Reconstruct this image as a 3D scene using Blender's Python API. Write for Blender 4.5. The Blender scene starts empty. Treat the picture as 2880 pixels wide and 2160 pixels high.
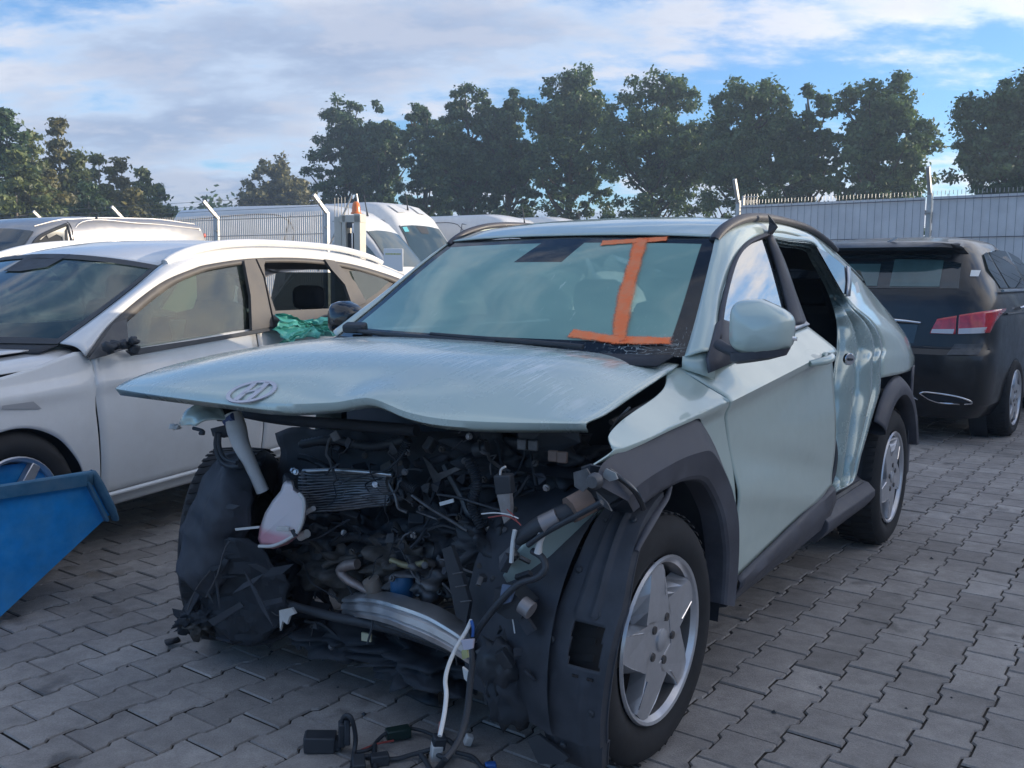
import bpy, bmesh, math, random
import numpy as np
from mathutils import Vector, Matrix, Quaternion

random.seed(7); RNG = np.random.default_rng(7)
SC = bpy.context.scene
COL = SC.collection
R = math.radians

# ------------------------------------------------------------------ camera, sky, sun, exposure
CAM_H, PITCH, ROLL, FPX = 1.303, -.1114, .00999, 2643.27
cam_data = bpy.data.cameras.new('camera'); cam = bpy.data.objects.new('camera', cam_data); COL.objects.link(cam)
cam_data.sensor_width = 36.0; cam_data.lens = FPX / 2880 * 36; cam_data.clip_start = .05; cam_data.clip_end = 6000
cam.matrix_world = Matrix.Translation((0, 0, CAM_H)) @ Matrix.Rotation(math.pi/2 + PITCH, 4, 'X') @ Matrix.Rotation(ROLL, 4, 'Z')
SC.camera = cam
SC.view_settings.view_transform = 'Standard'; SC.view_settings.look = 'None'
SC.view_settings.exposure = 1.40; SC.view_settings.gamma = 1.0; SC.view_settings.use_curve_mapping = False
SC.render.engine = 'CYCLES'; SC.cycles.use_denoising = True
SC.cycles.max_bounces = 8; SC.cycles.transparent_max_bounces = 24; SC.cycles.volume_bounces = 0
SC.cycles.caustics_reflective = False; SC.cycles.caustics_refractive = False

SUN_DIR = Vector((math.cos(R(9)) * math.cos(R(12)), math.sin(R(9)) * math.cos(R(12)), math.sin(R(12))))   # towards the sun
sun = bpy.data.objects.new('sun', bpy.data.lights.new('sun', 'SUN')); COL.objects.link(sun)
sun.data.energy = 2.6; sun.data.angle = R(.53); sun.data.color = (1.0, .86, .68)
sun.rotation_euler = SUN_DIR.to_track_quat('Z', 'Y').to_euler(); sun.location = (30, 5, 20)

world = bpy.data.worlds.new('World'); SC.world = world; world.use_nodes = True
def build_sky():
    nt = world.node_tree; N = nt.nodes; L = nt.links; N.clear()
    def n(t, **k):
        x = N.new(t)
        for a, b in k.items(): setattr(x, a, b)
        return x
    def val(s, v): s.default_value = v
    def math_(op, a, b=None):
        m = n('ShaderNodeMath', operation=op)
        for i, q in enumerate((a, b)):
            if q is None: continue
            if isinstance(q, (int, float)): m.inputs[i].default_value = q
            else: L.new(q, m.inputs[i])
        return m.outputs[0]
    out = n('ShaderNodeOutputWorld')
    sky = n('ShaderNodeTexSky', sky_type='NISHITA', sun_disc=False)
    sky.sun_elevation = R(12); sky.sun_rotation = math.atan2(SUN_DIR.x, SUN_DIR.y)
    sky.air_density = 1.0; sky.dust_density = .4; sky.ozone_density = 3.0
    tc = n('ShaderNodeTexCoord')
    sep = n('ShaderNodeSeparateXYZ'); L.new(tc.outputs['Generated'], sep.inputs[0])
    den = math_('MAXIMUM', math_('ADD', sep.outputs['Z'], .24), .06)
    px = math_('DIVIDE', sep.outputs['X'], den); py = math_('DIVIDE', sep.outputs['Y'], den)
    cmb = n('ShaderNodeCombineXYZ'); L.new(px, cmb.inputs[0]); L.new(py, cmb.inputs[1]); val(cmb.inputs[2], 4.3)
    def noise(scale, detail, rough, off):
        mp = n('ShaderNodeMapping'); L.new(cmb.outputs[0], mp.inputs[0])
        mp.inputs['Location'].default_value = off; mp.inputs['Rotation'].default_value = (0, 0, R(12)); mp.inputs['Scale'].default_value = (.62, 1, 1)
        t = n('ShaderNodeTexNoise'); L.new(mp.outputs[0], t.inputs['Vector'])
        val(t.inputs['Scale'], scale); val(t.inputs['Detail'], detail); val(t.inputs['Roughness'], rough)
        return t.outputs['Fac']
    def ramp(src, a, b, smooth=True):
        m = n('ShaderNodeMapRange', interpolation_type='SMOOTHSTEP' if smooth else 'LINEAR'); L.new(src, m.inputs['Value'])
        val(m.inputs['From Min'], a); val(m.inputs['From Max'], b); return m.outputs['Result']
    big = noise(1.05, 2, .5, (3.6, 1.2, 0)); mid = noise(3.4, 6, .58, (0.4, 5.2, 0)); fine = noise(9, 6, .62, (9, 2, 1))
    dens = math_('ADD', math_('ADD', math_('MULTIPLY', big, .95), math_('MULTIPLY', mid, .45)), math_('MULTIPLY', fine, .26))
    low = ramp(sep.outputs['Z'], .17, .02)
    dens = math_('ADD', dens, math_('MULTIPLY', low, .16))
    mask = ramp(dens, .79, .91)
    thick = ramp(dens, .83, 1.02)
    lit = math_('MULTIPLY', ramp(math_('ADD', math_('MULTIPLY', fine, .6), math_('MULTIPLY', mid, .4)), .47, .60), math_('SUBTRACT', 1.0, math_('MULTIPLY', thick, .55)))
    c1 = n('ShaderNodeMix', data_type='RGBA'); c1.inputs['A'].default_value = (.275, .325, .405, 1); c1.inputs['B'].default_value = (.150, .188, .268, 1); L.new(thick, c1.inputs['Factor'])
    c2 = n('ShaderNodeMix', data_type='RGBA'); c2.inputs['B'].default_value = (.36, .356, .38, 1)
    L.new(c1.outputs['Result'], c2.inputs['A']); L.new(math_('MULTIPLY', lit, .75), c2.inputs['Factor'])
    dt = n('ShaderNodeVectorMath', operation='DOT_PRODUCT'); L.new(tc.outputs['Generated'], dt.inputs[0]); dt.inputs[1].default_value = SUN_DIR
    glow = ramp(dt.outputs['Value'], .38, 1.0, False)
    c3 = n('ShaderNodeMix', data_type='RGBA'); c3.inputs['B'].default_value = (.62, .56, .50, 1); L.new(c2.outputs['Result'], c3.inputs['A']); L.new(math_('MULTIPLY', glow, .75), c3.inputs['Factor'])
    tint = n('ShaderNodeMix', data_type='RGBA', blend_type='MULTIPLY'); tint.inputs['Factor'].default_value = 1; L.new(sky.outputs[0], tint.inputs['A']); tint.inputs['B'].default_value = (.74, .93, 1.16, 1)
    bg1 = n('ShaderNodeBackground'); L.new(tint.outputs['Result'], bg1.inputs['Color']); val(bg1.inputs['Strength'], .085)
    bg2 = n('ShaderNodeBackground'); L.new(c3.outputs['Result'], bg2.inputs['Color']); L.new(math_('ADD', .97, math_('MULTIPLY', glow, .5)), bg2.inputs['Strength'])
    mx = n('ShaderNodeMixShader'); L.new(math_('MULTIPLY', mask, .94), mx.inputs[0]); L.new(bg1.outputs[0], mx.inputs[1]); L.new(bg2.outputs[0], mx.inputs[2])
    L.new(mx.outputs[0], out.inputs['Surface'])
build_sky()

# ------------------------------------------------------------------ layout helpers (survey of the place: viewing rays meet a chosen plane or distance)
KONA_C = np.array([2.222, 1.932, 0.]); KONA_YAW = 3.744; TH = math.pi/2 - KONA_YAW
_d = np.array([0, math.cos(PITCH), math.sin(PITCH)]); _r = np.array([1., 0, 0]); _u = np.cross(_r, _d)
_r2 = _r*math.cos(ROLL) + _u*math.sin(ROLL); _u2 = _u*math.cos(ROLL) - _r*math.sin(ROLL)
DSC = 2880 / 2212
def W(px, py, ax, v):
    dr = _d*FPX + _r2*(px*DSC - 1440) - _u2*(py*DSC - 1080); c = np.array([0, 0, CAM_H]); i = 'xyz'.index(ax)
    return c + dr*(v - c[i]) / dr[i]
_Rc = np.array([[math.cos(TH), math.sin(TH), 0], [-math.sin(TH), math.cos(TH), 0], [0, 0, 1]])
def K(px, py, ax, v):
    """survey point in the frame of the wrecked car (x forward, y left, z up)"""
    dr = _Rc @ (_d*FPX + _r2*(px*DSC - 1440) - _u2*(py*DSC - 1080)); c = np.array([KONA_C[0], KONA_C[1], CAM_H]); i = 'xyz'.index(ax)
    return tuple(c + dr*(v - c[i]) / dr[i])

# ------------------------------------------------------------------ materials
MATS = {}
def mat(name, col, rough=.5, metal=0., coat=0., spec=.5, var=.0, vscale=4., bump=0., bscale=60., dust=0., dustcol=(.33, .31, .28), alpha=1., emit=None, trans=0., ior=1.45, island=0., rvar=.0, flake=0., sss=0.):
    if name in MATS: return MATS[name]
    m = bpy.data.materials.new(name); m.use_nodes = True; nt = m.node_tree; N = nt.nodes; L = nt.links
    b = N['Principled BSDF']; I = b.inputs
    c4 = (*col, 1)
    I['Base Color'].default_value = c4; I['Roughness'].default_value = rough; I['Metallic'].default_value = metal
    I['Specular IOR Level'].default_value = spec; I['IOR'].default_value = ior
    if coat: I['Coat Weight'].default_value = coat; I['Coat Roughness'].default_value = .05
    if trans: I['Transmission Weight'].default_value = trans
    if alpha < 1: I['Alpha'].default_value = alpha
    if sss: I['Subsurface Weight'].default_value = sss; I['Subsurface Radius'].default_value = (.02, .012, .01)
    if emit: I['Emission Color'].default_value = (*emit[:3], 1); I['Emission Strength'].default_value = emit[3]
    tc = N.new('ShaderNodeTexCoord')
    src = None
    def noise(scale, detail=5, rough_=.6):
        t = N.new('ShaderNodeTexNoise'); L.new(tc.outputs['Object'], t.inputs['Vector']); t.inputs['Scale'].default_value = scale
        t.inputs['Detail'].default_value = detail; t.inputs['Roughness'].default_value = rough_; return t.outputs['Fac']
    def mrange(s, a, b_, lo, hi):
        r_ = N.new('ShaderNodeMapRange'); L.new(s, r_.inputs['Value'])
        for k, v in (('From Min', a), ('From Max', b_), ('To Min', lo), ('To Max', hi)): r_.inputs[k].default_value = v
        return r_.outputs['Result']
    def mulv(src_, fac):
        mm = N.new('ShaderNodeVectorMath'); mm.operation = 'SCALE'
        if src_ is None: mm.inputs[0].default_value = col
        else: L.new(src_, mm.inputs[0])
        L.new(fac, mm.inputs['Scale']); return mm.outputs[0]
    if var: src = mulv(src, mrange(noise(vscale), .3, .7, 1 - var, 1 + var))
    if island:
        g = N.new('ShaderNodeNewGeometry'); src = mulv(src, mrange(g.outputs['Random Per Island'], 0, 1, 1 - island, 1 + island))
    if dust:
        mx = N.new('ShaderNodeMix'); mx.data_type = 'RGBA'; mx.inputs['B'].default_value = (*dustcol, 1)
        if src is None: mx.inputs['A'].default_value = c4
        else: L.new(src, mx.inputs['A'])
        f = mrange(noise(7, 8, .7), .42, .72, 0, dust); L.new(f, mx.inputs['Factor']); src = mx.outputs['Result']
        L.new(mrange(noise(7, 8, .7), .42, .72, rough, min(1, rough + .45*dust + .1)), I['Roughness'])
    elif rvar:
        L.new(mrange(noise(9, 6, .65), .3, .7, max(.02, rough - rvar), min(1, rough + rvar)), I['Roughness'])
    if src is not None: L.new(src, I['Base Color'])
    if bump:
        bp = N.new('ShaderNodeBump'); bp.inputs['Strength'].default_value = min(1, bump); bp.inputs['Distance'].default_value = .004*max(1, bump)
        L.new(noise(bscale, 6, .6), bp.inputs['Height']); L.new(bp.outputs[0], I['Normal'])
    MATS[name] = m
    return m

# ------------------------------------------------------------------ mesh helpers
def obj(name, verts, faces, m, parent=None, smooth=True, ang=35, solid=0., bevel=0., sub=0, mats=None, fmat=None, loc=None, rot=None, kind=None):
    me = bpy.data.meshes.new(name)
    me.from_pydata([tuple(map(float, v)) for v in verts], [], [tuple(f) for f in faces]); me.update()
    o = bpy.data.objects.new(name, me); COL.objects.link(o)
    if m is not None: me.materials.append(m)
    if mats:
        for q in mats: me.materials.append(q)
        if fmat is not None: me.polygons.foreach_set('material_index', fmat)
    if smooth and len(me.polygons):
        me.polygons.foreach_set('use_smooth', [True]*len(me.polygons)); me.set_sharp_from_angle(angle=R(ang))
    if parent is not None: o.parent = parent
    if loc is not None: o.location = loc
    if rot is not None: o.rotation_euler = rot
    if solid: md = o.modifiers.new('s', 'SOLIDIFY'); md.thickness = solid; md.offset = 0
    if bevel: md = o.modifiers.new('b', 'BEVEL'); md.width = bevel; md.segments = 2; md.limit_method = 'ANGLE'; md.angle_limit = R(40)
    if sub: md = o.modifiers.new('u', 'SUBSURF'); md.levels = sub; md.render_levels = sub
    if kind: o['kind'] = kind
    return o
def empty(name, loc=(0, 0, 0), rz=0., label=None, cat=None, group=None):
    o = bpy.data.objects.new(name, None); COL.objects.link(o); o.location = loc; o.rotation_euler = (0, 0, rz); o.empty_display_size = .2
    return tag(o, label, cat, group) if label else o
def tag(o, label, cat, group=None):
    o['label'] = label; o['category'] = cat
    if group: o['group'] = group
    return o
def cr(pts, n, closed=False):
    """Catmull-Rom resample of a polyline"""
    P = np.array(pts, float); k = len(P)
    if k == 2: return [P[0] + (P[1]-P[0])*t for t in np.linspace(0, 1, n)]
    seg = np.linalg.norm(np.diff(P, axis=0), axis=1); cum = np.concatenate([[0], np.cumsum(seg)]); tot = cum[-1]
    E0 = 2*P[0]-P[1]; E1 = 2*P[-1]-P[-2]; Q = np.vstack([E0, P, E1]); out = []
    for s in np.linspace(0, tot, n):
        i = min(max(np.searchsorted(cum, s, side='right')-1, 0), k-2); t = (s-cum[i])/max(seg[i], 1e-9)
        a, b, c, d = Q[i], Q[i+1], Q[i+2], Q[i+3]
        out.append(.5*((2*b)+(c-a)*t+(2*a-5*b+4*c-d)*t*t+(3*b-a-3*c+d)*t**3))
    return out
def lin(pts, n):
    P = np.array(pts, float); seg = np.linalg.norm(np.diff(P, axis=0), axis=1); cum = np.concatenate([[0], np.cumsum(seg)]); out = []
    for s in np.linspace(0, cum[-1], n):
        i = min(max(np.searchsorted(cum, s, side='right')-1, 0), len(P)-2); out.append(P[i]+(P[i+1]-P[i])*(s-cum[i])/max(seg[i], 1e-9))
    return out
def gridfaces(nu, nv, closed_u=False):
    f = []
    for i in range(nu if closed_u else nu-1):
        for j in range(nv-1):
            a = i*nv+j; b = ((i+1) % nu)*nv+j; f.append((a, b, b+1, a+1))
    return f
def grid(name, rows, m, parent=None, **k):
    nu, nv = len(rows), len(rows[0]); vs = [p for r in rows for p in r]
    return obj(name, vs, gridfaces(nu, nv), m, parent, **k)
def tens(ctrl, nu, nv):
    rows = [cr(r, nv) for r in ctrl]
    cols = [cr([r[j] for r in rows], nu) for j in range(nv)]
    return [[cols[j][i] for j in range(nv)] for i in range(nu)]
def ruled(A, B, n, mm, fn=None, curve=cr):
    a = curve(A, n); b = curve(B, n)
    rows = [[a[i]+(b[i]-a[i])*t for t in np.linspace(0, 1, mm)] for i in range(n)]
    return [[np.array(fn(p)) for p in r] for r in rows] if fn else rows
def tube_geo(pts, rad, seg=8, n=None, cap=True, flat=1.):
    P = [np.array(p, float) for p in (cr(pts, n) if n else pts)]; k = len(P); vs = []; fs = []
    rr = rad if hasattr(rad, '__len__') else [rad]*k
    if len(rr) != k: rr = np.interp(np.linspace(0, 1, k), np.linspace(0, 1, len(rr)), rr)
    T = P[1]-P[0]; T /= np.linalg.norm(T)+1e-12; up = np.array([0, 0, 1.]) if abs(T[2]) < .9 else np.array([1., 0, 0]); S = np.cross(T, up); S /= np.linalg.norm(S)
    for i in range(k):
        t = P[min(i+1, k-1)]-P[max(i-1, 0)]; t /= np.linalg.norm(t)+1e-12
        S = S-t*(S@t); S /= np.linalg.norm(S)+1e-12; U = np.cross(S, t)
        for j in range(seg):
            a = 2*math.pi*j/seg; vs.append(P[i]+rr[i]*(S*math.cos(a)+U*math.sin(a)*flat))
    for i in range(k-1):
        for j in range(seg):
            a = i*seg+j; b = i*seg+(j+1) % seg; fs.append((a, b, b+seg, a+seg))
    if cap: fs.append(tuple(range(seg))[::-1]); fs.append(tuple((k-1)*seg+j for j in range(seg)))
    return vs, fs
def tube(name, pts, rad, m, parent=None, seg=8, n=None, flat=1., **k):
    v, f = tube_geo(pts, rad, seg, n, True, flat); return obj(name, v, f, m, parent, ang=60, **k)
BOXF = [(0, 3, 2, 1), (4, 5, 6, 7), (0, 1, 5, 4), (1, 2, 6, 5), (2, 3, 7, 6), (3, 0, 4, 7)]
def box_geo(c, s, rot=None):
    v = np.array([(-1, -1, -1), (1, -1, -1), (1, 1, -1), (-1, 1, -1), (-1, -1, 1), (1, -1, 1), (1, 1, 1), (-1, 1, 1)], float)*np.array(s)/2
    if rot is not None:
        M = np.array(rot.to_matrix() if hasattr(rot, 'to_matrix') else Matrix.Identity(3)); v = v @ M.T
    return v+np.array(c), BOXF
def box(name, c, s, m, parent=None, rot=None, bevel=.004, **k):
    from mathutils import Euler
    v, f = box_geo(c, s, Euler(rot) if rot is not None else None); return obj(name, v, f, m, parent, bevel=bevel, **k)
def join(parts):
    vs = []; fs = []
    for v, f in parts:
        o = len(vs); vs += [tuple(q) for q in v]; fs += [tuple(i+o for i in q) for q in f]
    return vs, fs
def bar_geo(a, b, w, t, up=(0, 0, 1)):
    a = np.array(a, float); b = np.array(b, float); T = b-a; Ln = np.linalg.norm(T); T /= Ln; up = np.array(up, float)
    S = np.cross(T, up); S /= np.linalg.norm(S)+1e-9; U = np.cross(S, T); v = []
    for p in (a, b):
        for sx, sy in ((-1, -1), (1, -1), (1, 1), (-1, 1)): v.append(p+S*sx*w/2+U*sy*t/2)
    return v, [(0, 3, 2, 1), (4, 5, 6, 7), (0, 1, 5, 4), (1, 2, 6, 5), (2, 3, 7, 6), (3, 0, 4, 7)]
def bar(name, a, b, w, t, m, parent=None, up=(0, 0, 1), **k):
    v, f = bar_geo(a, b, w, t, up); return obj(name, v, f, m, parent, **k)
def prism_geo(poly, axis, a, b):
    """polygon in the plane normal to axis, extruded from a to b"""
    def p3(q, h): return {'x': (h, q[0], q[1]), 'y': (q[0], h, q[1]), 'z': (q[0], q[1], h)}[axis]
    n = len(poly); vs = [p3(q, a) for q in poly]+[p3(q, b) for q in poly]
    fs = [tuple(range(n))[::-1], tuple(range(n, 2*n))]+[(i, (i+1) % n, n+(i+1) % n, n+i) for i in range(n)]
    return vs, fs
def prism(name, poly, axis, a, b, m, parent=None, **k):
    v, f = prism_geo(poly, axis, a, b); o = obj(name, v, f, m, parent, **k)
    bm = bmesh.new(); bm.from_mesh(o.data); bmesh.ops.recalc_face_normals(bm, faces=bm.faces); bm.to_mesh(o.data); bm.free(); return o
def lathe_geo(prof, seg=48, axis='y'):
    """profile of (radius, height along axis)"""
    vs = []; k = len(prof)
    for j in range(seg):
        a = 2*math.pi*j/seg; c, s = math.cos(a), math.sin(a)
        for r_, h in prof: vs.append({'y': (r_*c, h, r_*s), 'z': (r_*c, r_*s, h), 'x': (h, r_*c, r_*s)}[axis])
    return vs, gridfaces(seg, k, True)
def blob(name, c, s, m, parent=None, seed=0, amp=.25, sub=3, freq=3., **k):
    from mathutils import noise as nz
    bm = bmesh.new(); bmesh.ops.create_icosphere(bm, subdivisions=sub, radius=1)
    for v in bm.verts:
        q = v.co*freq+Vector((seed*7.3, seed*1.7, 3)); d_ = 1+amp*nz.noise(q)*1.6; v.co = Vector((v.co.x*s[0]*d_+c[0], v.co.y*s[1]*d_+c[1], v.co.z*s[2]*d_+c[2]))
    vs = [v.co[:] for v in bm.verts]; fs = [[q.index for q in f.verts] for f in bm.faces]; bm.free()
    return obj(name, vs, fs, m, parent, ang=180, **k)
def copy_part(src, parent, **k):
    o = src.copy(); COL.objects.link(o); o.parent = parent
    for a, b in k.items(): setattr(o, a, b)
    return o
def copy_tree(o, parent=None):
    c = o.copy(); COL.objects.link(c)
    if parent is not None: c.parent = parent
    for ch in list(o.children): copy_tree(ch, c)
    return c

# ------------------------------------------------------------------ ground
def build_ground():
    gm = mat('ground_concrete', (.27, .255, .24), .95, var=.2, vscale=.5)
    sm = mat('joint_sand', (.072, .062, .052), .95, var=.35, vscale=5, bump=.5, bscale=90)
    S = 3000
    g = obj('ground', [(-S, -S, -.016), (S, -S, -.016), (S, S, -.016), (-S, S, -.016)], [(0, 1, 2, 3)], gm); g['kind'] = 'structure'
    # interlocking double-T concrete pavers
    per, pit = .1965, .1495; L2 = .0950; hw, ww = .0793, .0643; a, b_ = .0570, .0415
    out = [(L2, -hw), (L2, hw), (a, hw), (b_, ww), (-b_, ww), (-a, hw), (-L2, hw), (-L2, -hw), (-a, -hw), (-b_, -ww), (b_, -ww), (a, -hw)]
    P = np.array(out); ins = []
    n = len(out)
    for i in range(n):
        p, q, r_ = P[i-1], P[i], P[(i+1) % n]; e1 = q-p; e2 = r_-q; n1 = np.array([-e1[1], e1[0]])/np.linalg.norm(e1); n2 = np.array([-e2[1], e2[0]])/np.linalg.norm(e2)
        m_ = n1+n2; ins.append(q+m_*.0032/(m_@m_)*2)
    V = [(x, y, 0) for x, y in ins]+[(x, y, -.006) for x, y in out]+[(x, y, -.02) for x, y in out]
    F = [tuple(range(n))]+[(n+i, n+(i+1) % n, (i+1) % n, i) for i in range(n)]
    pm = bpy.data.materials.new('paver_concrete'); pm.use_nodes = True; nt = pm.node_tree; N = nt.nodes; L = nt.links; bs = N['Principled BSDF']
    geo = N.new('ShaderNodeNewGeometry'); oi = N.new('ShaderNodeObjectInfo')
    add = N.new('ShaderNodeMath'); add.operation = 'ADD'; L.new(geo.outputs['Random Per Island'], add.inputs[0]); L.new(oi.outputs['Random'], add.inputs[1])
    fr = N.new('ShaderNodeMath'); fr.operation = 'FRACT'; L.new(add.outputs[0], fr.inputs[0])
    cr_ = N.new('ShaderNodeValToRGB'); L.new(fr.outputs[0], cr_.inputs[0]); e = cr_.color_ramp
    e.elements[0].color = (.275, .250, .232, 1); e.elements[1].color = (.40, .368, .343, 1); q = e.elements.new(.5); q.color = (.335, .307, .286, 1); q = e.elements.new(.8); q.color = (.345, .315, .292, 1)
    def nz(sc, det=6, ro=.65):
        t = N.new('ShaderNodeTexNoise'); L.new(geo.outputs['Position'], t.inputs['Vector']); t.inputs['Scale'].default_value = sc; t.inputs['Detail'].default_value = det; t.inputs['Roughness'].default_value = ro; return t.outputs['Fac']
    def mr(s, a_, b2, lo, hi):
        r_ = N.new('ShaderNodeMapRange'); L.new(s, r_.inputs['Value'])
        for k_, v in (('From Min', a_), ('From Max', b2), ('To Min', lo), ('To Max', hi)): r_.inputs[k_].default_value = v
        return r_.outputs['Result']
    def sc(src, f):
        m_ = N.new('ShaderNodeVectorMath'); m_.operation = 'SCALE'; L.new(src, m_.inputs[0]); L.new(f, m_.inputs['Scale']); return m_.outputs[0]
    c = sc(cr_.outputs[0], mr(nz(180, 4, .8), .3, .7, .78, 1.22)); c = sc(c, mr(nz(1.7), .36, .66, 1.14, .74)); c = sc(c, mr(nz(17), .3, .7, 1.14, .82))
    # oil drips
    c = sc(c, mr(nz(3.6, 4, .55), .615, .68, 1.0, .55))
    # pale scuffs
    vor = N.new('ShaderNodeTexVoronoi'); vor.inputs['Scale'].default_value = 90; L.new(geo.outputs['Position'], vor.inputs['Vector'])
    c = sc(c, mr(vor.outputs['Distance'], .05, .12, .62, 1.0))
    L.new(c, bs.inputs['Base Color']); L.new(mr(nz(3.6, 4, .55), .615, .68, .85, .45), bs.inputs['Roughness'])
    bp = N.new('ShaderNodeBump'); bp.inputs['Strength'].default_value = .8; bp.inputs['Distance'].default_value = .004; L.new(nz(190, 4, .7), bp.inputs['Height']); L.new(bp.outputs[0], bs.inputs['Normal'])
    road = empty('pavement', (0, 0, 0)); road['kind'] = 'structure'
    obj('joint_bed', [(-1.0, 1.3, -.0105), (1.0, 1.3, -.0105), (12.5, 21.2, -.0105), (-12.5, 21.2, -.0105)], [(0, 1, 2, 3)], sm, road)
    ang = R(54.0); ca, sa = math.cos(ang), math.sin(ang); org = np.array([.818, 2.49])
    cells = []
    tanh = 1440/FPX
    for i in range(-170, 171):
        for j in range(-170, 171):
            x = (i+(.5 if j % 2 else 0))*per; y = j*pit
            wx = org[0]+x*ca-y*sa; wy = org[1]+x*sa+y*ca
            if wy < 1.4 or wy > 21 or abs(wx) > wy*tanh+.45: continue
            cells.append((wx*wx+wy*wy, wx, wy))
    cells.sort()
    root_i = Matrix.Rotation(-TH, 3, 'Z')
    rest = []; me = None; cnt = 0
    for dd, wx, wy in cells:
        q = root_i @ Vector((wx+.3329, wy-2.9256, 0))
        under = -3.2 < q.x < -.05 and -.62 < q.y < .62
        rz = ang+random.gauss(0, .006); z = random.gauss(0, .0016); tx, ty = random.gauss(0, .003), random.gauss(0, .003)
        if cnt < 300 and wy > 1.75 and not under:
            if me is None: o = obj('paver', V, F, pm, road, smooth=False); me = o.data
            else: o = bpy.data.objects.new('paver', me); COL.objects.link(o); o.parent = road
            o.location = (wx, wy, z); o.rotation_euler = (tx, ty, rz+(math.pi if random.random() < .5 else 0)); cnt += 1
        else: rest.append((wx, wy, z, tx, ty, rz))
    Va = np.array(V[:2*n]); vs = []; fs = []
    for wx, wy, z, tx, ty, rz in rest:
        c_, s_ = math.cos(rz), math.sin(rz); o = len(vs)
        X = Va[:, 0]*c_-Va[:, 1]*s_+wx; Y = Va[:, 0]*s_+Va[:, 1]*c_+wy; Z = Va[:, 2]+z+tx*Va[:, 1]-ty*Va[:, 0]
        vs += list(zip(X.tolist(), Y.tolist(), Z.tolist())); fs += [tuple(i+o for i in f) for f in F]
    obj('distant_paving', vs, fs, pm, road, smooth=False, kind='stuff')
build_ground()
# ================================================================== the wrecked pale green car
def glass_mat(name, tint, milk=.0, milkcol=(.2, .35, .33), rough=.02, refl=1.0, f0=.045):
    m = bpy.data.materials.new(name); m.use_nodes = True; nt = m.node_tree; N = nt.nodes; L = nt.links
    N.remove(N['Principled BSDF']); out = N['Material Output']
    tr = N.new('ShaderNodeBsdfTransparent'); tr.inputs[0].default_value = (*tint, 1)
    df = N.new('ShaderNodeBsdfDiffuse'); df.inputs[0].default_value = (*milkcol, 1)
    gl = N.new('ShaderNodeBsdfGlossy'); gl.inputs['Roughness'].default_value = rough; gl.inputs[0].default_value = (refl, refl, refl, 1)
    m1 = N.new('ShaderNodeMixShader'); m1.inputs[0].default_value = milk; L.new(tr.outputs[0], m1.inputs[1]); L.new(df.outputs[0], m1.inputs[2])
    lw = N.new('ShaderNodeLayerWeight'); lw.inputs[0].default_value = .5
    pw = N.new('ShaderNodeMath'); pw.operation = 'POWER'; L.new(lw.outputs['Facing'], pw.inputs[0]); pw.inputs[1].default_value = 5
    fr = N.new('ShaderNodeMath'); fr.operation = 'MULTIPLY_ADD'; L.new(pw.outputs[0], fr.inputs[0]); fr.inputs[1].default_value = 1-f0; fr.inputs[2].default_value = f0
    m2 = N.new('ShaderNodeMixShader'); L.new(fr.outputs[0], m2.inputs[0]); L.new(m1.outputs[0], m2.inputs[1]); L.new(gl.outputs[0], m2.inputs[2])
    L.new(m2.outputs[0], out.inputs[0]); m['nodes'] = 1
    return m, N, L, m1, df, m2, tr
M_PAINT = mat('paint_sage', (.50, .59, .535), .30, metal=.12, coat=.9, dust=.20, dustcol=(.42, .44, .41))
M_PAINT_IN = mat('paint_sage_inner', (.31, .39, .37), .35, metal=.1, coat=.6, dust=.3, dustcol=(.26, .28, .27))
M_CLAD = mat('trim_charcoal', (.058, .058, .070), .48, dust=.5, dustcol=(.15, .155, .18), bump=.15, bscale=500)
M_BLK = mat('plastic_black', (.030, .035, .043), .45, dust=.35, dustcol=(.075, .075, .078))
M_BLK2 = mat('plastic_black_matt', (.028, .033, .042), .7, dust=.3, dustcol=(.05, .05, .052))
M_LINER = mat('liner_felt', (.036, .040, .050), .6, var=.25, vscale=12, dust=.45, dustcol=(.10, .105, .12))
M_GLOSSBLK = mat('gloss_black', (.012, .013, .016), .12, coat=.6)
M_RUB = mat('tyre_rubber', (.020, .020, .022), .78, var=.25, vscale=15, dust=.35, dustcol=(.055, .052, .05))
M_RIM = mat('wheel_silver', (.58, .58, .60), .28, metal=.7, dust=.3, dustcol=(.22, .21, .20))
M_RIMIN = mat('wheel_barrel', (.10, .10, .105), .5, metal=.6, dust=.4, dustcol=(.08, .07, .06))
M_DISC = mat('brake_iron', (.13, .12, .115), .45, metal=.7, var=.2)
M_ALU = mat('aluminium', (.62, .62, .63), .34, metal=.9, var=.25, vscale=14, dust=.35, dustcol=(.16, .15, .15))
M_STEEL = mat('dull_steel', (.14, .14, .145), .5, metal=.6, var=.3, vscale=20, dust=.4, dustcol=(.07, .06, .055))
M_CAST = mat('grimy_casting', (.10, .092, .085), .6, metal=.4, var=.4, vscale=18, dust=.5, dustcol=(.06, .05, .045))
M_WHITEPL = mat('milky_plastic', (.62, .60, .57), .45, var=.08, vscale=9, dust=.4, dustcol=(.38, .33, .31))
M_PINK = mat('pink_coolant_plastic', (.60, .34, .37), .4, var=.1, vscale=9)
M_CHROME = mat('chrome', (.75, .75, .77), .12, metal=1.)
M_BLUE_F = mat('filter_blue', (.02, .10, .22), .4)
M_BROWN = mat('brown_carton', (.21, .145, .115), .7, var=.2)
M_INT = mat('cabin_dark', (.026, .030, .037), .8, var=.2)
M_INT2 = mat('cabin_grey', (.05, .052, .056), .8, var=.2)
M_CABW = mat('cable_white', (.68, .69, .68), .5, dust=.3)
M_ORANGE = None

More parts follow.
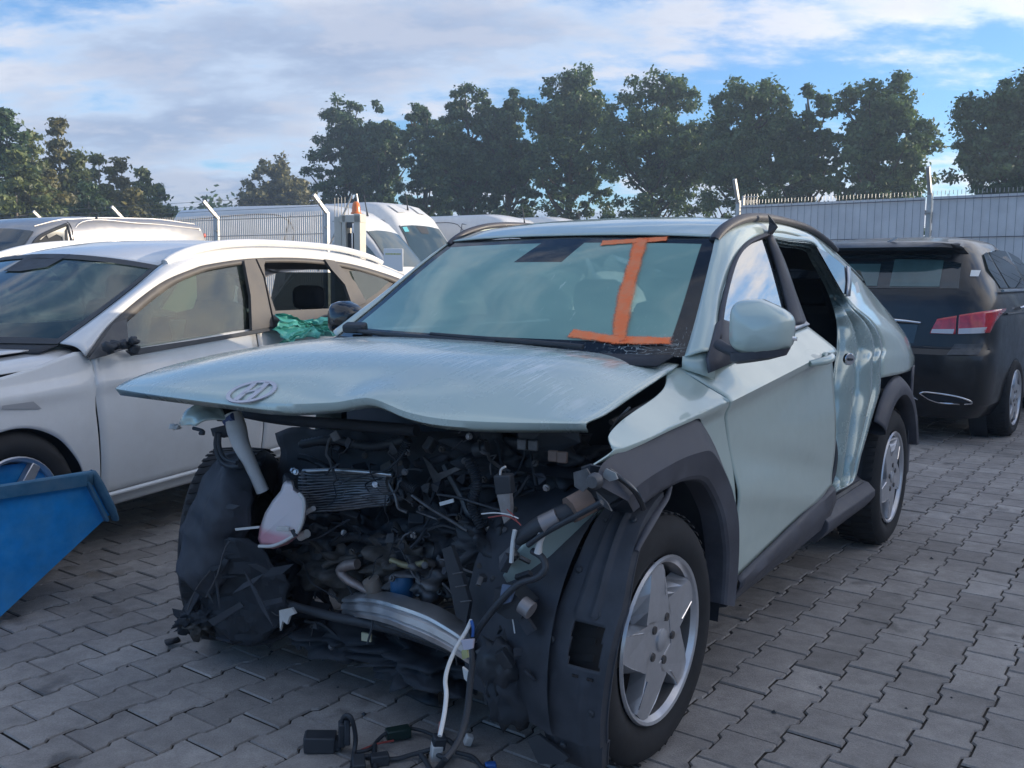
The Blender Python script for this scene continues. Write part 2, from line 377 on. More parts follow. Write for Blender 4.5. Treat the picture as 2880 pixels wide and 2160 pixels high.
KONA = empty('wrecked_car', (-.33287, 2.92559, 0), TH, 'pale green wrecked SUV with its nose torn off and a rear door missing', 'car')
def zcr(x): return .914-.082*min(x, .2)
def sstep(a, b, t):
    t = min(1, max(0, (t-a)/(b-a))); return t*t*(3-2*t)
def SY(x, z):
    yb = .888-(.05*((x-.02)/.4)**2 if x > .02 else 0)-(.13*((-2.75-x)/.85)**2 if x < -2.75 else 0)
    d_ = z-zcr(x)
    if d_ > 0:
        k = .95+1.15*sstep(-.62, -.35, x); return yb-.004-k*d_
    return yb-.024*sstep(0, .06, -d_)+.022*sstep(.07, .36, -d_)-max(0, .36-z)*.35
def side(p, off=0.): return (p[0], SY(p[0], p[1])+off, p[1])
def Kpl(px, py, n, c):
    a = np.array(K(px, py, 'y', .9)); o = np.array([KONA_C[0], KONA_C[1], CAM_H]); dr = a-o; n = np.array(n, float)
    return tuple(o+dr*(c-n@o)/(n@dr))
def KG(px, py, off=0.): return Kpl(px, py, (0, 1, .39), .80+.39*1.08+off)       # plane of the side glass
def cri(pts, n):
    P = np.array(pts, float); k = len(P); Q = np.vstack([2*P[0]-P[1], P, 2*P[-1]-P[-2]]); out = []
    for s in np.linspace(0, k-1, n):
        i = min(int(s), k-2); t = s-i; a, b, c, d_ = Q[i], Q[i+1], Q[i+2], Q[i+3]
        out.append(.5*((2*b)+(c-a)*t+(2*a-5*b+4*c-d_)*t*t+(3*b-a-3*c+d_)*t**3))
    return out

def tyre_geo(rad=.345, rim=.228, w=.215, seg=64):
    h = w/2; s = rad-rim
    prof = [(rim-.008, -h+.03), (rim+.006, -h+.012), (rim+.35*s, -h-.004), (rim+.62*s, -h-.005), (rad-.022, -h+.010), (rad-.007, -h+.030), (rad-.001, -h+.055), (rad, 0), (rad-.001, h-.055), (rad-.007, h-.030), (rad-.022, h-.010), (rim+.62*s, h+.005), (rim+.35*s, h+.004), (rim+.006, h-.012), (rim-.008, h-.03)]
    return lathe_geo(prof, seg)
def tread(rad, w, parent, n=54):
    """raised tread lugs, one strip part each side"""
    for sgn in (-1, 1):
        parts = []
        for k in range(n):
            a = 2*math.pi*k/n; vs = []
            for (da, y) in ((-.034, .012), (.012, .010), (.048, w/2-.018), (.0, w/2-.020)):
                for rr in (rad-.006, rad+.0035 if y < .05 else rad-.002): vs.append((rr*math.cos(a+da*sgn), sgn*y, rr*math.sin(a+da*sgn)))
            parts.append((vs, [(0, 2, 3, 1), (2, 4, 5, 3), (4, 6, 7, 5), (6, 0, 1, 7), (1, 3, 5, 7), (0, 6, 4, 2)]))
        v, f = join(parts); o = obj('tread', v, f, M_RUB, parent, smooth=False, kind='stuff')
def make_wheel(parent, loc, rz=0., rim=.224, rad=.345, blades=True, rx=0, w=.215, turn=0.):
    wh = bpy.data.objects.new('wheel', None); COL.objects.link(wh); wh.parent = parent; wh.location = loc; wh.rotation_euler = (rx, turn, rz)
    v, f = tyre_geo(rad, rim, w); obj('tyre', v, f, M_RUB, wh, ang=50)
    tread(rad, w, wh)
    h = w/2
    prof = [(rim+.006, h-.006), (rim+.002, h+.002), (rim-.006, h-.001), (rim-.012, h-.010), (rim-.016, h-.016)]
    v, f = lathe_geo(prof, 56); obj('rim', v, f, M_RIM, wh, ang=35)
    v, f = lathe_geo([(rim-.016, h-.016), (rim-.022, h-.03), (rim-.034, h-.10), (rim-.04, -h+.02)], 56); obj('rim_well', v, f, M_RIMIN, wh, ang=35)
    v, f = lathe_geo([(.0, h-.085), (.15, h-.085), (.158, h-.09), (.158, h-.11), (.0, h-.12)], 40); obj('brake_disc', v, f, M_DISC, wh)
    v, f = lathe_geo([(.0, -.03), (rim-.03, -.03), (rim-.03, -.05)], 40); obj('wheel_barrel', v, f, M_RIMIN, wh)
    if blades:
        Rr = rim-.003
        def pol(r_, a, y): return (r_*math.cos(a), y, r_*math.sin(a))
        for k in range(5):
            a0 = 2*math.pi*k/5+R(95)
            # flat tapered blade; triangular windows are left between neighbours
            face = [(.30, -52), (.42, -37), (.50, -24), (.72, -13), (.94, -8), (.985, 2), (.94, 11), (.76, 20), (.60, 32), (.51, 47), (.30, 24)]
            bof = [0, 0, 0, 2, 2, 0, -9, -11, -12, -7, 0]
            top = [pol(r_*Rr, a0-R(t), h-.003-(.004 if r_ > .9 else 0)) for r_, t in face]
            base = [pol(r_*Rr*(.97 if .45 < r_ < .9 else 1), a0-R(t-q), h-.048) for (r_, t), q in zip(face, bof)]
            n = len(face); vs = top+base
            fs = [tuple(range(n))[::-1]]+[(i, n+i, n+(i+1) % n, (i+1) % n) for i in range(n)]
            o = obj('spoke', vs, fs, M_RIM, wh, smooth=False)
            tube('spoke_groove', [pol(.55*Rr, a0-R(-14), h-.002), pol(.88*Rr, a0-R(-9), h-.0055)], .0022, M_CHROME, wh, seg=5)
            b0 = a0-R(-30); pts = [(.30, -14), (.46, -6), (.44, 8), (.30, 16)]
            vs = [pol(r_*Rr, b0+R(t), h-.004) for r_, t in pts]+[pol(r_*Rr, b0+R(t), h-.012) for r_, t in pts]
            nut = lathe_geo([(0, .006), (.011, .005), (.0125, 0), (.0125, -.02)], 10)
            o = obj('wheel_nut', nut[0], nut[1], M_DISC, wh); o.location = pol(.062, a0+R(30), h-.004)
        v, f = lathe_geo([(.0, h+.007), (.018, h+.0055), (.029, h+.001), (.032, h-.02)], 28); obj('hub_cap', v, f, M_RIM, wh)
        v, f = lathe_geo([(.0, h-.005), (.072, h-.005), (.076, h-.008), (.077, h-.05)], 32); obj('hub_face', v, f, M_RIM, wh)
    return wh

def kona_shell():
    # ---- hood
    H = [[(-.42, -.735, 1.062), (-.35, -.5, 1.082), (-.30, -.25, 1.092), (-.285, 0, 1.095), (-.30, .25, 1.090), (-.345, .5, 1.075), (-.435, .725, 1.048)],
         [(-.10, -.748, 1.050), (-.06, -.5, 1.082), (-.04, -.25, 1.094), (-.03, 0, 1.096), (-.05, .25, 1.090), (-.10, .5, 1.070), (-.22, .748, 1.010)],
         [(.16, -.76, 1.026), (.19, -.5, 1.060), (.20, -.25, 1.070), (.20, 0, 1.070), (.18, .25, 1.066), (.13, .5, 1.040), (-.03, .765, .982)],
         [(.38, -.765, .988), (.40, -.5, 1.016), (.39, -.25, 1.024), (.37, 0, 1.020), (.33, .26, 1.020), (.28, .5, 1.002), (.11, .775, .962)],
         [(.505, -.755, .951), (.528, -.5, .962), (.515, -.25, .962), (.480, -.02, .957), (.445, .25, .978), (.400, .48, .953), (.205, .772, .949)],
         [(.498, -.750, .928), (.515, -.5, .932), (.50, -.25, .930), (.462, -.02, .926), (.42, .25, .954), (.378, .48, .928), (.185, .765, .925)]]
    rows = tens(H, 46, 64)
    for i, r_ in enumerate(rows):          # fold at the front edge and small dents
        for j, p in enumerate(r_):
            x, y, z = p
            b = math.exp(-((y-.27)/.075)**2)*sstep(.22, .46, x+.1*abs(y-.27)); p[2] += .006*b+.010*max(0, 1-abs(y-.262)/.10)*sstep(.26, .46, x+.1*abs(y-.27))
            p[2] += .004*math.sin(9*x+4*y)*math.exp(-((y-.6)/.25)**2)
    hood = grid('hood', rows, M_HOOD, KONA, solid=.006, ang=50)
    inner = [[np.array(p)-np.array((.012+.01*(i > 38), 0, .034)) for p in r_[2:-2]] for i, r_ in enumerate(rows[2:40])]
    grid('hood_inner_panel', inner, M_BLK2, hood)
    # ---- emblem on the hood nose
    e = bpy.data.objects.new('emblem', None)
    def surf_pt(px, py):
        o = np.array([KONA_C[0], KONA_C[1], CAM_H]); a = np.array(K(px, py, 'z', .9)); dr = (a-o)/np.linalg.norm(a-o); best = None
        for r_ in rows:
            for p in r_:
                t = (p-o)@dr; q = np.linalg.norm(o+dr*t-p)
                if best is None or q < best[0]: best = (q, p)
        return np.array(best[1])
    c0 = surf_pt(545, 846); rt = surf_pt(585, 841)-surf_pt(505, 853); rt /= np.linalg.norm(rt)
    upv = surf_pt(558, 832)-surf_pt(533, 858); upv -= rt*(upv@rt); upv /= np.linalg.norm(upv); nrm = np.cross(rt, upv)
    a_, b_ = .076, .050
    def E2(u, v, h): return tuple(c0+rt*u+upv*v+nrm*(h+.004))
    n = 48; vs = []; fs = []
    for k in range(n):
        t = 2*math.pi*k/n
        for s_, h in ((1.0, .0), (1.0, .004), (.84, .004), (.84, .0)): vs.append(E2(a_*s_*math.cos(t), b_*(s_ if s_ == 1 else .80)*math.sin(t), h))
    for k in range(n):
        q = (k+1) % n
        for i, j in ((0, 1), (1, 2), (2, 3)): fs.append((k*4+i, q*4+i, q*4+j, k*4+j))
    def strip(poly):
        o = len(vs); m_ = len(poly)
        for h in (.0, .004): vs.extend(E2(x*a_, y*b_, h) for x, y in poly)
        fs.append(tuple(range(o+m_, o+2*m_)))
        for i in range(m_): fs.append((o+i, o+(i+1) % m_, o+m_+(i+1) % m_, o+m_+i))
    strip([(-.62, -.62), (-.40, -.78), (.06, .80), (-.12, .86)]); strip([(-.06, -.80), (.12, -.86), (.62, .62), (.40, .78)])
    strip([(-.34, -.20), (-.06, -.02), (.22, .02), (.38, .26), (.30, .28), (.06, .14), (-.20, .08), (-.40, -.22)])
    obj('emblem', vs, fs, mat('emblem_silver', (.55, .56, .62), .25, metal=.6), hood, smooth=False)

    # ---- left front wing
    A = [(.305, .868), (.21, .884), (.118, .895), (.02, .906), (-.073, .913), (-.16, .918), (-.226, .919), (-.285, .892), (-.332, .852), (-.385, .808), (-.429, .762), (-.48, .70), (-.516, .64), (-.527, .56), (-.53, .485), (-.525, .40)]
    B = [(.262, .888), (.20, .918), (.10, .940), (0, .955), (-.10, .968), (-.17, .978), (-.24, .990), (-.30, 1.004), (-.36, 1.022), (-.425, 1.04), (-.432, .98), (-.475, .86), (-.517, .72), (-.529, .62), (-.532, .52), (-.527, .42)]
    n = 150
    a = cri(A, n); b = cri(B, n); rows = []
    for i in range(n): rows.append([side(a[i]+(b[i]-a[i])*t) for t in np.linspace(0, 1, 64)])
    wing = grid('front_wing', rows, M_PAINT, KONA, solid=.004, ang=28)
    grid('pillar_foot', [[(-.436, .736, 1.072), (-.475, .772, 1.080), (-.508, .804, 1.086)], [(-.430, .738, 1.055), (-.470, .785, 1.052), (-.505, .818, 1.050)], [(-.424, .741, 1.036), (-.455, .792, 1.018), (-.475, .825, 1.005)]], M_PAINT, KONA, solid=.003, ang=60)
    # ---- wheel-arch trim front
    def arch(inner, outer, y0, name, bulge=.02, mm=8):
        i_ = cri(inner, 60); o_ = cri(outer, 60); rows = []
        for p, q in zip(i_, o_):
            r_ = [(p[0], y0-.07, p[1]), (p[0], y0-.012, p[1])]
            for t in (.03, .10, .30, .50, .53, .78, 1.0): c = p+(q-p)*t; r_.append((c[0], y0+np.interp(t, [0, .10, .50, .53, 1], [-.006, .004, .016, .013, -.034]), c[1]))
            rows.append(r_)
        return grid(name, rows, M_CLAD, KONA, ang=16)
    arch([(.20, .735), (.135, .745), (.055, .757), (-.026, .762), (-.10, .762), (-.176, .752), (-.232, .735), (-.277, .705), (-.33, .655), (-.372, .604), (-.40, .54), (-.419, .48), (-.42, .41), (-.413, .33)],
         [(.335, .83), (.305, .872), (.21, .890), (.118, .902), (.0, .915), (-.12, .924), (-.222, .925), (-.30, .882), (-.385, .812), (-.455, .735), (-.522, .64), (-.533, .53), (-.528, .42), (-.50, .30)], .908, 'wheel_arch_trim')
    # ---- door
    F_ = [(-.428, 1.035), (-.45, .95), (-.49, .83), (-.525, .70), (-.538, .60), (-.541, .50), (-.545, .37)]
    G_ = [(-1.47, 1.128), (-1.545, 1.05), (-1.588, .97), (-1.602, .85), (-1.605, .72), (-1.60, .60), (-1.575, .485)]
    f_ = cri(F_, 40); g_ = cri(G_, 40); rows = []
    for i in range(40): rows.append([side(f_[i]+(g_[i]-f_[i])*t) for t in np.linspace(0, 1, 44)])
    for r_ in rows:
        for j in range(len(r_)):
            x, y, z = r_[j]; dx, dz = (x+1.05), (z-.66); s_ = dz-.22*dx
            y -= .012*math.exp(-(s_/.05)**2)*math.exp(-(dx/.45)**2); y += .008*math.exp(-((s_+.12)/.05)**2)
            r_[j] = (x, y, z)
    door = grid('front_door', rows, M_PAINT, KONA, solid=.005, ang=28)
    rows = []
    for t in np.linspace(0, 1, 24):
        x0 = -.548+(-1.575+.548)*t; zt = .372+.113*t; zb = .275+.05*t
        rows.append([side((x0, zt+.004), .004), side((x0, zt-.01), .018), side((x0, (zt+zb)/2+.02), .022), side((x0, (zt+zb)/2-.01), .012), side((x0, zb), .004), (x0, .80, zb-.015)])
    grid('door_trim', rows, M_CLAD, door, solid=.004, ang=40)
    # edge of the door facing the gap
    rows = [[(x, SY(x, z), z), (x-.004, SY(x, z)-.05, z), (x+.02, SY(x, z)-.06, z)] for x, z in [tuple(q) for q in cri(G_, 24)]]
    grid('door_edge', rows, M_PAINT, door)
    # handle: recess cup and grip
    hp = np.array(K(1762, 775, 'y', .885))
    cup = []
    for k in range(26):
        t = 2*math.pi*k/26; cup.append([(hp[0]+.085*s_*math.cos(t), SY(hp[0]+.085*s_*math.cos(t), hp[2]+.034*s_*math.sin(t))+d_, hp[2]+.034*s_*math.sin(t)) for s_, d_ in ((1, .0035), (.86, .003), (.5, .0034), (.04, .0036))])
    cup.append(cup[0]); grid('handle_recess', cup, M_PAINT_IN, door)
    tube('door_handle', [(hp[0]+.085, hp[1]+.004, hp[2]-.012), (hp[0]+.05, hp[1]+.032, hp[2]-.006), (hp[0], hp[1]+.046, hp[2]+.0), (hp[0]-.06, hp[1]+.034, hp[2]+.008), (hp[0]-.095, hp[1]+.006, hp[2]+.012)], [.015, .021, .022, .020, .012], M_PAINT, door, seg=12, n=24, flat=.72)
    # chrome-like belt strip
    rows = [[side((x, z+.004), .006), side((x, z+.026), -.004)] for x, z in [tuple(q) for q in lin([(-.62, 1.052), (-1.49, 1.131)], 12)]]
    grid('belt_moulding', rows, mat('satin_trim', (.42, .44, .47), .3, metal=.7), door, solid=.008)

    # ---- windscreen pillars / side roof band (left from survey, right mirrored)
    U = [(-.44, .742, 1.07), (-.53, .722, 1.132), (-.62, .700, 1.195), (-.715, .676, 1.266), (-.81, .651, 1.337), (-.90, .627, 1.400), (-.985, .605, 1.455), (-1.12, .594, 1.502), (-1.35, .588, 1.533), (-1.7, .588, 1.540), (-2.1, .583, 1.518), (-2.45, .575, 1.468)]
    Lo = [(-.505, .800, 1.085), (-.60, .775, 1.145), (-.69, .747, 1.20), (-.776, .722, 1.252), (-.87, .703, 1.305), (-.96, .688, 1.358), (-1.10, .668, 1.422), (-1.27, .652, 1.470), (-1.50, .642, 1.497), (-1.78, .640, 1.492), (-2.08, .640, 1.458), (-2.40, .645, 1.37)]
    for sgn in (1, -1):
        u_ = cri(U, 60); l_ = cri(Lo, 60); rows = []
        for p, q in zip(u_, l_):
            r_ = []
            for t in np.linspace(0, 1, 7):
                c = p+(q-p)*t; bul = .016*math.sin(math.pi*t); r_.append((c[0]+bul*.5, sgn*(c[1]+bul*.8), c[2]+bul*.6))
            rows.append(r_)
        grid('roof_side_pillar', rows, M_PAINT, KONA, solid=.006, ang=60)
    # ---- roof skin
    Rz = [(-.955, 1.474), (-1.10, 1.519), (-1.3, 1.553), (-1.6, 1.574), (-2.0, 1.568), (-2.5, 1.528), (-3.0, 1.445), (-3.22, 1.385)]
    rz_ = cri(Rz, 40); rows = []
    for x, z in rz_:
        ed = np.interp(-x, [.94, 1.12, 1.35, 1.7, 2.1, 2.45, 3.0, 3.3], [1.455, 1.507, 1.538, 1.545, 1.523, 1.473, 1.36, 1.29]); yw = np.interp(-x, [.9, 1.2, 2.1, 3.3], [.604, .592, .585, .55])
        rows.append([(x-.035*(abs(t)**3), yw*t, z-(z-ed)*abs(t)**2.6) for t in np.linspace(-1, 1, 31)])
    grid('roof', rows, M_PAINT, KONA, solid=.006, ang=60)
    for sgn in (1, -1):
        pts = [(-.975, .602*sgn, 1.446), (-1.02, .602*sgn, 1.474), (-1.12, .602*sgn, 1.510), (-1.28, .600*sgn, 1.541), (-1.5, .597*sgn, 1.556), (-1.8, .594*sgn, 1.555), (-2.1, .588*sgn, 1.542), (-2.4, .58*sgn, 1.502), (-2.6, .575*sgn, 1.462)]
        tube('roof_rail', pts, [q*(1 if sgn > 0 else .72) for q in (.020, .024, .024, .022, .020, .019, .018, .017, .014)], M_CLAD, KONA, seg=10, n=50, flat=.8)
    # lifted drip clip on the roof side
    c = np.array(K(1654, 480, 'y', .64)); obj('torn_clip', [c+np.array(q) for q in ((.03, .02, -.045), (-.03, .02, -.045), (-.025, .015, .0), (.0, .01, .035), (.02, .014, .03), (.012, .018, .0), (0, .05, -.02))], [(0, 1, 6), (1, 2, 6), (2, 3, 6), (3, 4, 6), (4, 5, 6), (5, 0, 6)], M_BLK, KONA)

    # ---- windscreen
    Le = [np.array(p) for p in U[:7]]; nu, nv = 34, 22
    le = cri([(p[0], p[1], p[2]) for p in Le], nv); rows = []
    for j in range(nv):
        x, y, z = le[j]; bow = .175*(1-j/(nv-1))+.035*(j/(nv-1)); bz = .0+.012*(j/(nv-1)); rows.append([(x+bow*(1-t*t)-.004, y*t, z+bz*(1-t*t)) for t in np.linspace(-1, 1, nu)])
    ws = grid('windscreen', rows, M_WS, KONA, ang=80)
    uv = ws.data.uv_layers.new(name='UVMap'); 
    for lp in ws.data.loops:
        vi = lp.vertex_index; j, i = divmod(vi, nu); uv.data[lp.index].uv = (i/(nu-1), j/(nv-1))
    G = np.array(rows)
    def Wp(u, v, off=.004):
        i = u*(nu-1); j = v*(nv-1); i0 = min(int(i), nu-2); j0 = min(int(j), nv-2); a_, b_ = i-i0, j-j0
        p = (G[j0, i0]*(1-a_)+G[j0, i0+1]*a_)*(1-b_)+(G[j0+1, i0]*(1-a_)+G[j0+1, i0+1]*a_)*b_
        du = G[j0, i0+1]-G[j0, i0]; dv = G[j0+1, i0]-G[j0, i0]; n_ = np.cross(du, dv); n_ /= np.linalg.norm(n_)
        return p+n_*off*(1 if n_[2] > 0 else -1)
    def find(px, py):
        o = np.array([KONA_C[0], KONA_C[1], CAM_H]); a_ = np.array(K(px, py, 'z', .9)); dr = (a_-o)/np.linalg.norm(a_-o); dr *= 1 if dr[0] < 0 else -1
        uv_ = np.array([.5, .5])
        for _ in range(30):
            def res(q):
                p = Wp(*np.clip(q, 0, .9999), 0)-o; return p-dr*(p@dr)
            r0 = res(uv_); J = np.stack([(res(uv_+np.eye(2)[k]*1e-3)-r0)/1e-3 for k in range(2)], 1); st = np.linalg.lstsq(J, -r0, rcond=None)[0]; uv_ = np.clip(uv_+np.clip(st, -.2, .2), 0, .999)
        return uv_
    # orange spray-paint mark: capital I across the glass
    def stroke(pxs, wd, name='paint_stroke'):
        q = [find(*p) for p in pxs]; pts = cri(q, 24) if len(q) > 2 else lin(q, 16); pts = [np.array(p) for p in pts]
        P3 = [Wp(min(max(p[0], .01), .99), min(max(p[1], .008), .99), .0045) for p in pts]; vs = []; uvs = []
        nn = len(P3); k = 7
        P3 = [P3[0]*2-P3[1]]+P3+[P3[-1]*2-P3[-2]]; nn += 2
        for i in range(nn):
            t = P3[min(i+1, nn-1)]-P3[max(i-1, 0)]; t /= np.linalg.norm(t); n_ = Wp(.5, .5, .01)-Wp(.5, .5, 0); n_ /= np.linalg.norm(n_); s_ = np.cross(n_, t); s_ /= np.linalg.norm(s_)
            wv = wd*1.12*(1+.07*math.sin(i*1.3)+.06*math.sin(i*.47))
            for j in range(k): c_ = (j/(k-1)-.5)*2; vs.append(P3[i]+s_*wv*c_); uvs.append((i/(nn-1), j/(k-1)))
        o = obj(name, vs, gridfaces(nn, k), M_SPRAY, ws); ul = o.data.uv_layers.new(name='UVMap')
        for lp in o.data.loops: ul.data[lp.index].uv = uvs[lp.vertex_index]
    stroke([(1302, 527), (1360, 523), (1438, 518)], .020); stroke([(1384, 521), (1374, 560), (1352, 640), (1337, 734)], .030); stroke([(1236, 722), (1290, 730), (1340, 736), (1442, 738)], .024)
    # wipers and scuttle
    rows = [[Wp(u, .0, .004)+np.array((.0, 0, 0)), Wp(u, .0, 0)+np.array((.05, 0, -.006)), Wp(u, .0, 0)+np.array((.12, 0, -.02))] for u in np.linspace(.02, .98, 24)]
    grid('scuttle_panel', rows, M_BLK2, KONA, solid=.004)
    for pts in ([(.06, .035), (.25, .028), (.45, .02), (.60, .012)], [(.40, .055), (.55, .04), (.75, .02), (.80, .012)]):
        wv = tube('wiper', [Wp(u, v, .022) for u, v in pts], [.007, .010, .011, .009], M_BLK, KONA, n=20, seg=6)
        tube('wiper_blade', [Wp(u, max(.004, v+.012), .012) for u, v in pts[:3]], .006, M_BLK2, wv, n=14, seg=6)
    c = Wp(.10, .045, .03); box('wiper_pivot', c, (.05, .09, .035), M_BLK, KONA, rot=(0, .3, .3), bevel=.01)

    # ---- front door window frame, glass
    go = [KG(*p) for p in [(1545, 735), (1553, 672), (1567, 610), (1583, 560), (1607, 527), (1633, 512), (1662, 502)]]
    gi = [KG(*p) for p in [(1562, 722), (1562, 659), (1577, 590), (1593, 546), (1612, 524), (1634, 514), (1657, 508)]]
    gi = [KG(*p) for p in [(1556, 728), (1562, 662), (1577, 596), (1594, 552), (1615, 528), (1636, 518), (1655, 511)]]
    rows = [[np.array(a_)+np.array((0, .004, 0)), (np.array(a_)+np.array(b_))/2+np.array((0, .009, 0)), np.array(b_)+np.array((0, .001, 0))] for a_, b_ in zip(cri(go, 30), cri(gi, 30))]
    frame = grid('window_frame', rows, M_CLAD, door, solid=.012)
    bo = [KG(*p) for p in [(1662, 502), (1690, 562), (1716, 636), (1739, 698)]]; bi = [KG(*p) for p in [(1655, 511), (1674, 570), (1693, 640), (1709, 704)]]
    rows = [[np.array(a_)+np.array((0, .003, 0)), (np.array(a_)+np.array(b_))/2+np.array((0, .010, 0)), np.array(b_)+np.array((0, .002, 0))] for a_, b_ in zip(cri(bo, 24), cri(bi, 24))]
    grid('window_frame', rows, M_CLAD, door, solid=.012)
    top_ = cri([KG(*p) for p in [(1562, 662), (1577, 596), (1594, 552), (1615, 528), (1636, 518), (1655, 511)]], 24)
    bot_ = cri([KG(*p) for p in [(1556, 760), (1590, 752), (1620, 742), (1650, 730), (1680, 718), (1709, 706)]], 24)
    rows = [[np.array(a_)+(np.array(b_)-np.array(a_))*t-np.array((0, .006, 0)) for t in np.linspace(0, 1, 10)] for a_, b_ in zip(top_, bot_)]
    grid('door_glass', rows, M_GLASS_SIDE, door, ang=80)
    # mirror sail triangle
    tri = [KG(*p, .006) for p in [(1533, 805), (1528, 775), (1548, 700), (1556, 690), (1585, 700), (1600, 775), (1580, 785)]]
    obj('mirror_sail', tri, [tuple(range(len(tri)))], M_CLAD, door, solid=.012)

    # ---- door mirror
    mc = np.array(K(1643, 712, 'y', .985)); mir = bpy.data.objects.new('door_mirror', None); COL.objects.link(mir); mir.parent = KONA; mir.location = mc; mir.rotation_euler = (0, 0, R(8)); mir.scale = (.84, .80, .90)
    sec = []
    for s_, (sx, sy, sz, ox, oy, oz) in enumerate([(0, .006, .005, .0935, 0, -.006), (0, .03, .025, .0925, 0, -.005), (.0, .055, .045, .085, .0, -.004), (.022, .075, .064, .078, .0, .0), (.055, .098, .082, .055, .0, .004), (.075, .112, .092, .015, .002, .004), (.078, .115, .094, -.03, .002, .003), (.07, .112, .09, -.052, .0, .002)]):
        ring = []
        for k in range(28):
            t = 2*math.pi*k/28; cx, cz = math.cos(t), math.sin(t); e_ = .50
            yy = sy*math.copysign(abs(cx)**e_, cx); zz = sz*math.copysign(abs(cz)**e_, cz)
            zz *= (1-.42*max(0, yy)/.11) if zz > 0 else (1-.25*max(0, yy)/.11-.15*max(0, -yy)/.11); ring.append((ox, oy+yy, oz+zz))
        sec.append(ring+[ring[0]])
    cap = grid('mirror_cap', sec, M_PAINT, mir, ang=40)
    ring0 = sec[0][:-1]; obj('mirror_nose', ring0, [tuple(range(28))], M_PAINT, mir)
    ring1 = sec[-1][:-1]; obj('mirror_glass', [(p[0]+.006, p[1]*.96, p[2]*.96) for p in ring1], [tuple(range(28))[::-1]], M_CHROME, mir)
    sk = [[(p[0]+dx, p[1]*sc, -.074-dz+(p[1]*.12)) for (dx, dz, sc) in ((0, 0, 1.0), (0, .02, .98), (-.01, .032, .8))] for p in [(.08-.13*t, -.10+.2*t, 0) for t in np.linspace(0, 1, 2)]]
    rows = []
    for t in np.linspace(0, 2*math.pi, 25): rows.append([(.006+.066*math.cos(t), .002+.108*math.sin(t), -.066+.012*math.sin(t)), (.004+.06*math.cos(t), -.004+.10*math.sin(t), -.092+.014*math.sin(t)), (.0+.03*math.cos(t), -.02+.06*math.sin(t), -.104+.01*math.sin(t))])
    grid('mirror_skirt', rows, M_CLAD, mir)
    tube('mirror_arm', [(-.02, -.02, -.084), (-.03, -.08, -.082), (-.045, -.13, -.07), (-.06, -.17, -.055)], [.020, .022, .024, .026], M_CLAD, mir, seg=10, n=16, flat=.7)
    rows = [[(.052-.11*t, .090+.028*math.sin(math.pi*t*.6), -.018-.012*t+q) for q in (-.006, .006)] for t in np.linspace(0, 1, 10)]
    grid('indicator_lens', rows, mat('clear_lens', (.75, .76, .78), .15, coat=.8), mir, solid=.006)
    # right-hand mirror
    mr = np.array(K(748, 690, 'y', -.90)); sh = [[(p[0]*.8, p[1]*.62, p[2]*.8) for p in ring] for ring in sec]
    m2 = grid('door_mirror', sh, M_GLOSSBLK, KONA); m2.location = mr; m2.scale = (1, 1, 1)

    # ---- rear door opening: jamb, striker, rear quarter
    outer = [KG(1640, 507, .0), KG(1701, 517), KG(1755, 524), KG(1776, 556), KG(1798, 597), KG(1819, 636), K(1845, 664, 'y', .79), K(1876, 690, 'y', .82), K(1896, 717, 'y', .845), K(1906, 752, 'y', .86), K(1902, 775, 'y', .868), K(1902, 816, 'y', .872), K(1900, 845, 'y', .875), K(1890, 880, 'y', .875), K(1877, 925, 'y', .872), K(1860, 982, 'y', .868), K(1843, 1040, 'y', .862), K(1800, 1062, 'y', .86)]
    inner = [KG(1640, 520, -.05), KG(1690, 533, -.06), KG(1737, 541, -.07), KG(1757, 572, -.075), KG(1778, 608, -.08), KG(1794, 645, -.08), K(1803, 678, 'y', .735), K(1807, 706, 'y', .745), K(1807, 735, 'y', .755), K(1805, 765, 'y', .76), K(1800, 795, 'y', .765), K(1795, 830, 'y', .77), K(1794, 865, 'y', .775), K(1793, 905, 'y', .78), K(1792, 955, 'y', .785), K(1791, 1000, 'y', .79), K(1790, 1040, 'y', .79), K(1787, 1066, 'y', .80)]
    o_ = cri(outer, 90); i_ = cri(inner, 90); rows = []
    prof = [(0, 0), (.10, .004), (.16, -.006), (.22, .010), (.34, .016), (.46, .004), (.52, -.010), (.60, .012), (.72, .020), (.86, .012), (.93, -.004), (1, .004)]
    for k in range(90):
        a_, b_ = o_[k], i_[k]; r_ = []
        for t, h in cri(prof, 26): c = a_+(b_-a_)*t; r_.append((c[0]+h*.5*sstep(.2, .5, k/90), c[1]+h*.9, c[2]))
        rows.append(r_)
    grid('door_jamb', rows, M_JAMB, KONA, solid=.004, ang=50)
    sp = np.array(K(1835, 776, 'y', .835)); st = lathe_geo([(0, .004), (.024, .004), (.026, .002), (.027, -.01)], 20); s1 = obj('door_striker', st[0], st[1], M_CHROME, KONA); s1.location = sp; s1.rotation_euler = (0, 0, R(-35))
    box('striker_slot', (0, .006, 0), (.026, .01, .012), M_BLK, s1)
    # quarter panel behind the opening
    Q = [(-1.62, .588, 1.543), (-1.85, .587, 1.538), (-2.10, .583, 1.520), (-2.35, .578, 1.488), (-2.62, .58, 1.43), (-2.9, .61, 1.33), (-3.12, .67, 1.20), (-3.26, .73, 1.09), (-3.34, .775, 1.0), (-3.38, .80, .92), (-3.39, .81, .88), (-3.39, .81, .84)]
    q_ = cri(Q, 60); oo = cri(outer[:12], 60); rows = []
    for k in range(60):
        a_, b_ = oo[k], q_[k]; r_ = []
        for t in np.linspace(0, 1, 16):
            c = a_+(b_-a_)*t; bul = math.sin(math.pi*t)*(.014+.026*sstep(.45, .8, k/60)); r_.append((c[0], c[1]+bul, c[2]+.3*bul*(k < 30)))
        rows.append(r_)
    grid('rear_quarter', rows, M_PAINT, KONA, solid=.004, ang=60)
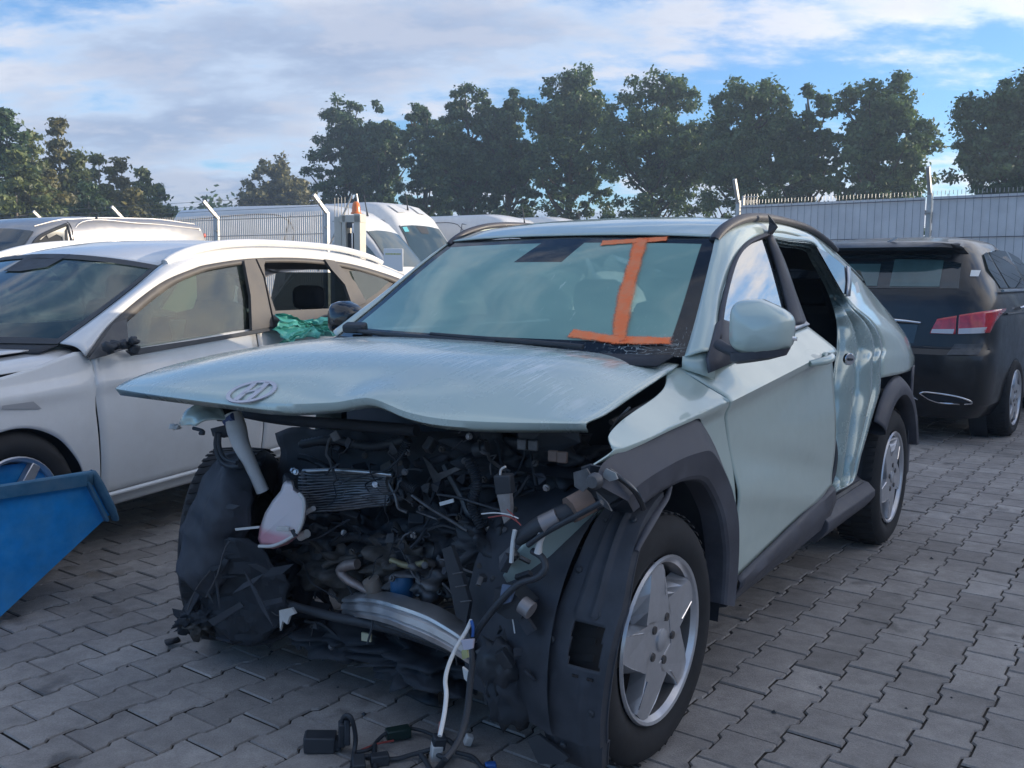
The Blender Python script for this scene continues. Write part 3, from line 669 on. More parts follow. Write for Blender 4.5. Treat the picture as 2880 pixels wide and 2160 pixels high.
    qg = [KG(*p, .024) for p in [(1763, 534), (1786, 546), (1812, 566), (1829, 582), (1831, 605), (1829, 636), (1820, 634)]]
    obj('quarter_glass', qg, [tuple(range(7))], M_GLASS_QTR, KONA, solid=.006, smooth=False)
    obj('quarter_trim', [KG(*p, .032) for p in [(1829, 574), (1836, 578), (1839, 606), (1836, 640), (1828, 640), (1831, 606)]], [(0, 1, 2, 3, 4, 5)], mat('satin_trim', (.42, .44, .47), .3), KONA, solid=.006)
    obj('sticker', [Kpl(*p, (0, 1, .39), .80+.39*1.08+.05) for p in [(1846, 612), (1852, 608), (1858, 630), (1851, 634)]], [(0, 1, 2, 3)], mat('paper_white', (.75, .75, .72), .7), KONA)
    # fuel flap dent lines omitted; rear arch trim
    arc = lambda r_, a0, a1, n=14: [(-2.66+r_*math.cos(R(t)), .345+r_*math.sin(R(t))) for t in np.linspace(a0, a1, n)]
    i2 = cri(arc(.405, 38, 165), 50); o2 = cri(arc(.50, 40, 168), 50); rows = []
    for p, q in zip(i2, o2):
        rows.append([(p[0], .80, p[1]), (p[0], .895, p[1])]+[(*( (p+(q-p)*t)[:1]), .912+.01*math.sin(math.pi*t)-.04*t*t, (p+(q-p)*t)[1]) for t in np.linspace(.05, 1, 7)])
    grid('wheel_arch_trim', rows, M_CLAD, KONA, solid=.004, ang=50)
    lin_ = cri(arc(.43, 5, 178), 40); grid('wheel_housing', [[(p[0], y, p[1]) for y in (.84, .55, .45)] for p in lin_], M_BLK2, KONA)
    lin_ = cri([(-.03+.44*math.cos(R(t)), .345+.44*math.sin(R(t))) for t in np.linspace(75, 192, 14)], 40); grid('wheel_housing', [[(p[0], y, p[1]) for y in (.87, .60, .42)] for p in lin_], M_BLK2, KONA)
    # panel with lamp side below belt behind rear wheel and rear bumper
    rows = []
    for z in np.linspace(.25, 1.0, 14): rows.append([(-3.0-.02*t*10, np.interp(t, [0, .5, 1], [.87, .86, .78])-.03*abs(z-.6), z) if t < 1 else (-3.42, .72, z) for t in np.linspace(0, 1, 6)])
    grid('rear_bumper', [[(-3.02, .875, z), (-3.2, .85, z), (-3.36, .76, z), (-3.45, .55, z), (-3.48, 0, z), (-3.45, -.55, z), (-3.36, -.76, z), (-3.02, -.875, z)] for z in np.linspace(.28, .86, 10)], M_CLAD, KONA, solid=.005)
    grid('tailgate', [[(x, .74-.1*k, z), (x-.04, .4, z+.01), (x-.05, 0, z+.012), (x-.04, -.4, z+.01), (x, -.74+.1*k, z)] for k, (x, z) in enumerate([(-3.42, .84), (-3.44, .95), (-3.38, 1.08), ])], M_PAINT, KONA, solid=.005)
    grid('tailgate_glass', [[(x, y_, z), (x-.03, 0, z+.01), (x, -y_, z)] for x, y_, z in [(-3.36, .62, 1.10), (-3.28, .58, 1.24), (-3.2, .54, 1.37)]], M_GLASS_QTR, KONA)
    # sill
    prof = [(.885, .295), (.905, .325), (.905, .352), (.872, .385), (.845, .392), (.81, .418), (.76, .425), (.70, .40), (.70, .26), (.86, .265)]
    prism('sill', [(y, z) for y, z in prof], 'x', -1.50, -2.24, M_CLAD, KONA, bevel=.004)
    prism('sill_strip', [(.862, .392), (.85, .402), (.842, .398), (.86, .386)], 'x', -1.55, -2.20, M_BLK, KONA)
    # door seal loop in the lower corner of the opening
    tube('door_seal', [K(1795, 930, 'y', .80), K(1803, 975, 'y', .82), K(1800, 1015, 'y', .825), K(1790, 1045, 'y', .82), K(1780, 1050, 'y', .80)], .014, M_BLK, KONA, n=20)

    # ---- right side of the body (mirrored, simpler)
    rows = [[(x, -SY(x, z), z) for x in np.linspace(-.45, -3.05, 30)] for z in np.linspace(.30, 1.08, 16)]
    grid('right_body_side', rows, M_PAINT, KONA, solid=.004, ang=30)
    rl = [KG(1562, 662), KG(1577, 596)]
    rows = [[(x, -(.80-.39*(z-1.08)), z) for x, z in ((-.62-.9*t*0-1.05*t, 1.09), (-.95-.6*t, 1.40-.0*t))] for t in np.linspace(0, 1, 6)]
    grid('right_door_glass', [[(-.56-1.75*t, -.795, 1.09), (-1.02-1.25*t, -.665, 1.44)] for t in np.linspace(0, 1, 8)], M_GLASS_SIDE, KONA)
    rows = [[(-.46, y, z) for y in np.linspace(-.70, .70, 6)] for z in (.25, .6, 1.0)]
    grid('bulkhead', rows, M_BLK2, KONA, solid=.02)
    # ---- cabin
    box('cabin_floor', (-1.85, 0, .34), (2.9, 1.5, .05), M_INT, KONA)
    grid('right_trim_panel', [[(x, -.78, z) for x in (-.5, -1.5, -3.1)] for z in (.35, 1.08)], M_INT, KONA)
    grid('headlining', [[(x, y, np.interp(-x, [1.0, 1.5, 2.2, 3.1], [1.44, 1.52, 1.5, 1.38])-.04*(abs(y)/.55)**2) for y in (-.55, -.2, .2, .55)] for x in (-1.02, -1.5, -2.2, -3.1)], M_INT, KONA)
    rows = tens([[(-.45, y, .98) for y in (-.7, 0, .7)], [(-.62, y, 1.02) for y in (-.7, 0, .7)], [(-.80, y, .99) for y in (-.7, 0, .7)], [(-.86, y, .80) for y in (-.7, 0, .7)]], 14, 14); grid('dashboard', rows, M_INT2, KONA)
    for y in (.36, -.36):
        seat(KONA, (-1.42, y, .36))
    box('rear_bench', (-2.35, 0, .58), (.5, 1.2, .22), M_INT, KONA, bevel=.06); box('rear_backrest', (-2.66, 0, .88), (.16, 1.2, .62), M_INT, KONA, rot=(0, -.3, 0), bevel=.06)
    for y in (.4, -.4): box('rear_headrest', (-2.76, y, 1.24), (.10, .26, .16), M_INT, KONA, bevel=.04)
    box('seat_tongue', K(1800, 690, 'y', .55), (.03, .05, .09), mat('belt_pink', (.30, .20, .21), .7), KONA)
    tube('seat_belt', [K(1775, 600, 'y', .60), K(1790, 650, 'y', .58), K(1800, 690, 'y', .57)], .016, M_INT2, KONA, flat=.2)
    v, f = lathe_geo([(.178, -.012), (.19, 0), (.178, .012), (.166, 0), (.178, -.012)], 28, 'x'); o = obj('steering_wheel', v, f, M_INT, KONA); o.location = (-.98, .37, .98); o.rotation_euler = (0, R(-25), 0)
    # ---- wheels
    make_wheel(KONA, (-.03, .78, .338), R(-1), turn=R(12)); make_wheel(KONA, (-2.66, .78, .338), 0, turn=R(40))
    make_wheel(KONA, (-2.66, -.78, .338), math.pi)
    make_wheel(KONA, (.03, -.775, .338), math.pi+R(33), blades=False)

def seat(parent, loc, m=None, sc=1.):
    m = m or M_INT; x, y, z = loc
    box('seat_base', (x, y, z+.16), (.50, .48, .24), m, parent, rot=(0, -.12, 0), bevel=.07)
    box('seat_back', (x-.32, y, z+.50), (.16, .46, .60), m, parent, rot=(0, -.28, 0), bevel=.06)
    box('headrest', (x-.43, y, z+.86), (.10, .25, .17), m, parent, rot=(0, -.2, 0), bevel=.04)
def special_materials():
    global M_WS, M_SPRAY, M_JAMB, M_GLASS_SIDE, M_GLASS_QTR, M_HOOD
    # --- small node toolkit
    def kit(m):
        nt = m.node_tree; N = nt.nodes; L = nt.links
        def mth(op, a, b=None, c=None):
            x = N.new('ShaderNodeMath'); x.operation = op
            for i, q in enumerate((a, b, c)):
                if q is None: continue
                if isinstance(q, (int, float)): x.inputs[i].default_value = q
                else: L.new(q, x.inputs[i])
            return x.outputs[0]
        def mr(s, a, b, lo=0., hi=1.):
            x = N.new('ShaderNodeMapRange'); x.interpolation_type = 'SMOOTHSTEP'; L.new(s, x.inputs['Value'])
            for k, v in (('From Min', a), ('From Max', b), ('To Min', lo), ('To Max', hi)): x.inputs[k].default_value = v
            return x.outputs['Result']
        def noise(vec, scale, det=5, ro=.6, sc3=None, rot=0):
            if sc3 is not None:
                mp = N.new('ShaderNodeMapping'); L.new(vec, mp.inputs[0]); mp.inputs['Scale'].default_value = sc3; mp.inputs['Rotation'].default_value = (0, 0, rot); vec = mp.outputs[0]
            t = N.new('ShaderNodeTexNoise'); L.new(vec, t.inputs['Vector']); t.inputs['Scale'].default_value = scale; t.inputs['Detail'].default_value = det; t.inputs['Roughness'].default_value = ro; return t.outputs['Fac']
        def mixc(f, a, b):
            x = N.new('ShaderNodeMix'); x.data_type = 'RGBA'
            for nm, q in (('A', a), ('B', b)):
                if isinstance(q, tuple): x.inputs[nm].default_value = (*q, 1)
                else: L.new(q, x.inputs[nm])
            if isinstance(f, (int, float)): x.inputs['Factor'].default_value = f
            else: L.new(f, x.inputs['Factor'])
            return x.outputs['Result']
        return N, L, mth, mr, noise, mixc
    # --- windscreen: laminated, dusty, black ceramic border, scratches, cracked corner
    m, N, L, m1, df, m2, tr = glass_mat('windscreen_glass', (.42, .60, .58), .6, (.10, .185, .185), .03); M_WS = m
    N, L, mth, mr, noise, mixc = kit(m)
    tc = N.new('ShaderNodeTexCoord'); sp = N.new('ShaderNodeSeparateXYZ'); L.new(tc.outputs['UV'], sp.inputs[0]); u, v = sp.outputs[0], sp.outputs[1]
    eu = mth('MINIMUM', u, mth('SUBTRACT', 1, u)); frit = mr(eu, .040, .037)
    frit = mth('MAXIMUM', frit, mr(v, .925, .93)); frit = mth('MAXIMUM', frit, mr(v, .105, .10))
    half = mth('ADD', .082, mth('MULTIPLY', mth('SUBTRACT', v, .72), -.02)); du = mth('ABSOLUTE', mth('SUBTRACT', mth('ADD', u, mth('MULTIPLY', v, -.10)), .415))
    patch = mth('MULTIPLY', mr(mth('SUBTRACT', du, half), .004, .0), mr(v, .715, .725)); frit = mth('MAXIMUM', frit, patch)
    streak = mr(noise(tc.outputs['UV'], 9, 6, .7, (10, .8, 1), R(24)), .62, .72); sprd = mr(noise(tc.outputs['UV'], 3, 3), .42, .62)
    streak = mth('MULTIPLY', streak, sprd)
    dx = mth('SUBTRACT', u, .915); dy = mth('MULTIPLY', mth('SUBTRACT', v, .06), .9); rad = mth('SQRT', mth('ADD', mth('MULTIPLY', dx, dx), mth('MULTIPLY', dy, dy)))
    vo = N.new('ShaderNodeTexVoronoi'); vo.feature = 'DISTANCE_TO_EDGE'; vo.inputs['Scale'].default_value = 34; vo.inputs['Randomness'].default_value = 1.0
    wv = N.new('ShaderNodeTexNoise'); wv.inputs['Scale'].default_value = 14; L.new(tc.outputs['UV'], wv.inputs['Vector']); va = N.new('ShaderNodeVectorMath'); va.operation = 'MULTIPLY_ADD'; L.new(wv.outputs['Color'], va.inputs[0]); va.inputs[1].default_value = (.12, .12, 0); L.new(tc.outputs['UV'], va.inputs[2]); L.new(va.outputs[0], vo.inputs['Vector'])
    crack = mth('MULTIPLY', mr(vo.outputs['Distance'], .05, .0), mth('MULTIPLY', mr(rad, .10, .02), mr(noise(tc.outputs['UV'], 40, 3), .40, .55))); crack2 = mth('MULTIPLY', mr(noise(tc.outputs['UV'], 20, 4, .6, (12, 1.2, 1), R(-38)), .60, .70), mr(rad, .22, .06))
    crack = mth('MAXIMUM', crack, mth('MULTIPLY', crack2, .8))
    c = mixc(mth('MULTIPLY', streak, .75), (.29, .47, .40), (.78, .88, .80)); c = mixc(mr(noise(tc.outputs['UV'], 2.4, 3), .3, .75, .0, .5), c, (.18, .32, .30)); c = mixc(frit, c, (.012, .014, .018)); c = mixc(crack, c, (.55, .62, .62)); L.new(c, df.inputs[0])
    fac = mth('MAXIMUM', mth('MULTIPLY', mth('MAXIMUM', frit, crack), .97), mth('ADD', .80, mth('MULTIPLY', streak, .15))); L.new(fac, m1.inputs[0])
    # --- side glass
    M_GLASS_SIDE = glass_mat('side_glass', (.30, .36, .36), .1, (.02, .03, .03), .0, f0=.38)[0]
    M_GLASS_QTR = glass_mat('privacy_glass', (.06, .07, .08), .3, (.01, .012, .014), .01, f0=.14)[0]
    # --- spray paint: solid core, speckled feathered edge
    m = bpy.data.materials.new('spray_orange'); m.use_nodes = True; M_SPRAY = m; N, L, mth, mr, noise, mixc = kit(m); b = N['Principled BSDF']
    b.inputs['Base Color'].default_value = (.80, .165, .06, 1); b.inputs['Roughness'].default_value = .6
    tc = N.new('ShaderNodeTexCoord'); sp = N.new('ShaderNodeSeparateXYZ'); L.new(tc.outputs['UV'], sp.inputs[0])
    d_ = mth('MULTIPLY', mth('ABSOLUTE', mth('SUBTRACT', sp.outputs[1], .5)), 2); e_ = mth('MULTIPLY', mth('ABSOLUTE', mth('SUBTRACT', sp.outputs[0], .5)), 2)
    e2 = mr(e_, .86, 1.0); dd = mth('MAXIMUM', d_, e2)
    nz_ = mth('MULTIPLY', mth('SUBTRACT', noise(tc.outputs['Object'], 160, 6, .75), .5), .9); L.new(mr(mth('ADD', dd, nz_), 1.0, .50), b.inputs['Alpha']); L.new(mixc(mr(noise(tc.outputs['Object'], 22, 5), .35, .65), (.95, .19, .045), (.86, .25, .10)), b.inputs['Base Color'])
    # --- jamb: glossy unpolished paint
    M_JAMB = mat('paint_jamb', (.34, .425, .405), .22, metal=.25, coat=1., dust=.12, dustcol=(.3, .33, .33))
    # --- hood: rain-streaked dusty paint
    m = bpy.data.materials.new('paint_hood'); m.use_nodes = True; M_HOOD = m; N, L, mth, mr, noise, mixc = kit(m); b = N['Principled BSDF']
    tc = N.new('ShaderNodeTexCoord'); P = tc.outputs['Object']; sp = N.new('ShaderNodeSeparateXYZ'); L.new(P, sp.inputs[0])
    st = mr(noise(P, 1.0, 7, .72, (5, 75, 2), R(7)), .50, .58); zone = mr(sp.outputs[0], .30, -.10); zone2 = mr(noise(P, 3.5, 3), .36, .58); st = mth('MULTIPLY', mth('MULTIPLY', st, zone), zone2)
    dustf = mr(noise(P, 6, 7, .7), .40, .75, 0, .3)
    c = mixc(dustf, (.49, .585, .535), (.55, .585, .55)); c = mixc(mth('MULTIPLY', st, .9), c, (.84, .88, .88)); L.new(c, b.inputs['Base Color'])
    L.new(mth('ADD', .24, mth('ADD', mth('MULTIPLY', dustf, .35), mth('MULTIPLY', st, .3))), b.inputs['Roughness']); b.inputs['Metallic'].default_value = .12
    b.inputs['Coat Weight'].default_value = .7; b.inputs['Coat Roughness'].default_value = .12
special_materials()
kona_shell()
# ================================================================== torn-open engine bay of the wrecked car
def plate(name, px, m, x=None, y=None, th=.006, parent=None, xs=None, **k):
    pts = [K(*p, 'x', xs[i] if xs else x) if y is None else K(*p, 'y', y) for i, p in enumerate(px)]
    return obj(name, pts, [tuple(range(len(pts)))], m, parent or KONA, solid=th, smooth=False, **k)
def hose(name, px, r_, m, x=None, xs=None, n=28, parent=None, seg=8, flat=1.):
    xs = xs or [x]*len(px); return tube(name, [K(*p, 'x', xs[i]) for i, p in enumerate(px)], r_, m, parent or KONA, n=n, seg=seg, flat=flat)
def crumple(rows, amp, seed=0, f=14):
    from mathutils import noise as nz
    out = []
    for r_ in rows:
        o = []
        for p in r_:
            q = Vector(p)*f+Vector((seed, 2.1*seed, 0)); o.append(np.array(p)+amp*np.array(nz.noise_vector(q)[:]))
        out.append(o)
    return out
def engine_bay():
    rnd = random.Random(11)
    # dark core: slam-panel remains, fan cowl, gearbox
    rows = crumple(ruled([K(600, 930, 'x', -.08), K(760, 925, 'x', -.05), K(950, 930, 'x', -.05), K(1180, 950, 'x', -.02)], [K(600, 1230, 'x', -.02), K(760, 1250, 'x', 0), K(950, 1260, 'x', 0), K(1150, 1230, 'x', .0)], 40, 24), .022, 3)
    grid('fan_cowl', rows, M_BLK2, KONA, solid=.01, ang=25)
    for i, (px, py, sx, sy, sz, x, m) in enumerate([(760, 1215, .10, .16, .09, .06, M_CAST), (880, 1215, .09, .11, .08, .10, M_CAST), (940, 1235, .10, .12, .07, .08, M_STEEL), (650, 1220, .10, .12, .10, .02, M_BLK2), (820, 1170, .09, .18, .06, .05, M_BLK), (980, 1140, .08, .1, .08, .06, M_BLK2), (700, 1150, .08, .12, .06, .07, M_BLK), (1060, 1180, .09, .08, .09, .14, M_BLK), (560, 1240, .12, .12, .12, .10, M_BLK2), (1090, 1000, .1, .14, .09, .0, M_BLK2), (1210, 1000, .1, .12, .08, -.05, M_BLK), (620, 1330, .10, .14, .06, .05, M_BLK2), (760, 1370, .14, .22, .04, .05, M_BLK2), (930, 1420, .14, .2, .035, .08, M_BLK2)]):
        blob(['casting', 'crushed_housing', 'engine_cover'][i % 3], K(px, py, 'x', x), (sx, sy, sz), m, KONA, seed=i, amp=.7, sub=4, freq=3.4)
    # random brackets, plugs and pipes between
    mats = [M_BLK, M_BLK2, M_STEEL, M_CAST, M_BLK, M_LINER]
    from mathutils import Euler
    for i in range(95):
        px = rnd.uniform(600, 1180); py = rnd.uniform(950, 1390)
        if py > 1300 and px > 900 and rnd.random() < .6: continue
        x = rnd.uniform(-.05, .17); c = K(px, py, 'x', x); s_ = (rnd.uniform(.01, .05), rnd.uniform(.015, .08), rnd.uniform(.01, .06))
        t = rnd.random(); m = mats[rnd.randrange(6)]
        if t < .42: box('bracket' if t < .25 else 'connector', c, s_, m, KONA, rot=(rnd.uniform(-1, 1), rnd.uniform(-1, 1), rnd.uniform(-1, 1)), bevel=.003)
        elif t < .62:
            v, f = lathe_geo([(0, .02), (.016, .02), (.016, .006), (.022, .004), (.022, -.02), (0, -.02)], 12); o = obj('plug', v, f, m, KONA); o.location = c; o.rotation_euler = (rnd.uniform(-2, 2), rnd.uniform(-2, 2), 0)
        else:
            p = [np.array(c)]; dv = np.array([rnd.uniform(-.3, .3), rnd.uniform(-1, 1), rnd.uniform(-1, .6)])
            for _ in range(4): p.append(p[-1]+dv*rnd.uniform(.02, .06)); dv = dv+np.array([rnd.uniform(-.5, .5), rnd.uniform(-.8, .8), rnd.uniform(-.8, .6)])
            tube('wire' if t > .8 else 'pipe', p, rnd.choice([.003, .004, .006, .010]) if t > .8 else rnd.choice([.008, .011, .014]), M_BLK if t > .72 else m, KONA, n=14, seg=6)
    for i in range(150):      # thin loom strands, clips and torn edges
        px = rnd.uniform(600, 1190); py = rnd.uniform(930, 1400); x = rnd.uniform(.10, .24); c = np.array(K(px, py, 'x', x)); t = rnd.random()
        if t < .5:
            p = [c]; dv = np.array([rnd.uniform(-.4, .4), rnd.uniform(-1, 1), rnd.uniform(-1, .5)])
            for _ in range(5): p.append(p[-1]+dv*rnd.uniform(.012, .045)); dv = dv*.8+np.array([rnd.uniform(-.6, .6), rnd.uniform(-.8, .8), rnd.uniform(-.9, .6)])
            tube('loom_strand', p, rnd.choice([.0018, .0025, .0035, .005]), rnd.choice([M_BLK, M_BLK, M_BLK2, M_STEEL, M_LINER]), KONA, n=16, seg=5)
        elif t < .64:
            k = rnd.randrange(4, 7); a0 = rnd.random()*6; pts = [c+np.array((rnd.uniform(-.008, .008), rnd.uniform(.006, .024)*math.cos(a0+6.283*q/k), rnd.uniform(.006, .024)*math.sin(a0+6.283*q/k))) for q in range(k)]
            obj('torn_plastic', pts, [tuple(range(k))], rnd.choice([M_BLK, M_BLK2, M_LINER, M_STEEL]), KONA, solid=.004, smooth=False)
        else:
            v, f = lathe_geo([(0, .008), (.006, .008), (.006, .002), (.010, .001), (.010, -.004), (0, -.004)], 8, 'x'); o = obj('bolt', v, f, rnd.choice([M_STEEL, M_ALU, M_CAST]), KONA); o.location = c; o.rotation_euler = (0, rnd.uniform(-.6, .6), rnd.uniform(-.3, 1.2))
    for pts, x in (([(650, 960), (720, 950), (800, 965), (880, 950)], .08), ([(700, 1180), (760, 1160), (840, 1170), (930, 1150)], .14), ([(1010, 990), (1030, 1040), (1020, 1090), (1040, 1140)], .2), ([(880, 950), (865, 1000), (870, 1040), (900, 1060)], .16)):
        rr = [.013+.003*(i % 2) for i in range(60)]; hose('corrugated_hose', pts, rr, M_BLK, x, n=60)
    box('warning_label', K(965, 1085, 'x', .27), (.003, .05, .010), M_CABW, KONA, rot=(.35, 0, 0), bevel=0)
    # ---- condenser: bent slab with wavy fins
    TL, TR, BL, BR = K(652, 1020, 'x', .17), K(846, 1022, 'x', .15), K(668, 1112, 'x', .18), K(838, 1094, 'x', .16)
    TL, TR, BL, BR = map(np.array, (TL, TR, BL, BR)); rad = grid('radiator', [[(TL+(TR-TL)*u)*(1-v)+(BL+(BR-BL)*u)*v-np.array((.016, 0, 0)) for u in np.linspace(0, 1, 8)] for v in np.linspace(0, 1, 5)], M_STEEL, KONA, solid=.014)
    mf = mat('fin_alloy', (.34, .34, .35), .4, metal=.8, var=.3, vscale=30)
    for k in range(15):
        v = (k+.3)/15.2; pts = []
        for u in np.linspace(0, 1, 14):
            w_ = v+.05*math.sin(u*5.2+.6)*math.sin(math.pi*min(1, v*1.1))*(1-.4*u)+.012*rnd.uniform(-1, 1); p = (TL+(TR-TL)*u)*(1-w_)+(BL+(BR-BL)*u)*w_; pts.append(p+np.array((.010+.014*math.sin(u*7+k*.35), 0, 0)))
        v_, f_ = tube_geo(pts, .0026, 5); obj('fin', v_, f_, mf, rad)
    hose('radiator_header', [(655, 1018), (665, 1112)], .009, M_STEEL, .18, n=6); hose('radiator_bar', [(655, 1018), (720, 1016), (790, 1020), (848, 1026)], .007, M_ALU, .17)
    # ---- coolant tank
    out = [(614, 1036), (606, 1060), (588, 1082), (572, 1108), (561, 1140), (557, 1165), (563, 1180), (590, 1186), (622, 1176), (645, 1158), (658, 1130), (664, 1100), (660, 1076), (650, 1062), (636, 1054), (634, 1036)]
    def prism_px(name, px, x0, x1, m, parent=KONA, bev=.012):
        a = [np.array(K(*p, 'x', (x0+x1)/2)) for p in px]; n = len(a); dv = np.array(K(600, 1100, 'x', x1))-np.array(K(600, 1100, 'x', x0)); dv = dv/np.linalg.norm(dv)*abs(x1-x0)*1.25/2
        c = sum(a)/n; vs = [c+(p-c)*.86-dv*np.sign(-1) for p in a]+[p for p in a]+[c+(p-c)*.86-dv for p in a]
        fs = [tuple(range(n))[::-1]]+[(i+s_*n, (i+1) % n+s_*n, (i+1) % n+(s_+1)*n, i+(s_+1)*n) for s_ in (0, 1) for i in range(n)]+[tuple(range(2*n, 3*n))]
        o = obj(name, vs, fs, m, parent, ang=60, bevel=bev)
        bm = bmesh.new(); bm.from_mesh(o.data); bmesh.ops.recalc_face_normals(bm, faces=bm.faces); bm.to_mesh(o.data); bm.free(); return o
    tank = prism_px('coolant_tank', out, .22, .36, M_TANK)
    hose('tank_seam', [(560, 1180), (590, 1179), (622, 1165), (645, 1146), (655, 1115), (656, 1080), (646, 1066)], .0055, M_WHITEPL, .365, n=30, parent=KONA)
    hose('tank_neck', [(624, 1046), (628, 1028)], [.020, .019], M_BLK, .29, n=6); hose('tank_spout', [(655, 1110), (678, 1098)], .008, M_WHITEPL, .30, n=6); hose('tank_outlet', [(648, 1160), (664, 1152)], .013, M_WHITEPL, .29, n=6)
    box('tank_clip', K(612, 1142, 'x', .365), (.012, .04, .014), M_WHITEPL, KONA, rot=(0, 0, .5), bevel=.003); plate('tank_strap', [(628, 1145), (634, 1143), (642, 1158), (636, 1160)], M_BLK, .37)
    # ---- washer filler pipe
    hose('filler_pipe', [(503, 896), (511, 925), (520, 958), (540, 1000), (556, 1035), (568, 1062)], [.030, .032, .027, .022, .020, .021], M_WHITEPL, xs=[.27, .275, .28, .27, .26, .25], seg=12)
    hose('blue_collar', [(488, 912), (505, 900)], .014, mat('faded_blue', (.07, .10, .22), .6), .29, n=5); hose('hanging_loop', [(470, 935), (468, 965), (478, 995), (500, 1008), (520, 1006)], .010, M_BLK, .30)
    hose('hanging_loop', [(474, 935), (474, 965), (486, 990), (512, 1000)], .007, M_BLK, .31); plate('pipe_bracket', [(460, 925), (500, 915), (505, 935), (490, 945), (465, 942)], M_BLK, .28, th=.02)
    # ---- crumpled corner of the right wing
    rows = crumple(ruled([K(385, 912, 'x', .36), K(400, 890, 'x', .36), K(430, 872, 'x', .33), K(470, 868, 'x', .28)], [K(395, 922, 'x', .37), K(425, 918, 'x', .37), K(455, 908, 'x', .34), K(492, 905, 'x', .30)], 22, 12), .014, 5, 20); grid('crumpled_wing_corner', rows, M_PAINT, KONA, solid=.005, ang=20)
    rows = crumple(ruled([K(455, 868, 'x', .27), K(500, 876, 'x', .2)], [K(470, 905, 'x', .28), K(520, 900, 'x', .2)], 12, 8), .012, 8, 20); grid('slam_panel_end', rows, M_BLK, KONA, solid=.006, ang=20)
    blob('torn_edge', K(378, 922, 'x', .37), (.012, .022, .009), M_WHITEPL, KONA, seed=3, amp=.6); hose('torn_hook', [(418, 925), (436, 930), (440, 936), (432, 936)], .006, M_BLK, .35, n=10)
    hose('slam_bar', [(470, 880), (600, 905), (760, 918), (900, 930)], .018, M_BLK2, .14)
    # ---- right wheel-house liner torn loose
    A = [K(515, 962, 'x', .20), K(478, 985, 'x', .26), K(448, 1028, 'x', .30), K(424, 1075, 'x', .33), K(406, 1120, 'x', .34), K(396, 1165, 'x', .34), K(392, 1205, 'x', .33)]
    B = [K(560, 985, 'x', .16), K(552, 1040, 'x', .26), K(545, 1090, 'x', .30), K(530, 1140, 'x', .32), K(512, 1190, 'x', .33), K(490, 1240, 'x', .34), K(470, 1290, 'x', .34)]
    a = cri(A, 34); b = cri(B, 34); rows = []
    for i in range(34): rows.append([a[i]+(b[i]-a[i])*t+np.array((.07, .05, 0))*math.sin(math.pi*t) for t in np.linspace(0, 1, 18)])
    grid('torn_wheel_liner', crumple(crumple(rows, .030, 2, 7), .012, 5, 24), M_LINER, KONA, solid=.004, ang=30)
    plate('liner_flap', [(389, 1150), (404, 1128), (424, 1150), (428, 1206), (396, 1212)], M_LINER, .35)
    rows = ruled([K(415, 1200, 'x', .34), K(500, 1165, 'x', .37), K(560, 1190, 'x', .32), K(620, 1240, 'x', .26)], [K(440, 1362, 'x', .31), K(500, 1392, 'x', .30), K(570, 1388, 'x', .27), K(625, 1350, 'x', .23)], 26, 20); grid('mud_flap', crumple(crumple(rows, .030, 12, 8), .014, 3, 30), M_BLK2, KONA, solid=.006, ang=20)
    for i, q in enumerate([((398, 1316), (440, 1245), (452, 1250), (408, 1330)), ((470, 1230), (485, 1205), (495, 1210), (478, 1240)), ((560, 1300), (610, 1290), (612, 1300), (565, 1312)), ((450, 1340), (520, 1300), (528, 1310), (462, 1352))]): plate('plastic_shard', q, M_BLK if i % 2 else M_LINER, .37, th=.005)
    for i in range(16):       # shredded liner strips round the right wheel
        px = rnd.uniform(400, 620); py = rnd.uniform(1090, 1385); 
        if (px < 440 and py < 1180) or (px > 530 and py < 1215): continue
        c = np.array(K(px, py, 'x', rnd.uniform(.34, .42))); a0 = rnd.uniform(0, 3.14); ln_ = rnd.uniform(.03, .10); wd = rnd.uniform(.004, .014); u = np.array((rnd.uniform(-.3, .3), math.cos(a0), math.sin(a0))); w_ = np.array((rnd.uniform(-.4, .4), -math.sin(a0), math.cos(a0)))
        pts = [c-u*ln_, c-u*ln_*.3+w_*wd, c+u*ln_*.4+w_*wd*.5, c+u*ln_, c+u*ln_*.2-w_*wd, c-u*ln_*.5-w_*wd*.6]; obj('torn_plastic', pts, [tuple(range(6))], rnd.choice([M_BLK, M_BLK2, M_LINER]), KONA, solid=.004, smooth=False)
    hose('bright_edge', [(405, 1318), (425, 1270), (455, 1232)], .0022, M_STEEL, .40, n=8); hose('bright_edge', [(445, 1290), (470, 1240), (484, 1190), (496, 1168)], .0022, M_STEEL, .40, n=8)
    for i, (px, py, s_) in enumerate([(415, 1335, .05), (432, 1350, .045), (402, 1352, .035), (425, 1318, .04), (445, 1330, .04)]): blob('crushed_mount', K(px, py, 'x', .33), (s_*.8, s_*.9, s_*.7), M_CAST if i == 1 else M_BLK2, KONA, seed=20+i, amp=.8, freq=3.5)
    tube('undertray_edge', [K(470, 1376, 'x', .30), K(540, 1390, 'x', .25), K(600, 1378, 'x', .2), K(640, 1352, 'x', .16)], .016, M_LINER, KONA, n=20, flat=.5)
    plate('torn_foam', [(605, 1318), (632, 1312), (640, 1325), (628, 1330), (622, 1348), (612, 1340), (607, 1362)], M_WHITEPL, .30, th=.008); plate('white_sliver', [(508, 1141), (560, 1136), (560, 1141), (510, 1146)], M_WHITEPL, .36, th=.004)
    # ---- bumper beam and lower stiffener
    top = [K(742, 1290, 'x', .20), K(800, 1288, 'x', .27), K(860, 1300, 'x', .32), K(930, 1325, 'x', .34), K(985, 1360, 'x', .33), K(1022, 1392, 'x', .31)]
    b_ = cri(top, 40); rows = []
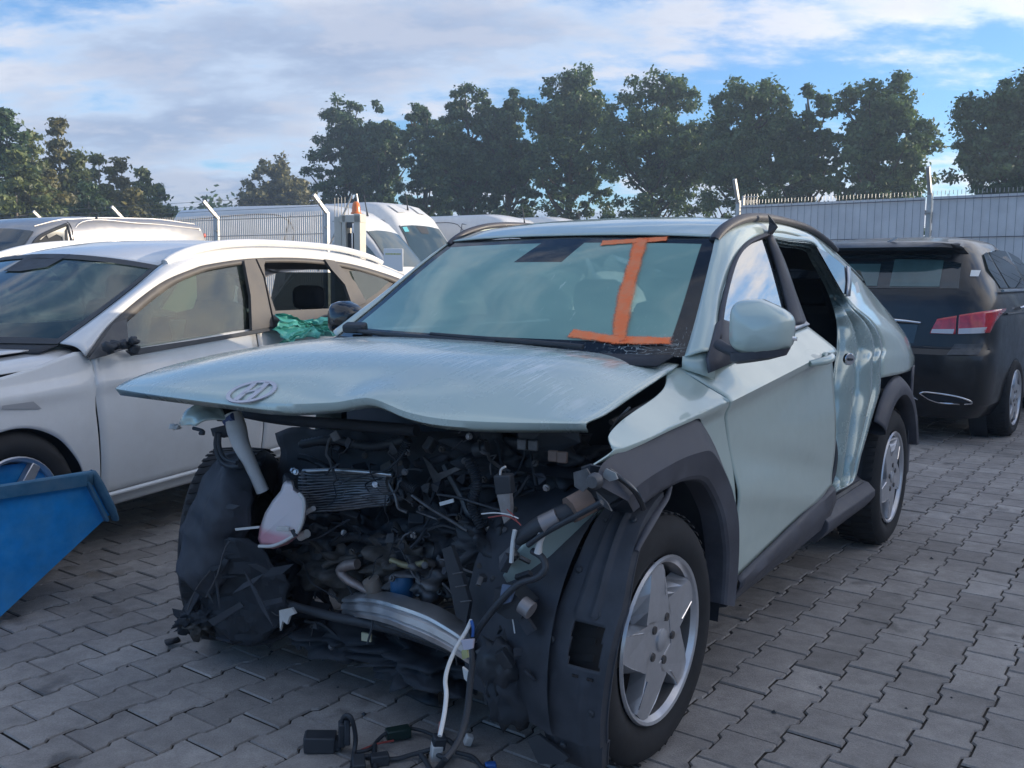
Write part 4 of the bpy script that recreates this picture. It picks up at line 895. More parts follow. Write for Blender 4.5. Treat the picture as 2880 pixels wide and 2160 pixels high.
    prof = [(0, .0, -.018), (.0, .0, .0), (.010, 0, -.004), (.012, 0, -.012), (.004, 0, -.018), (.012, 0, -.024), (.014, 0, -.040), (.004, 0, -.046), (.010, 0, -.052), (.008, 0, -.066), (-.03, 0, -.070)]
    for i, p in enumerate(b_):
        w_ = .85+.25*math.sin(math.pi*i/39); rows.append([(-.05+p[0], p[1], p[2])]+[(p[0]+q[0]*1.2, p[1], p[2]+q[2]*w_) for q in prof[1:]])
    grid('bumper_beam', crumple(rows, .005, 1, 10), M_ALU, KONA, ang=22)
    bx = [K(748, 1330, 'x', .16), K(830, 1345, 'x', .24), K(930, 1380, 'x', .28), K(1005, 1410, 'x', .27)]; tube('lower_stiffener', bx, .02, M_STEEL, KONA, n=24, flat=.6)
    hose('undertray_bar', [(600, 1296), (640, 1310), (720, 1332), (820, 1352), (900, 1375), (1000, 1412)], [.012, .014, .016, .016, .016, .014], M_BLK, .24); hose('front_pipe', [(690, 1340), (700, 1390), (712, 1420)], .026, M_BLK2, .12); blob('gearbox_sump', K(770, 1378, 'x', .08), (.10, .15, .055), M_BLK2, KONA, seed=4, amp=.25)
    box('yellow_tag', K(792, 1376, 'x', .18), (.008, .034, .026), mat('tag_cream', (.62, .58, .40), .6), KONA, rot=(0, 0, .2), bevel=.001)
    # ---- oil filter, pipes
    v, f = lathe_geo([(0, .0), (.030, .0), (.034, .008), (.034, .06), (.03, .07), (0, .07)], 20, 'z'); o = obj('oil_filter', v, f, M_BLUE_F, KONA); o.location = K(868, 1292, 'x', .19)
    v, f = lathe_geo([(0, .0), (.022, .0), (.026, .006), (.026, .045), (0, .05)], 16, 'z'); o = obj('sensor_body', v, f, mat('tan_metal', (.30, .25, .21), .5, metal=.4), KONA); o.location = K(812, 1280, 'x', .22); o.rotation_euler = (.2, .3, 0)
    mp = mat('pipe_rosy', (.33, .27, .25), .45, metal=.5, var=.3, vscale=25)
    hose('coolant_pipe', [(772, 1218), (748, 1222), (735, 1232), (748, 1250), (775, 1266), (800, 1280)], [.016, .017, .015, .014, .012, .012], mp, .20); hose('coolant_pipe', [(700, 1222), (722, 1212), (760, 1205), (775, 1200)], .011, M_CAST, .17); hose('coolant_pipe', [(845, 1210), (880, 1222), (920, 1216)], .010, mat('brass_dull', (.28, .25, .15), .5, metal=.5), .2)
    # ---- left-hand uprights, straps and the Y strut
    plate('fan_strut', [(915, 985), (932, 1000), (948, 1022), (1010, 1000), (1012, 1004), (955, 1035), (945, 1065), (936, 1068), (938, 1040)], M_STEEL, .10, th=.01)
    hose('long_rod', [(890, 1070), (930, 1098), (975, 1125), (1010, 1147)], .005, M_STEEL, .22, n=10); hose('cooling_line', [(945, 1068), (990, 1075), (1040, 1090), (1090, 1105)], .004, M_BLK, .25, n=12); hose('short_rod', [(900, 1105), (945, 1122)], .003, M_STEEL, .2, n=4)
    st = plate('support_strut', [(958, 1185), (978, 1178), (1000, 1240), (1018, 1300), (1010, 1345), (988, 1330), (972, 1250)], M_BLK, .33, th=.014)
    for a_, c_ in (((978, 1240), (1000, 1236)), ((984, 1268), (1008, 1264)), ((995, 1300), (1018, 1297))): hose('strut_rib', [a_, c_], .0018, M_STEEL, .345, n=3)
    plate('ribbon_loom', [(1077, 1068), (1104, 1066), (1106, 1090), (1104, 1120), (1092, 1130), (1084, 1100)], mat('loom_taupe', (.24, .22, .21), .6, var=.2, vscale=40), .34, th=.014)
    box('loom_plug', K(1090, 1045, 'x', .33), (.03, .045, .05), M_BLK, KONA, rot=(.1, .1, .2)); hose('plug_clip', [(1080, 1035), (1082, 1015), (1092, 1008)], .003, M_WHITEPL, .34, n=8)
    for pts, m, r_ in (([(1040, 1110), (1070, 1108), (1100, 1112), (1120, 1120)], M_CABW, .0018), ([(1055, 1118), (1090, 1114), (1115, 1125), (1125, 1135)], mat('wire_red', (.35, .07, .06), .5), .0016), ([(1095, 1100), (1110, 1115), (1118, 1128)], MATS['wire_red'], .0016), ([(1112, 1145), (1107, 1175), (1104, 1215)], M_CABW, .006), ([(1085, 1280), (1105, 1330), (1112, 1368)], M_CABW, .0018)): hose('loose_wire', pts, r_, m, .38, n=12, seg=5)
    # ---- apron panel in body colour and upper crash rail
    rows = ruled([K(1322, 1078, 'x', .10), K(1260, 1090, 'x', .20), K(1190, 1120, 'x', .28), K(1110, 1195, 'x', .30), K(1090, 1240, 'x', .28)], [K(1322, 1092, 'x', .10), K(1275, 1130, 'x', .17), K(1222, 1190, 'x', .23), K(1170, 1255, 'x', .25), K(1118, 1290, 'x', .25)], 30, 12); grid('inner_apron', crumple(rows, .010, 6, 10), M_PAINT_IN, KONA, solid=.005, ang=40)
    rail = tube('upper_crash_rail', [K(1330, 1062, 'x', .18), K(1280, 1085, 'x', .27), K(1220, 1110, 'x', .33), K(1160, 1138, 'x', .36), K(1120, 1165, 'x', .36)], [.03, .03, .03, .028, .02], M_BLK, KONA, n=20, seg=8, flat=.8)
    hose('carton_wrap', [(1272, 1080), (1232, 1102)], .034, M_BROWN, xs=[.29, .335], n=6); hose('sensor_can', [(1205, 1118), (1170, 1135)], .024, mat('can_grey', (.26, .24, .24), .45, metal=.4), xs=[.355, .375], n=6)
    hose('rail_edge', [(1300, 1085), (1250, 1112), (1180, 1150), (1140, 1178)], .007, M_BLK, .38, n=16)
    br = plate('lamp_bracket', [(1255, 1010), (1275, 1003), (1300, 1008), (1345, 1050), (1372, 1078), (1340, 1072), (1310, 1090), (1268, 1060)], M_BLK, xs=[.30, .31, .30, .26, .22, .25, .27, .30], th=.008)
    plate('bracket_plate', [(1240, 1020), (1268, 1012), (1285, 1040), (1260, 1062), (1242, 1050)], M_STEEL, .34, th=.006); plate('bracket_tongue', [(1288, 1062), (1312, 1085), (1322, 1104), (1300, 1092)], M_STEEL, .33, th=.005); plate('bracket_ear', [(1310, 1012), (1330, 1022), (1335, 1035), (1318, 1040), (1300, 1028)], mat('bracket_pale', (.30, .30, .29), .5), .31, th=.005)
    hose('wing_edge_seal', [(1302, 1008), (1335, 1030), (1368, 1058), (1385, 1085), (1390, 1100)], .007, M_GLOSSBLK, xs=[.29, .28, .26, .24, .23], n=20); v, f = lathe_geo([(0, .01), (.014, .01), (.02, 0), (.02, -.01)], 14, 'x'); o = obj('adjuster', v, f, M_STEEL, KONA); o.location = K(1283, 1040, 'x', .35)
    plate('headlamp_mount', [(1120, 935), (1180, 925), (1250, 930), (1255, 955), (1200, 975), (1130, 970)], M_BLK, xs=[.16, .15, .1, .1, .14, .16], th=.02)
    for px in ((1128, 960), (1152, 962), (1195, 985), (1215, 988)): box('mount_tab', K(*px, 'x', .18), (.012, .028, .03), M_STEEL if px[0] < 1160 else M_BROWN, KONA, rot=(0, 0, .2))
    hose('gap_strut', [(1360, 880), (1335, 905), (1318, 930)], .003, M_STEEL, .05, n=5); hose('inner_flange', [(1420, 862), (1360, 892), (1320, 912)], .008, M_STEEL, xs=[-.26, -.12, -.02], n=10)
    # wiring on the left
    hose('main_loom', [(1150, 1190), (1172, 1205), (1178, 1228), (1160, 1248), (1120, 1262), (1080, 1300), (1040, 1350), (1015, 1395)], .0085, M_BLK, xs=[.36, .37, .38, .39, .40, .41, .41, .41], n=40)
    plate('duct_box', [(1082, 1265), (1118, 1268), (1150, 1300), (1140, 1330), (1110, 1330), (1080, 1310)], M_BLK, .36, th=.06); plate('duct_face', [(1086, 1262), (1116, 1266), (1104, 1300), (1078, 1308)], mat('blue_grey_plastic', (.13, .17, .25), .4), .40, th=.006)
    hose('plug_barrel', [(1128, 1305), (1148, 1320)], .022, M_WHITEPL if False else mat('can_grey', (.26, .24, .24)), .40, n=5, seg=12); plate('strap_end', [(1112, 1325), (1130, 1318), (1158, 1360), (1140, 1372)], M_LINER, .38, th=.01)
    hose('drop_plug', [(1172, 1150), (1166, 1170), (1162, 1195)], [.012, .008, .010], M_WHITEPL, .37, n=8); blob('lower_mount', K(1105, 1500, 'x', .32), (.06, .07, .08), M_BLK2, KONA, seed=33, amp=.4); blob('lower_mount', K(1090, 1430, 'x', .33), (.06, .06, .07), M_BLK, KONA, seed=34, amp=.5)
    for i in range(20):
        px, py = rnd.uniform(1030, 1150), rnd.uniform(1200, 1480); box('clip', K(px, py, 'x', rnd.uniform(.30, .38)), (rnd.uniform(.008, .03), rnd.uniform(.01, .04), rnd.uniform(.01, .05)), rnd.choice([M_BLK, M_BLK2, M_STEEL, M_LINER]), KONA, rot=(rnd.uniform(-1, 1), rnd.uniform(-1, 1), rnd.uniform(-1, 1)), bevel=.002)
    # ---- front-left liner hanging over the tyre, with its cut-out window
    cx, cz, rr = -.03, .338, .415; nt, ny = 90, 40; vs = []; fs = []; hole = lambda t, y: (7.0 < t < 22.0) and (.822+.0*t < y < .905)
    for i in range(nt):
        t = 84+(-38-84)*i/(nt-1); q = R(t); y0 = np.interp(t, [-38, -15, 5, 45, 84], [.725, .715, .735, .775, .79]); y1 = np.interp(t, [-38, -20, 30, 55, 84], [.885, .915, .945, .925, .90])
        for j in range(ny):
            y = y0+(y1-y0)*j/(ny-1); s_ = j/(ny-1); r_ = np.interp(t, [-38, 0, 35, 60], [.405, .385, .388, .415])+.006*math.sin(3.1*s_)-.020*(s_ > .96)-.05*max(0, .08-s_)*6+.009*math.exp(-((s_-.40)/.05)**2)*(t > 24)+.009*math.exp(-((s_-.62)/.045)**2)*(t > 24)+.005*math.exp(-((s_-.25)/.05)**2)*(t < 3)+.005*math.exp(-((s_-.7)/.05)**2)*(t < 3)-(.015 if t < -22 else 0)
            vs.append((cx+r_*math.cos(q)+(.02 if t > 60 else 0)*0, y, cz+r_*math.sin(q)))
    for i in range(nt-1):
        for j in range(ny-1):
            t = 84+(-38-84)*(i+.5)/(nt-1); a = i*ny+j; c_ = [vs[k] for k in (a, a+ny, a+ny+1, a+1)]; ym = sum(p[1] for p in c_)/4
            if not hole(t, ym): fs.append((a, a+1, a+ny+1, a+ny))
    ln = obj('wheel_arch_liner', vs, fs, M_LINER, KONA, solid=.005, ang=40)
    v, f = lathe_geo([(.006, .0), (.013, .002), (.015, 0)], 14, 'x'); o = obj('liner_screw', v, f, M_BLK, ln); o.location = (cx+.396*math.cos(R(26)), .874, cz+.396*math.sin(R(26))); o.rotation_euler = (0, -R(26), 0)
    for th_, y in ((60, .82), (62, .89), (40, .80), (-8, .76), (-8, .89), (-25, .80), (14, .77)):
        v, f = lathe_geo([(0, .004), (.006, .004), (.009, .001), (.009, -.004)], 10, 'x'); q = np.interp(th_, [-38, 0, 35, 60], [.405, .385, .388, .415])+.008; o = obj('liner_clip', v, f, M_BLK, ln); o.location = (cx+q*math.cos(R(th_)), y, cz+q*math.sin(R(th_))); o.rotation_euler = (0, -R(th_), 0)
    for y in (.845, .885): box('liner_slot', (cx+.392*math.cos(R(4)), y, cz+.392*math.sin(R(4))), (.008, .016, .007), M_GLOSSBLK, ln, bevel=0)
    rows = [[(cx+(rr+.0)*math.cos(R(t))+dx, y, cz+rr*math.sin(R(t))) for y, dx in ((.78, -.0), (.68, -.03), (.56, -.08), (.45, -.1))] for t in np.linspace(84, -20, 24)]; grid('liner_inner_wall', rows, M_LINER, KONA)
    tube('arch_lip', [K(1448, 1050, 'y', .90), K(1440, 1075, 'y', .905), K(1420, 1105, 'y', .91), K(1395, 1150, 'y', .925), K(1375, 1190, 'y', .93)], [.006, .010, .012, .010, .006], M_CLAD, KONA, n=20, flat=.7)
    plate('liner_foot', [(1140, 1595), (1165, 1585), (1230, 1635), (1215, 1650), (1165, 1648)], M_BLK, .34, th=.01)
    # ---- loom dropping to the ground
    hose('white_cable', [(1018, 1340), (1006, 1365), (985, 1400), (968, 1440), (962, 1470), (964, 1500), (960, 1540), (950, 1590)], .0052, M_CABW, xs=[.42, .45, .50, .56, .60, .64, .68, .72], n=40)
    hose('blue_wire', [(1018, 1340), (1022, 1355), (1021, 1375)], .004, mat('wire_blue', (.04, .13, .40), .4), .43, n=8); hose('black_cable', [(1012, 1360), (1020, 1420), (1016, 1470), (1010, 1530), (1000, 1575), (985, 1610), (962, 1640)], [.006, .007, .008, .008, .008, .007, .007], M_BLK, xs=[.42, .46, .52, .60, .66, .70, .74], n=40)
    for q, m in (([(997, 1382), (1024, 1380), (1022, 1400), (1004, 1405)], mat('label_lilac', (.5, .47, .54), .6)), ([(1000, 1440), (1012, 1450), (1022, 1470), (1018, 1480), (1004, 1465)], M_CABW), ([(998, 1405), (1010, 1402), (1012, 1420), (1000, 1424)], mat('clip_olive', (.42, .42, .2), .6))): plate('loom_label', q, m, .50, th=.006)
engine_mats = {}
def tank_material():
    global M_TANK
    m = bpy.data.materials.new('coolant_tank'); m.use_nodes = True; M_TANK = m; nt = m.node_tree; N = nt.nodes; L = nt.links; b = N['Principled BSDF']
    tc = N.new('ShaderNodeTexCoord'); sp = N.new('ShaderNodeSeparateXYZ'); L.new(tc.outputs['Object'], sp.inputs[0])
    z0 = K(600, 1140, 'x', .30)[2]; mr = N.new('ShaderNodeMapRange'); L.new(sp.outputs[2], mr.inputs['Value']); mr.inputs['From Min'].default_value = z0-.01; mr.inputs['From Max'].default_value = z0+.01
    mx = N.new('ShaderNodeMix'); mx.data_type = 'RGBA'; L.new(mr.outputs[0], mx.inputs['Factor']); mx.inputs['A'].default_value = (.74, .36, .40, 1); mx.inputs['B'].default_value = (.74, .65, .64, 1)
    L.new(mx.outputs['Result'], b.inputs['Base Color']); b.inputs['Roughness'].default_value = .38; b.inputs['Subsurface Weight'].default_value = .3; b.inputs['Subsurface Radius'].default_value = (.02, .015, .015)
tank_material()
engine_bay()
# ================================================================== the other vehicles and things on the yard
def survey(loc, rz):
    c, s = math.cos(rz), math.sin(rz); M = np.array([[c, s, 0], [-s, c, 0], [0, 0, 1]]); o = M @ (np.array([0, 0, CAM_H])-np.array([loc[0], loc[1], 0]))
    def S(px, py, n, k):
        dr = M @ (_d*FPX+_r2*(px*DSC-1440)-_u2*(py*DSC-1080)); n = np.array(n, float); return o+dr*(k-n@o)/(n@dr)
    return S
M_WHITE = mat('paint_white', (.74, .74, .735), .28, coat=.8, dust=.22, dustcol=(.50, .47, .43))
M_WHITE2 = mat('paint_white_van', (.70, .70, .69), .35, coat=.4, dust=.25, dustcol=(.45, .43, .40))
M_SILVER = mat('paint_silver', (.36, .355, .36), .32, metal=.5, coat=.6, dust=.25)
M_BLACKP = mat('paint_black', (.007, .0075, .009), .30, coat=.35, dust=.15, dustcol=(.06, .062, .066))
M_TRIMBR = mat('pillar_trim', (.075, .070, .068), .45, dust=.3, dustcol=(.2, .18, .16))
M_DKGLASS = glass_mat('dark_glass', (.10, .13, .14), .55, (.018, .03, .034), .01, f0=.10)[0]
M_VANGLASS = glass_mat('van_glass', (.25, .32, .34), .5, (.05, .08, .09), .02, f0=.09)[0]
M_SUVWS = glass_mat('suv_screen', (.22, .30, .30), .62, (.045, .075, .075), .02, f0=.07)[0]
M_SUVSIDE = glass_mat('suv_side_glass', (.44, .52, .48), .06, (.10, .14, .13), .0, f0=.09)[0]
M_GRYPL = mat('grey_plastic', (.10, .10, .105), .6, dust=.3)

def white_estate():
    loc, rz = (-2.847, 4.135), R(248); S = survey(loc, rz); E = empty('white_estate_car', (*loc, 0), rz, 'white estate car with a smashed rear side window and broken mirror stump', 'car')
    s9 = lambda px, py: S(px, py, (0, 1, 0), .9); sg = lambda px, py, o=0.: S(px, py, (0, 1, .42), .88+.42*.98+o)
    def Yb(x, z): return .905-.10*((z-.60)/.42)**2*(.55 if z > .6 else .6)-(.06*((x-.1)/.7)**2 if x > .1 else 0)-(.10*((-3.1-x)/.8)**2 if x < -3.1 else 0)+.012*math.exp(-((z-.80+.03*x)/.035)**2)
    def pan(name, A, B, n, m, off=0., mt=None, par=None, **k):
        a = cri(A, n); b = cri(B, n); rows = []
        for i in range(n): rows.append([(lambda c: (c[0], Yb(c[0], c[1])+off, c[1]))(a[i]+(b[i]-a[i])*t) for t in np.linspace(0, 1, m)])
        return grid(name, rows, mt or M_WHITE, par or E, solid=.005, ang=35, **k)
    # wing with the arch cut out
    arch = [(.42, .30), (.40, .42), (.33, .55), (.22, .635), (.10, .672), (-.04, .67), (-.176, .611), (-.269, .514), (-.316, .43), (-.335, .32)]
    top = [(.86, .42), (.80, .62), (.62, .80), (.40, .862), (.10, .885), (-.10, .915), (-.395, .955), (-.395, .70), (-.408, .50), (-.424, .32)]
    pan('front_wing', arch, top, 50, 18)
    wl = cri([(r_*.40*math.cos(R(t))+.03, .33+.37*math.sin(R(t))) for r_, t in [(1, q) for q in np.linspace(0, 185, 12)]], 30); grid('wheel_housing', [[(p[0], y, p[1]) for y in (.87, .6, .4)] for p in wl], M_BLK2, E)
    pan('front_door', [(-.412, .965), (-.402, .80), (-.412, .60), (-.43, .31)], [(-1.60, 1.01), (-1.595, .80), (-1.60, .60), (-1.60, .31)], 30, 24)
    pan('rear_door', [(-1.612, 1.012), (-1.607, .80), (-1.612, .60), (-1.612, .31)], [(-2.62, 1.06), (-2.60, .85), (-2.45, .62), (-2.30, .31)], 30, 20)
    pan('rear_quarter', [(-2.63, 1.06), (-2.61, .85), (-2.46, .62), (-2.40, .55)], [(-3.80, 1.02), (-3.9, .85), (-3.9, .62), (-3.85, .45)], 24, 20)
    sill = pan('sill', [(-.43, .30), (-1.0, .302), (-1.7, .302), (-2.3, .302)], [(-.44, .235), (-1.0, .235), (-1.7, .235), (-2.3, .235)], 10, 6, -.012)
    tube('sill_highlight', [(-.45, .885, .296), (-1.3, .885, .298), (-2.3, .885, .298)], .012, M_WHITE, E, n=12)
    # pillars and roof band
    up = [sg(131, 741), sg(207, 685), sg(292, 617), sg(348, 574, .0)]
    outer = [(-.32, .79, 1.0), (-.56, .765, 1.11), (-.88, .70, 1.25), (-1.10, .655, 1.352), (-1.30, .625, 1.41), (-1.6, .61, 1.46), (-2.0, .60, 1.485), (-2.5, .60, 1.485), (-3.0, .595, 1.455), (-3.5, .58, 1.39), (-3.8, .58, 1.33)]
    inner = [(-.36, .895, .945), (-.575, .838, 1.085), (-.95, .768, 1.255), (-1.24, .733, 1.335), (-1.40, .72, 1.365), (-1.76, .704, 1.402), (-2.19, .698, 1.418), (-2.63, .701, 1.408), (-3.0, .712, 1.375), (-3.45, .745, 1.30), (-3.75, .77, 1.22)]
    trim = [(-.40, .893, .94), (-.64, .842, 1.07), (-1.02, .768, 1.235), (-1.28, .738, 1.312), (-1.45, .725, 1.342), (-1.76, .712, 1.375), (-2.19, .706, 1.39), (-2.60, .709, 1.38), (-2.95, .722, 1.345), (-3.38, .755, 1.265), (-3.62, .79, 1.19)]
    for sgn in (1, -1):
        o_, i_, t_ = cri(outer, 60), cri(inner, 60), cri(trim, 60); rows = []
        for p, q in zip(o_, i_): rows.append([((p+(q-p)*t)*np.array((1, sgn, 1))+np.array((0, sgn*.02*math.sin(math.pi*t), .014*math.sin(math.pi*t)))) for t in np.linspace(0, 1, 8)])
        grid('roof_side', rows, M_WHITE, E, solid=.006, ang=50)
        grid('window_surround', [[(p*np.array((1, sgn, 1))) for p in (a, (a+b)/2+np.array((0, .004, 0)), b)] for a, b in zip(i_, t_)], M_TRIMBR, E, solid=.01)
        tube('roof_rail', [(q[0], q[1]*sgn, q[2]) for q in [(-1.13, .655, 1.365), (-1.22, .65, 1.405), (-1.45, .645, 1.46), (-1.8, .645, 1.497), (-2.3, .645, 1.507), (-2.8, .642, 1.497), (-3.2, .64, 1.455), (-3.4, .64, 1.415)]], [.022, .026, .024, .022, .022, .022, .022, .018], M_WHITE, E, n=44, seg=10)
    # roof
    rows = []
    for x, z in cri([(-1.02, 1.40), (-1.25, 1.455), (-1.6, 1.502), (-2.1, 1.522), (-2.8, 1.512), (-3.4, 1.45), (-3.8, 1.37)], 30):
        ed = np.interp(-x, [1.02, 1.3, 1.6, 2.0, 2.5, 3.0, 3.5, 3.8], [1.352, 1.41, 1.46, 1.485, 1.485, 1.455, 1.39, 1.33]); rows.append([(x-.10*abs(t)**2.5*(x > -1.6)*(1.6+x)/.6, .615*t, z-(z-ed)*abs(t)**2.4) for t in np.linspace(-1, 1, 25)])
    grid('roof', rows, M_WHITE, E, solid=.006, ang=60)
    # B pillar, rear window frame, glass
    def poly(name, px, m, off=0., th=.006, par=None): return obj(name, [sg(*p, off) for p in px], [tuple(range(len(px)))], m, par or E, solid=th, smooth=False)
    for nm, q in (('door_pillar', [(525, 564), (548, 560), (566, 600), (588, 706), (575, 709), (542, 715), (539, 640)]), ('door_pillar', [(552, 560), (572, 561), (568, 574), (571, 609), (592, 672), (606, 704), (592, 706), (570, 600)])): poly(nm, q, M_TRIMBR, .012, .02)
    poly('rear_pillar', [(699, 561), (720, 564), (765, 610), (790, 655), (760, 664), (743, 616), (713, 582)], M_TRIMBR, .012, .02)
    poly('door_glass', [(272, 690), (312, 655), (360, 617), (395, 601), (423, 590), (470, 578), (525, 569), (534, 610), (539, 660), (542, 709), (420, 730), (311, 748), (275, 752)], M_SUVSIDE, -.012, .004)
    poly('quarter_glass', [(757, 585), (784, 585), (815, 597), (840, 609), (815, 632), (789, 650), (770, 616)], M_SUVSIDE, -.004, .004); poly('quarter_surround', [(722, 566), (790, 578), (858, 604), (800, 660), (790, 655), (765, 610)], M_TRIMBR, -.016, .006)
    poly('lower_window_trim', [(272, 757), (420, 735), (545, 714), (606, 704), (606, 711), (545, 722), (420, 744), (285, 768)], M_BLK, .012, .01); poly('rear_window_sill', [(592, 672), (757, 665), (790, 655), (800, 662), (606, 706)], M_TRIMBR, .004, .01)
    ml = sg(245, 745, .05); poly('mirror_sail', [(190, 777), (243, 700), (272, 690), (276, 752), (230, 768)], M_GRYPL, .008, .012)
    for i, (dx, dz, s_) in enumerate([(.02, 0, .030), (-.02, .0, .034), (-.05, -.02, .028), (-.03, .02, .024), (.05, -.008, .032)]): blob('broken_mirror_stump', ml+np.array((dx, .03+.02*i*(i < 4), dz)), (s_, s_*.9, s_*.75), M_BLK, E, seed=40+i, amp=.5, sub=2)
    # windscreen, scuttle, bonnet
    le = cri([(-.31, .79, .995), (-.55, .762, 1.105), (-.87, .698, 1.245), (-1.09, .652, 1.35)], 16); rows = []
    for j, p in enumerate(le):
        b = .26*(1-j/15)+.09*j/15; rows.append([(p[0]+b*(1-t*t), p[1]*t, p[2]+.05*(j/15)*(1-t*t)+.008*(1-t*t)) for t in np.linspace(-1, 1, 24)])
    ws = grid('windscreen', rows, M_SUVWS, E, ang=80)
    fr = [[np.array(q)+np.array((.004, 0, .006)) for q in (r_[0], (np.array(r_[0])*.955+np.array(r_[12])*.045), )] for r_ in rows]
    for sgn in (0, -1): grid('screen_border', [[np.array(r_[sgn])+np.array((.003, 0, .004)), np.array(r_[sgn])*.96+np.array(r_[12])*.04+np.array((.003, 0, .004))] for r_ in rows], M_BLK, ws)
    grid('screen_border', [[np.array(a)+np.array((.003, 0, .004)), np.array(b)+np.array((.003, 0, .004))] for a, b in zip(rows[-1], rows[-2])], M_BLK, ws); grid('screen_border', [[np.array(a)+np.array((.003, 0, .004)), np.array(b)+np.array((.003, 0, .004))] for a, b in zip(rows[0], rows[1])], M_BLK, ws)
    obj('sensor_patch', [np.array(rows[a][b])+np.array((.004, 0, .005)) for a, b in ((15, 9), (15, 14), (12, 14), (11, 12), (11, 10))], [(0, 1, 2, 3, 4)], M_BLK, ws)
    grid('scuttle_panel', [[np.array(q)+np.array((0, 0, -.002)), np.array(q)+np.array((.10, 0, -.03))] for q in rows[0]], M_BLK2, E, solid=.004)
    H = [[(-.20, -.74, .975), (-.06, -.4, .985), (0, 0, .99), (-.06, .4, .985), (-.20, .74, .975)], [(.15, -.75, .955), (.2, -.4, .985), (.22, 0, .99), (.2, .4, .985), (.15, .75, .955)], [(.5, -.72, .91), (.55, -.4, .95), (.57, 0, .955), (.55, .4, .95), (.5, .72, .91)], [(.80, -.60, .80), (.86, -.3, .84), (.88, 0, .84), (.86, .3, .84), (.80, .60, .80)]]
    grid('bonnet', tens(H, 24, 24), M_WHITE, E, solid=.006, ang=50); grid('wing_top', [[(x, .74, z-.01), (x, .80, z-.02), (x, Yb(x, z-.06), z-.055)] for x, z in ((-.36, .99), (-.2, .97), (.15, .95), (.5, .91), (.8, .8))], M_WHITE, E, solid=.004)
    grid('front_bumper', [[(.78+.14*(1-t*t), .84*t, z) for t in np.linspace(-1, 1, 12)] for z in (.22, .45, .62, .80)], M_WHITE, E, solid=.005)
    obj('tape_strip', [np.array(s9(*p))*np.array((1, 0, 1))+np.array((0, Yb(*np.array(s9(*p))[[0, 2]])+.008, 0)) for p in [(0, 876), (68, 867), (88, 883), (0, 884)]], [(0, 1, 2, 3)], mat('tape_clear', (.42, .42, .43), .3), E)
    # far side and tail
    grid('right_body_side', [[(x, -Yb(x, z), z) for x in np.linspace(.75, -3.85, 24)] for z in np.linspace(.27, 1.0, 10)], M_WHITE, E, solid=.004); grid('right_side_glass', [[(-.5-2.9*t, -.86, 1.0), (-1.1-2.1*t, -.72, 1.38)] for t in np.linspace(0, 1, 8)], M_DKGLASS, E)
    grid('tailgate', [[(-3.86-.06*(1-t*t), .82*t, z) for t in np.linspace(-1, 1, 10)] for z in (.25, .6, .98)], M_WHITE, E, solid=.006); grid('tailgate_glass', [[(x, w_*t, z) for t in np.linspace(-1, 1, 6)] for x, w_, z in ((-3.88, .74, 1.0), (-3.78, .58, 1.34))], M_DKGLASS, E)
    # cabin
    box('cabin_floor', (-1.8, 0, .36), (3.0, 1.5, .05), M_INT, E); grid('headlining', [[(x, y, np.interp(-x, [1.1, 1.8, 2.6, 3.6], [1.36, 1.46, 1.46, 1.36])) for y in (-.55, 0, .55)] for x in (-1.15, -1.8, -2.6, -3.6)], M_INT2, E); grid('door_card', [[(x, -.80, z) for x in (-.4, -2.0, -3.7)] for z in (.36, 1.0)], M_INT, E); grid('door_card', [[(x, .80, z) for x in (-.4, -2.0, -3.7)] for z in (.36, .98)], M_INT, E)
    grid('dashboard', tens([[(-.35, y, .96) for y in (-.7, 0, .7)], [(-.6, y, .98) for y in (-.7, 0, .7)], [(-.78, y, .94) for y in (-.7, 0, .7)], [(-.84, y, .75) for y in (-.7, 0, .7)]], 12, 10), M_INT2, E)
    for y in (.36, -.36): seat(E, (-1.45, y, .36))
    for y in (.42, -.05, -.45):
        box('rear_headrest', (-2.78, y, 1.16), (.10, .25, .17), M_INT, E, bevel=.05)
        for q in (-.06, .06): tube('headrest_rod', [(-2.77, y+q, 1.0), (-2.77, y+q, 1.09)], .006, M_CHROME, E, seg=6)
    box('rear_bench', (-2.4, 0, .56), (.5, 1.3, .2), M_INT, E, bevel=.06); box('rear_backrest', (-2.72, 0, .80), (.14, 1.3, .50), M_INT, E, rot=(0, -.2, 0), bevel=.05)
    bag = [S(*p, (0, 1, 0), .55) for p in [(346, 668), (383, 611), (421, 588), (424, 640), (415, 667), (380, 675)]]; obj('side_airbag', bag, [tuple(range(6))], mat('airbag_cloth', (.74, .86, .70), .8), E, solid=.02, bevel=.006); bag2 = [S(*p, (0, 1, 0), .45) for p in [(365, 690), (400, 690), (392, 730), (388, 745), (372, 745), (374, 725)]]; obj('front_airbag', bag2, [tuple(range(6))], MATS['airbag_cloth'], E, solid=.02, bevel=.006)
